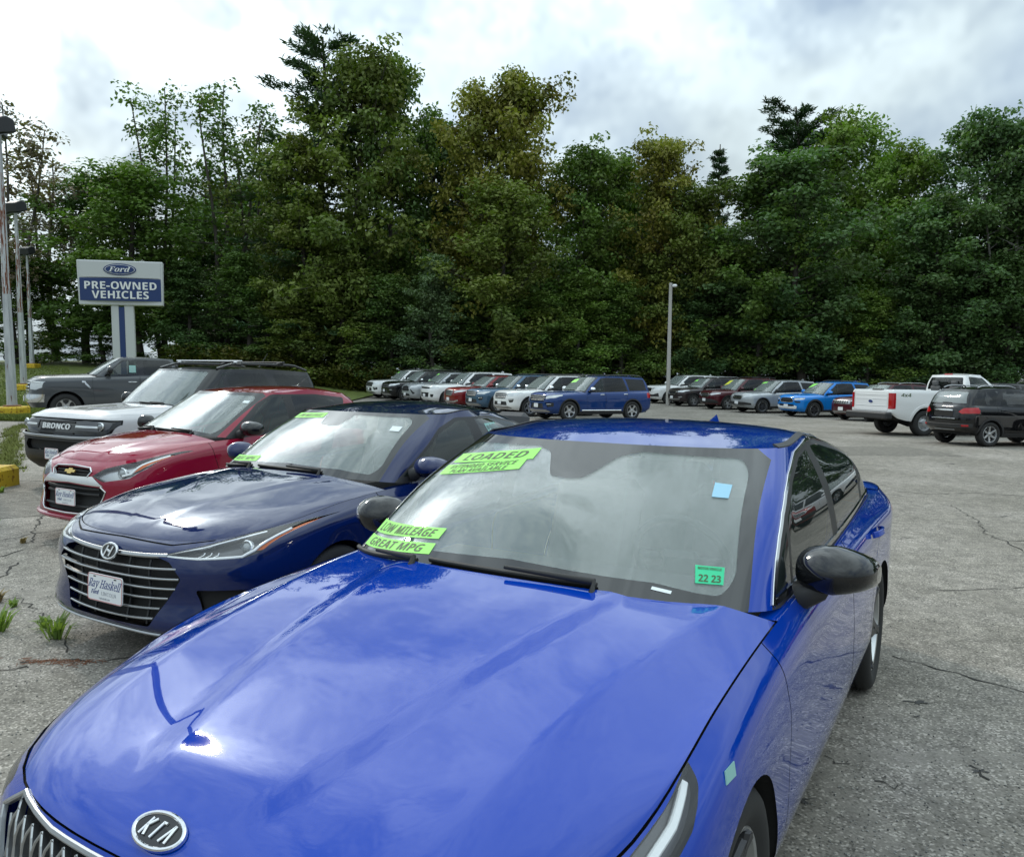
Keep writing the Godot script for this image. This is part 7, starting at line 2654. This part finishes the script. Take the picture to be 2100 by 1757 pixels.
# kinds: full (broad leaved, dense), airy (open, stems showing), pine (layered boughs), low (leafy to the ground)
func tree_kind(kind: String, seed_: int) -> Array:
	var key := kind + str(seed_)
	if tree_kinds.has(key):
		return tree_kinds[key]
	var rng := RandomNumberGenerator.new()
	rng.seed = seed_ * 97 + kind.length()
	var wood := MB.new()
	var lv := Leaves.new()
	var H := 18.0
	var R := 4.5
	var base: float = {"full": 0.16, "airy": 0.34, "pine": 0.10, "low": 0.03, "spruce": 0.05}[kind]
	var limbs: int = {"full": 46, "airy": 26, "pine": 60, "low": 44, "spruce": 80}[kind]
	var lean := Vector3(rng.randfn() * 0.35, 0, rng.randfn() * 0.35)
	var trunk := func(t: float) -> Vector3: return Vector3(lean.x * t * t + 0.18 * sin(t * 7.0 + seed_), t * H * 0.94, lean.z * t * t + 0.18 * cos(t * 6.0 + seed_))
	var stems := 3 if kind == "airy" else 1
	for s in stems:
		var pts := []
		var rad := []
		for i in 9:
			var t := i / 8.0
			var q: Vector3 = trunk.call(t)
			if s > 0:
				q += Vector3(cos(s * 2.4 + seed_), 0, sin(s * 2.4 + seed_)) * (0.25 + 2.0 * pow(t, 1.3))
				q.y *= 0.93
			pts.append(q)
			rad.append((0.26 if stems == 1 else 0.15) * (1.0 - 0.9 * t) + 0.015)
		wood.tube(pts, rad, 7, false)
	for i in limbs:
		var u := (i + rng.randf()) / limbs
		var t := lerpf(base, 0.97, u)
		var az := i * 2.39996 + rng.randfn() * 0.4
		var prof := 1.0
		var rise := 0.0
		if kind == "full" or kind == "airy":
			prof = pow(sin(PI * clampf(0.14 + 0.80 * u, 0, 1)), 0.75) * rng.randf_range(0.7, 1.15)
			rise = lerpf(0.05, 1.05, u * u) + rng.randfn() * 0.2
		elif kind == "low":
			prof = (1.0 - 0.72 * u * u) * rng.randf_range(0.7, 1.15)
			rise = lerpf(0.05, 1.2, u) + rng.randfn() * 0.25
		elif kind == "pine":
			prof = (0.95 - 0.62 * u) * rng.randf_range(0.55, 1.25)
			rise = lerpf(-0.10, 0.55, u) + rng.randfn() * 0.10
		else:
			prof = (1.0 - 0.9 * u) * rng.randf_range(0.85, 1.1) * 0.8
			rise = lerpf(-0.25, 0.35, u)
		var L := R * prof
		var o: Vector3 = trunk.call(t)
		if stems > 1:
			var s := i % stems
			if s > 0:
				o += Vector3(cos(s * 2.4 + seed_), 0, sin(s * 2.4 + seed_)) * (0.25 + 2.0 * pow(t, 1.3))
				o.y *= 0.93
			L *= 0.62
		var d := Vector3(cos(az) * cos(rise), sin(rise), sin(az) * cos(rise))
		var bend := 0.25 if kind != "pine" else 0.08
		var e1 := o + d * L * 0.5
		var e2 := o + d * L + Vector3(0, L * bend * rng.randf_range(-0.5, 1.0), 0)
		wood.tube([o, e1, e2], [0.075 * (1.1 - 0.8 * t), 0.045 * (1.1 - 0.8 * t), 0.012], 5, false)
		var tint := rng.randf_range(0.62, 1.30)
		var warm := rng.randf_range(-0.12, 0.14)
		var clumps: int = {"full": 9, "airy": 6, "pine": 8, "low": 9, "spruce": 6}[kind]
		for k in clumps:
			var w := lerpf(0.25, 1.05, (k + rng.randf()) / clumps)
			var c := o.lerp(e1, w * 2.0) if w < 0.5 else e1.lerp(e2, w * 2.0 - 1.0)
			var spread := 0.62
			if kind == "pine" or kind == "spruce":
				spread = 0.30
				var sd := d.cross(Vector3.UP).normalized()
				c += sd * rng.randfn() * L * 0.20 * w
			else:
				c += Vector3(rng.randfn(), rng.randfn() * 0.7, rng.randfn()) * 0.42
				if k > 2:
					wood.tube([o.lerp(e2, w * 0.8), c], [0.018, 0.006], 4, false)
			var ct := tint * rng.randf_range(0.78, 1.22)
			var cnt: int = {"full": 46, "airy": 22, "pine": 40, "low": 46, "spruce": 34}[kind]
			for l in cnt:
				var q := Vector3(rng.randf_range(-1, 1), rng.randf_range(-1, 1), rng.randf_range(-1, 1)).normalized() * pow(rng.randf(), 0.45)
				q = Vector3(q.x, q.y * (0.62 if spread > 0.5 else 0.35), q.z) * spread * 1.25
				var out := (q + Vector3(0, 0.35, 0)).normalized()
				var nr := (out * 0.6 + Vector3(rng.randfn(), rng.randfn() + 0.7, rng.randfn()) * 0.55).normalized()
				var al := Vector3(rng.randfn(), rng.randfn() * 0.6 - 0.25, rng.randfn())
				al = (al - nr * al.dot(nr)).normalized()
				var sz := rng.randf_range(0.20, 0.36)
				var wd := sz * 0.62
				if spread < 0.5:
					al = (d * 0.8 + Vector3(rng.randfn(), rng.randfn() * 0.5 + 0.25, rng.randfn()) * 0.7).normalized()
					nr = (Vector3.UP - al * al.y + Vector3(rng.randfn(), rng.randfn(), rng.randfn()) * 0.4).normalized()
					sz = rng.randf_range(0.20, 0.36)
					wd = 0.07
				var b := ct * rng.randf_range(0.75, 1.25)
				lv.leaf(c + q, al, nr, sz, wd, Color(b * (1.0 + warm), b, b * (1.0 - warm * 0.5)))
	tree_kinds[key] = [wood.mesh(), lv.mesh()]
	return tree_kinds[key]

func leaf_mat(c: Color, glow := 0.8) -> StandardMaterial3D:
	var m := mat(c, 0.55, 0.0, 0.4)
	m.vertex_color_use_as_albedo = true
	m.backlight_enabled = true
	m.backlight = Color(glow * 0.85, glow, glow * 0.45)
	return m

var bark: StandardMaterial3D
var pale_bark: StandardMaterial3D

# by direction: where it stands is found from the bearing (tangent of the angle off the view axis) and the depth
func tree(called: String, label: String, kind: String, seed_: int, at: Vector2, H: float, R: float, lm: Material, bk: Material, turn: float, group: String) -> void:
	var k := tree_kind(kind, seed_)
	var y := ground(at.x, at.y) + (lawn_lift(at.x, at.y) if at.x < -9.0 else 0.0)
	var n := thing(called, label, "tree" if not called.ends_with("shrub") else "shrub", Transform3D(Basis(Vector3.UP, turn).scaled(Vector3(R / 3.2, H / 18.0, R / 3.2)), Vector3(at.x, y - 0.1, at.y)), group)
	part(n, "trunk", k[0], bk)
	part(n, "crown", k[1], lm)

func build_trees():
	bark = mat(Color(0.07, 0.06, 0.05), 0.9)
	pale_bark = mat(Color(0.22, 0.21, 0.19), 0.85)
	var green := leaf_mat(Color(0.150, 0.235, 0.050))
	var dark := leaf_mat(Color(0.085, 0.150, 0.042), 0.6)
	var mid := leaf_mat(Color(0.125, 0.200, 0.052))
	var light := leaf_mat(Color(0.200, 0.300, 0.062))
	var gold := leaf_mat(Color(0.270, 0.260, 0.050))
	var olive := leaf_mat(Color(0.190, 0.235, 0.052))
	var pale := leaf_mat(Color(0.190, 0.270, 0.130))
	var rust := leaf_mat(Color(0.240, 0.190, 0.140))
	var blue := leaf_mat(Color(0.075, 0.135, 0.060), 0.5)
	var oak := leaf_mat(Color(0.125, 0.210, 0.076))
	# [kind, seed, bearing, depth, top (tangent above the level of the eye), half width, leaves, name, label]
	var T := [
		["airy", 3, -0.605, 58, 0.325, 4.2, rust, "sparse_tree", "thin rusty leaved tree with open crown behind the lamp posts"],
		["airy", 1, -0.555, 64, 0.250, 4.0, rust, "sparse_tree", "lower thin rusty tree between the lamp posts and the sign"],
		["full", 1, -0.515, 62, 0.225, 4.2, mid, "maple_tree", "round dark green maple right of the lamp posts"],
		["low", 2, -0.590, 60, 0.125, 3.6, green, "maple_tree", "small green maple at the left edge behind the lamp posts"],
		["full", 2, -0.455, 58, 0.235, 4.4, green, "maple_tree", "broad green maple directly behind the sign"],
		["airy", 2, -0.420, 60, 0.340, 4.0, green, "airy_tree", "tall airy tree with stems showing above the sign"],
		["airy", 1, -0.350, 61, 0.350, 4.4, mid, "airy_tree", "taller airy tree with thin dark stems right of the sign"],
		["airy", 3, -0.305, 63, 0.300, 3.6, olive, "airy_tree", "olive airy tree against the tall pine"],
		["pine", 1, -0.222, 60, 0.392, 6.0, blue, "pine_tree", "tallest dark pine with level boughs"],
		["full", 1, -0.195, 57, 0.372, 4.2, olive, "ash_tree", "tall yellow green tree in front of the tallest pine"],
		["full", 2, -0.250, 56, 0.270, 3.6, olive, "ash_tree", "yellow green tree at the left foot of the tallest pine"],
		["full", 3, -0.145, 59, 0.362, 3.2, green, "ash_tree", "slender green tree right of the tallest pine"],
		["full", 2, -0.100, 63, 0.290, 4.2, dark, "maple_tree", "dark green maple in the dip right of the tallest pine"],
		["full", 1, -0.045, 57, 0.335, 3.4, gold, "maple_tree", "golden maple, left half of the golden pair"],
		["full", 3, 0.005, 58, 0.345, 3.8, gold, "maple_tree", "golden maple, taller right half of the golden pair"],
		["full", 2, -0.010, 53, 0.215, 3.6, olive, "maple_tree", "olive maple below the golden pair"],
		["full", 1, 0.075, 57, 0.255, 3.4, green, "maple_tree", "bright green maple right of the golden pair"],
		["full", 3, 0.115, 60, 0.245, 3.4, light, "maple_tree", "light green maple in the low stretch of the tree line"],
		["full", 2, 0.150, 64, 0.225, 3.4, mid, "maple_tree", "green maple at the lowest notch of the tree line"],
		["full", 1, 0.180, 57, 0.265, 3.0, gold, "maple_tree", "golden tree above the wooden pole"],
		["spruce", 1, 0.243, 61, 0.275, 3.0, blue, "spruce_tree", "narrow dark spruce right of the wooden pole"],
		["full", 3, 0.215, 56, 0.215, 3.0, olive, "maple_tree", "olive maple at the foot of the narrow spruce"],
		["pine", 2, 0.345, 66, 0.318, 5.4, blue, "pine_tree", "dark pine with feathery top rising above the right hand trees"],
		["pine", 1, 0.320, 68, 0.290, 4.4, blue, "pine_tree", "second dark pine just left of the feathery topped one"],
		["full", 2, 0.400, 62, 0.300, 3.8, light, "poplar_tree", "light green poplar right of the feathery pine"],
		["airy", 2, 0.440, 64, 0.296, 3.4, light, "poplar_tree", "thin topped light poplar at the right"],
		["full", 1, 0.350, 53, 0.250, 4.2, oak, "oak_tree", "large green oak below the feathery pine"],
		["full", 3, 0.300, 54, 0.225, 3.6, green, "oak_tree", "green oak above the silver crossover"],
		["full", 2, 0.480, 58, 0.262, 3.6, light, "maple_tree", "yellowish green maple above the white pickup"],
		["full", 3, 0.555, 54, 0.298, 3.4, oak, "oak_tree", "tall dark oak above the pickup cab"],
		["full", 1, 0.610, 54, 0.288, 3.4, oak, "oak_tree", "dark oak at the right edge"],
		["airy", 1, 0.595, 52, 0.250, 3.6, oak, "birch_tree", "grey stemmed birches at the right edge"],
		["full", 2, 0.520, 52, 0.200, 3.4, oak, "oak_tree", "lower dark oak behind the black crossover"],
	]
	# the wood goes on round the right hand side of the lot, where the blue sedan's windows mirror it
	for k in 9:
		var be := 0.72 + 0.17 * k
		var ws: String = ["first", "second", "third", "fourth", "fifth", "sixth", "seventh", "eighth", "ninth"][k]
		T.append([["full", "low", "full"][k % 3], 1 + k % 2, be, 50.0 - 2.6 * k, 0.27 + 0.03 * (k % 3), 4.4, [oak, mid, green][k % 3], "oak_tree", ws + " tree of the wood beyond the right edge, counted from the corner"])
	var i := 0
	for t in T:
		var x: float = t[2] * (t[3] + 5.0)
		var z: float = -(t[3] + 5.0)
		var y := ground(x, z) + (lawn_lift(x, z) if x < -9 else 0.0)
		tree(t[7], t[8], t[0], t[1], Vector2(x, z), 1.72 + t[4] * -z - y + 0.3, t[5], t[6], bark if not t[7].begins_with("birch") else pale_bark, i * 1.7, "trees beyond the lot")
		i += 1
	# lower trees along the front of the wood
	var F := [
		["low", 1, -0.500, 55, 0.060, 2.6, mid, "small bushy tree left of the sign post"], ["low", 2, -0.390, 54, 0.120, 2.8, dark, "dark bushy tree right of the sign"],
		["low", 1, -0.320, 53, 0.130, 3.0, mid, "bushy green tree above the silver car with roof bars"], ["low", 2, -0.265, 51, 0.080, 2.6, olive, "olive bushy tree above the roof bars"],
		["low", 1, -0.205, 52, 0.150, 3.2, olive, "brownish bushy tree left of the parked left row"], ["low", 2, -0.150, 51, 0.105, 2.6, mid, "bushy tree above the far end of the left row"],
		["low", 1, -0.098, 50, 0.128, 2.4, pale, "pale green young tree standing out from the dark wood"], ["low", 2, -0.050, 51, 0.090, 2.6, mid, "bushy tree above the red car"],
		["low", 1, -0.005, 51, 0.110, 2.6, green, "bushy tree above the steel blue car"], ["low", 2, 0.040, 50, 0.085, 2.6, green, "bushy tree above the white three bar car"],
		["low", 1, 0.080, 51, 0.105, 2.8, light, "fresh green bushy tree above the deep blue car"], ["low", 2, 0.130, 52, 0.100, 2.6, green, "bushy tree between the two rows of cars"],
		["low", 1, 0.165, 54, 0.130, 2.4, olive, "olive bushy tree left of the wooden pole"], ["low", 2, 0.215, 53, 0.095, 2.8, oak, "dark bushy tree right of the wooden pole"],
		["low", 1, 0.265, 53, 0.150, 3.0, oak, "bushy oak above the maroon car"], ["low", 2, 0.320, 52, 0.105, 2.8, oak, "bushy tree above the silver crossover"],
		["low", 1, 0.375, 52, 0.120, 3.0, oak, "bushy tree above the bright blue crossover"], ["low", 2, 0.430, 50, 0.085, 2.6, light, "light green bushy tree above the white pickup bed"],
		["low", 1, 0.480, 50, 0.130, 3.0, oak, "bushy tree above the white pickup cab"], ["low", 2, 0.540, 50, 0.100, 2.8, oak, "bushy tree above the black crossover"], ["low", 1, 0.600, 48, 0.130, 3.0, dark, "dark bushy tree at the right edge"],
	]
	for t in F:
		var x: float = t[2] * (t[3] + 8.0)
		var z: float = -(t[3] + 8.0)
		var y := ground(x, z) + (lawn_lift(x, z) if x < -9 else 0.0)
		tree("bushy_tree", t[7], t[0], t[1], Vector2(x, z), 1.72 + t[4] * -z - y + 0.2, t[5], t[6], bark, i * 2.1, "low trees along the edge of the wood")
		i += 1
	# trees deeper in the wood, seen only through gaps
	var rng := RandomNumberGenerator.new()
	rng.seed = 5
	for r in 2:
		for k in 26:
			var be := lerpf(-0.62, 0.66, (k + 0.5 * r) / 25.0)
			if be < -0.40:
				continue
			var dp := 76.0 + 9.0 * r + rng.randf_range(-2.5, 2.5)
			var top := 0.165 + 0.035 * sin(k * 1.3 + r) - 0.01 * r
			var x := be * dp
			tree("wood_tree", "tree deep in the wood seen through gaps between nearer trunks", ["full", "full", "low"][k % 3], 1 + (k + r) % (3 if k % 3 != 2 else 2), Vector2(x, -dp), 1.72 + top * dp - ground(x, -dp), rng.randf_range(3.6, 4.6), [dark, mid, oak][k % 3], bark, rng.randf() * TAU, "trees deep in the wood")
	# tall herbs and saplings at the foot of the wood
	var mm := MultiMesh.new()
	mm.transform_format = MultiMesh.TRANSFORM_3D
	mm.use_colors = true
	var lv := Leaves.new()
	for q in 60:
		var nr := Vector3(rng.randfn() * 0.5, 1.0, rng.randfn() * 0.5).normalized()
		var al := Vector3(rng.randfn(), rng.randf() * 0.8, rng.randfn())
		al = (al - nr * al.dot(nr)).normalized()
		var b := rng.randf_range(0.7, 1.25)
		lv.leaf(Vector3(rng.randfn() * 0.22, rng.randf() * 1.0, rng.randfn() * 0.22), al, nr, rng.randf_range(0.12, 0.22), 0.07, Color(b, b, b))
	mm.mesh = lv.mesh()
	mm.instance_count = 1500
	for q in mm.instance_count:
		var be := rng.randf_range(-0.42, 0.66)
		var dp := 56.0 + 5.5 * pow(rng.randf(), 0.7)
		if be > 0.1:
			dp += 1.5
		var x := be * dp
		var s := rng.randf_range(0.5, 1.5) * (1.25 if be < -0.1 else 0.9)
		mm.set_instance_transform(q, Transform3D(Basis(Vector3.UP, rng.randf() * TAU).scaled(Vector3(s * 1.2, s, s * 1.2)), Vector3(x, ground(x, -dp) + (lawn_lift(x, -dp) if x < -9 else 0.0), -dp)))
		var w := rng.randf()
		mm.set_instance_color(q, Color(1.0 + 0.5 * w, 1.0, 0.7) * rng.randf_range(0.6, 1.3))
	var u := MultiMeshInstance3D.new()
	u.name = "undergrowth"
	u.multimesh = mm
	var um := leaf_mat(Color(0.075, 0.095, 0.022))
	u.material_override = um
	add_child(u)
	u.set_meta("kind", "stuff")
	u.set_meta("label", "tall weeds and saplings along the foot of the wood")
	u.set_meta("category", "undergrowth")
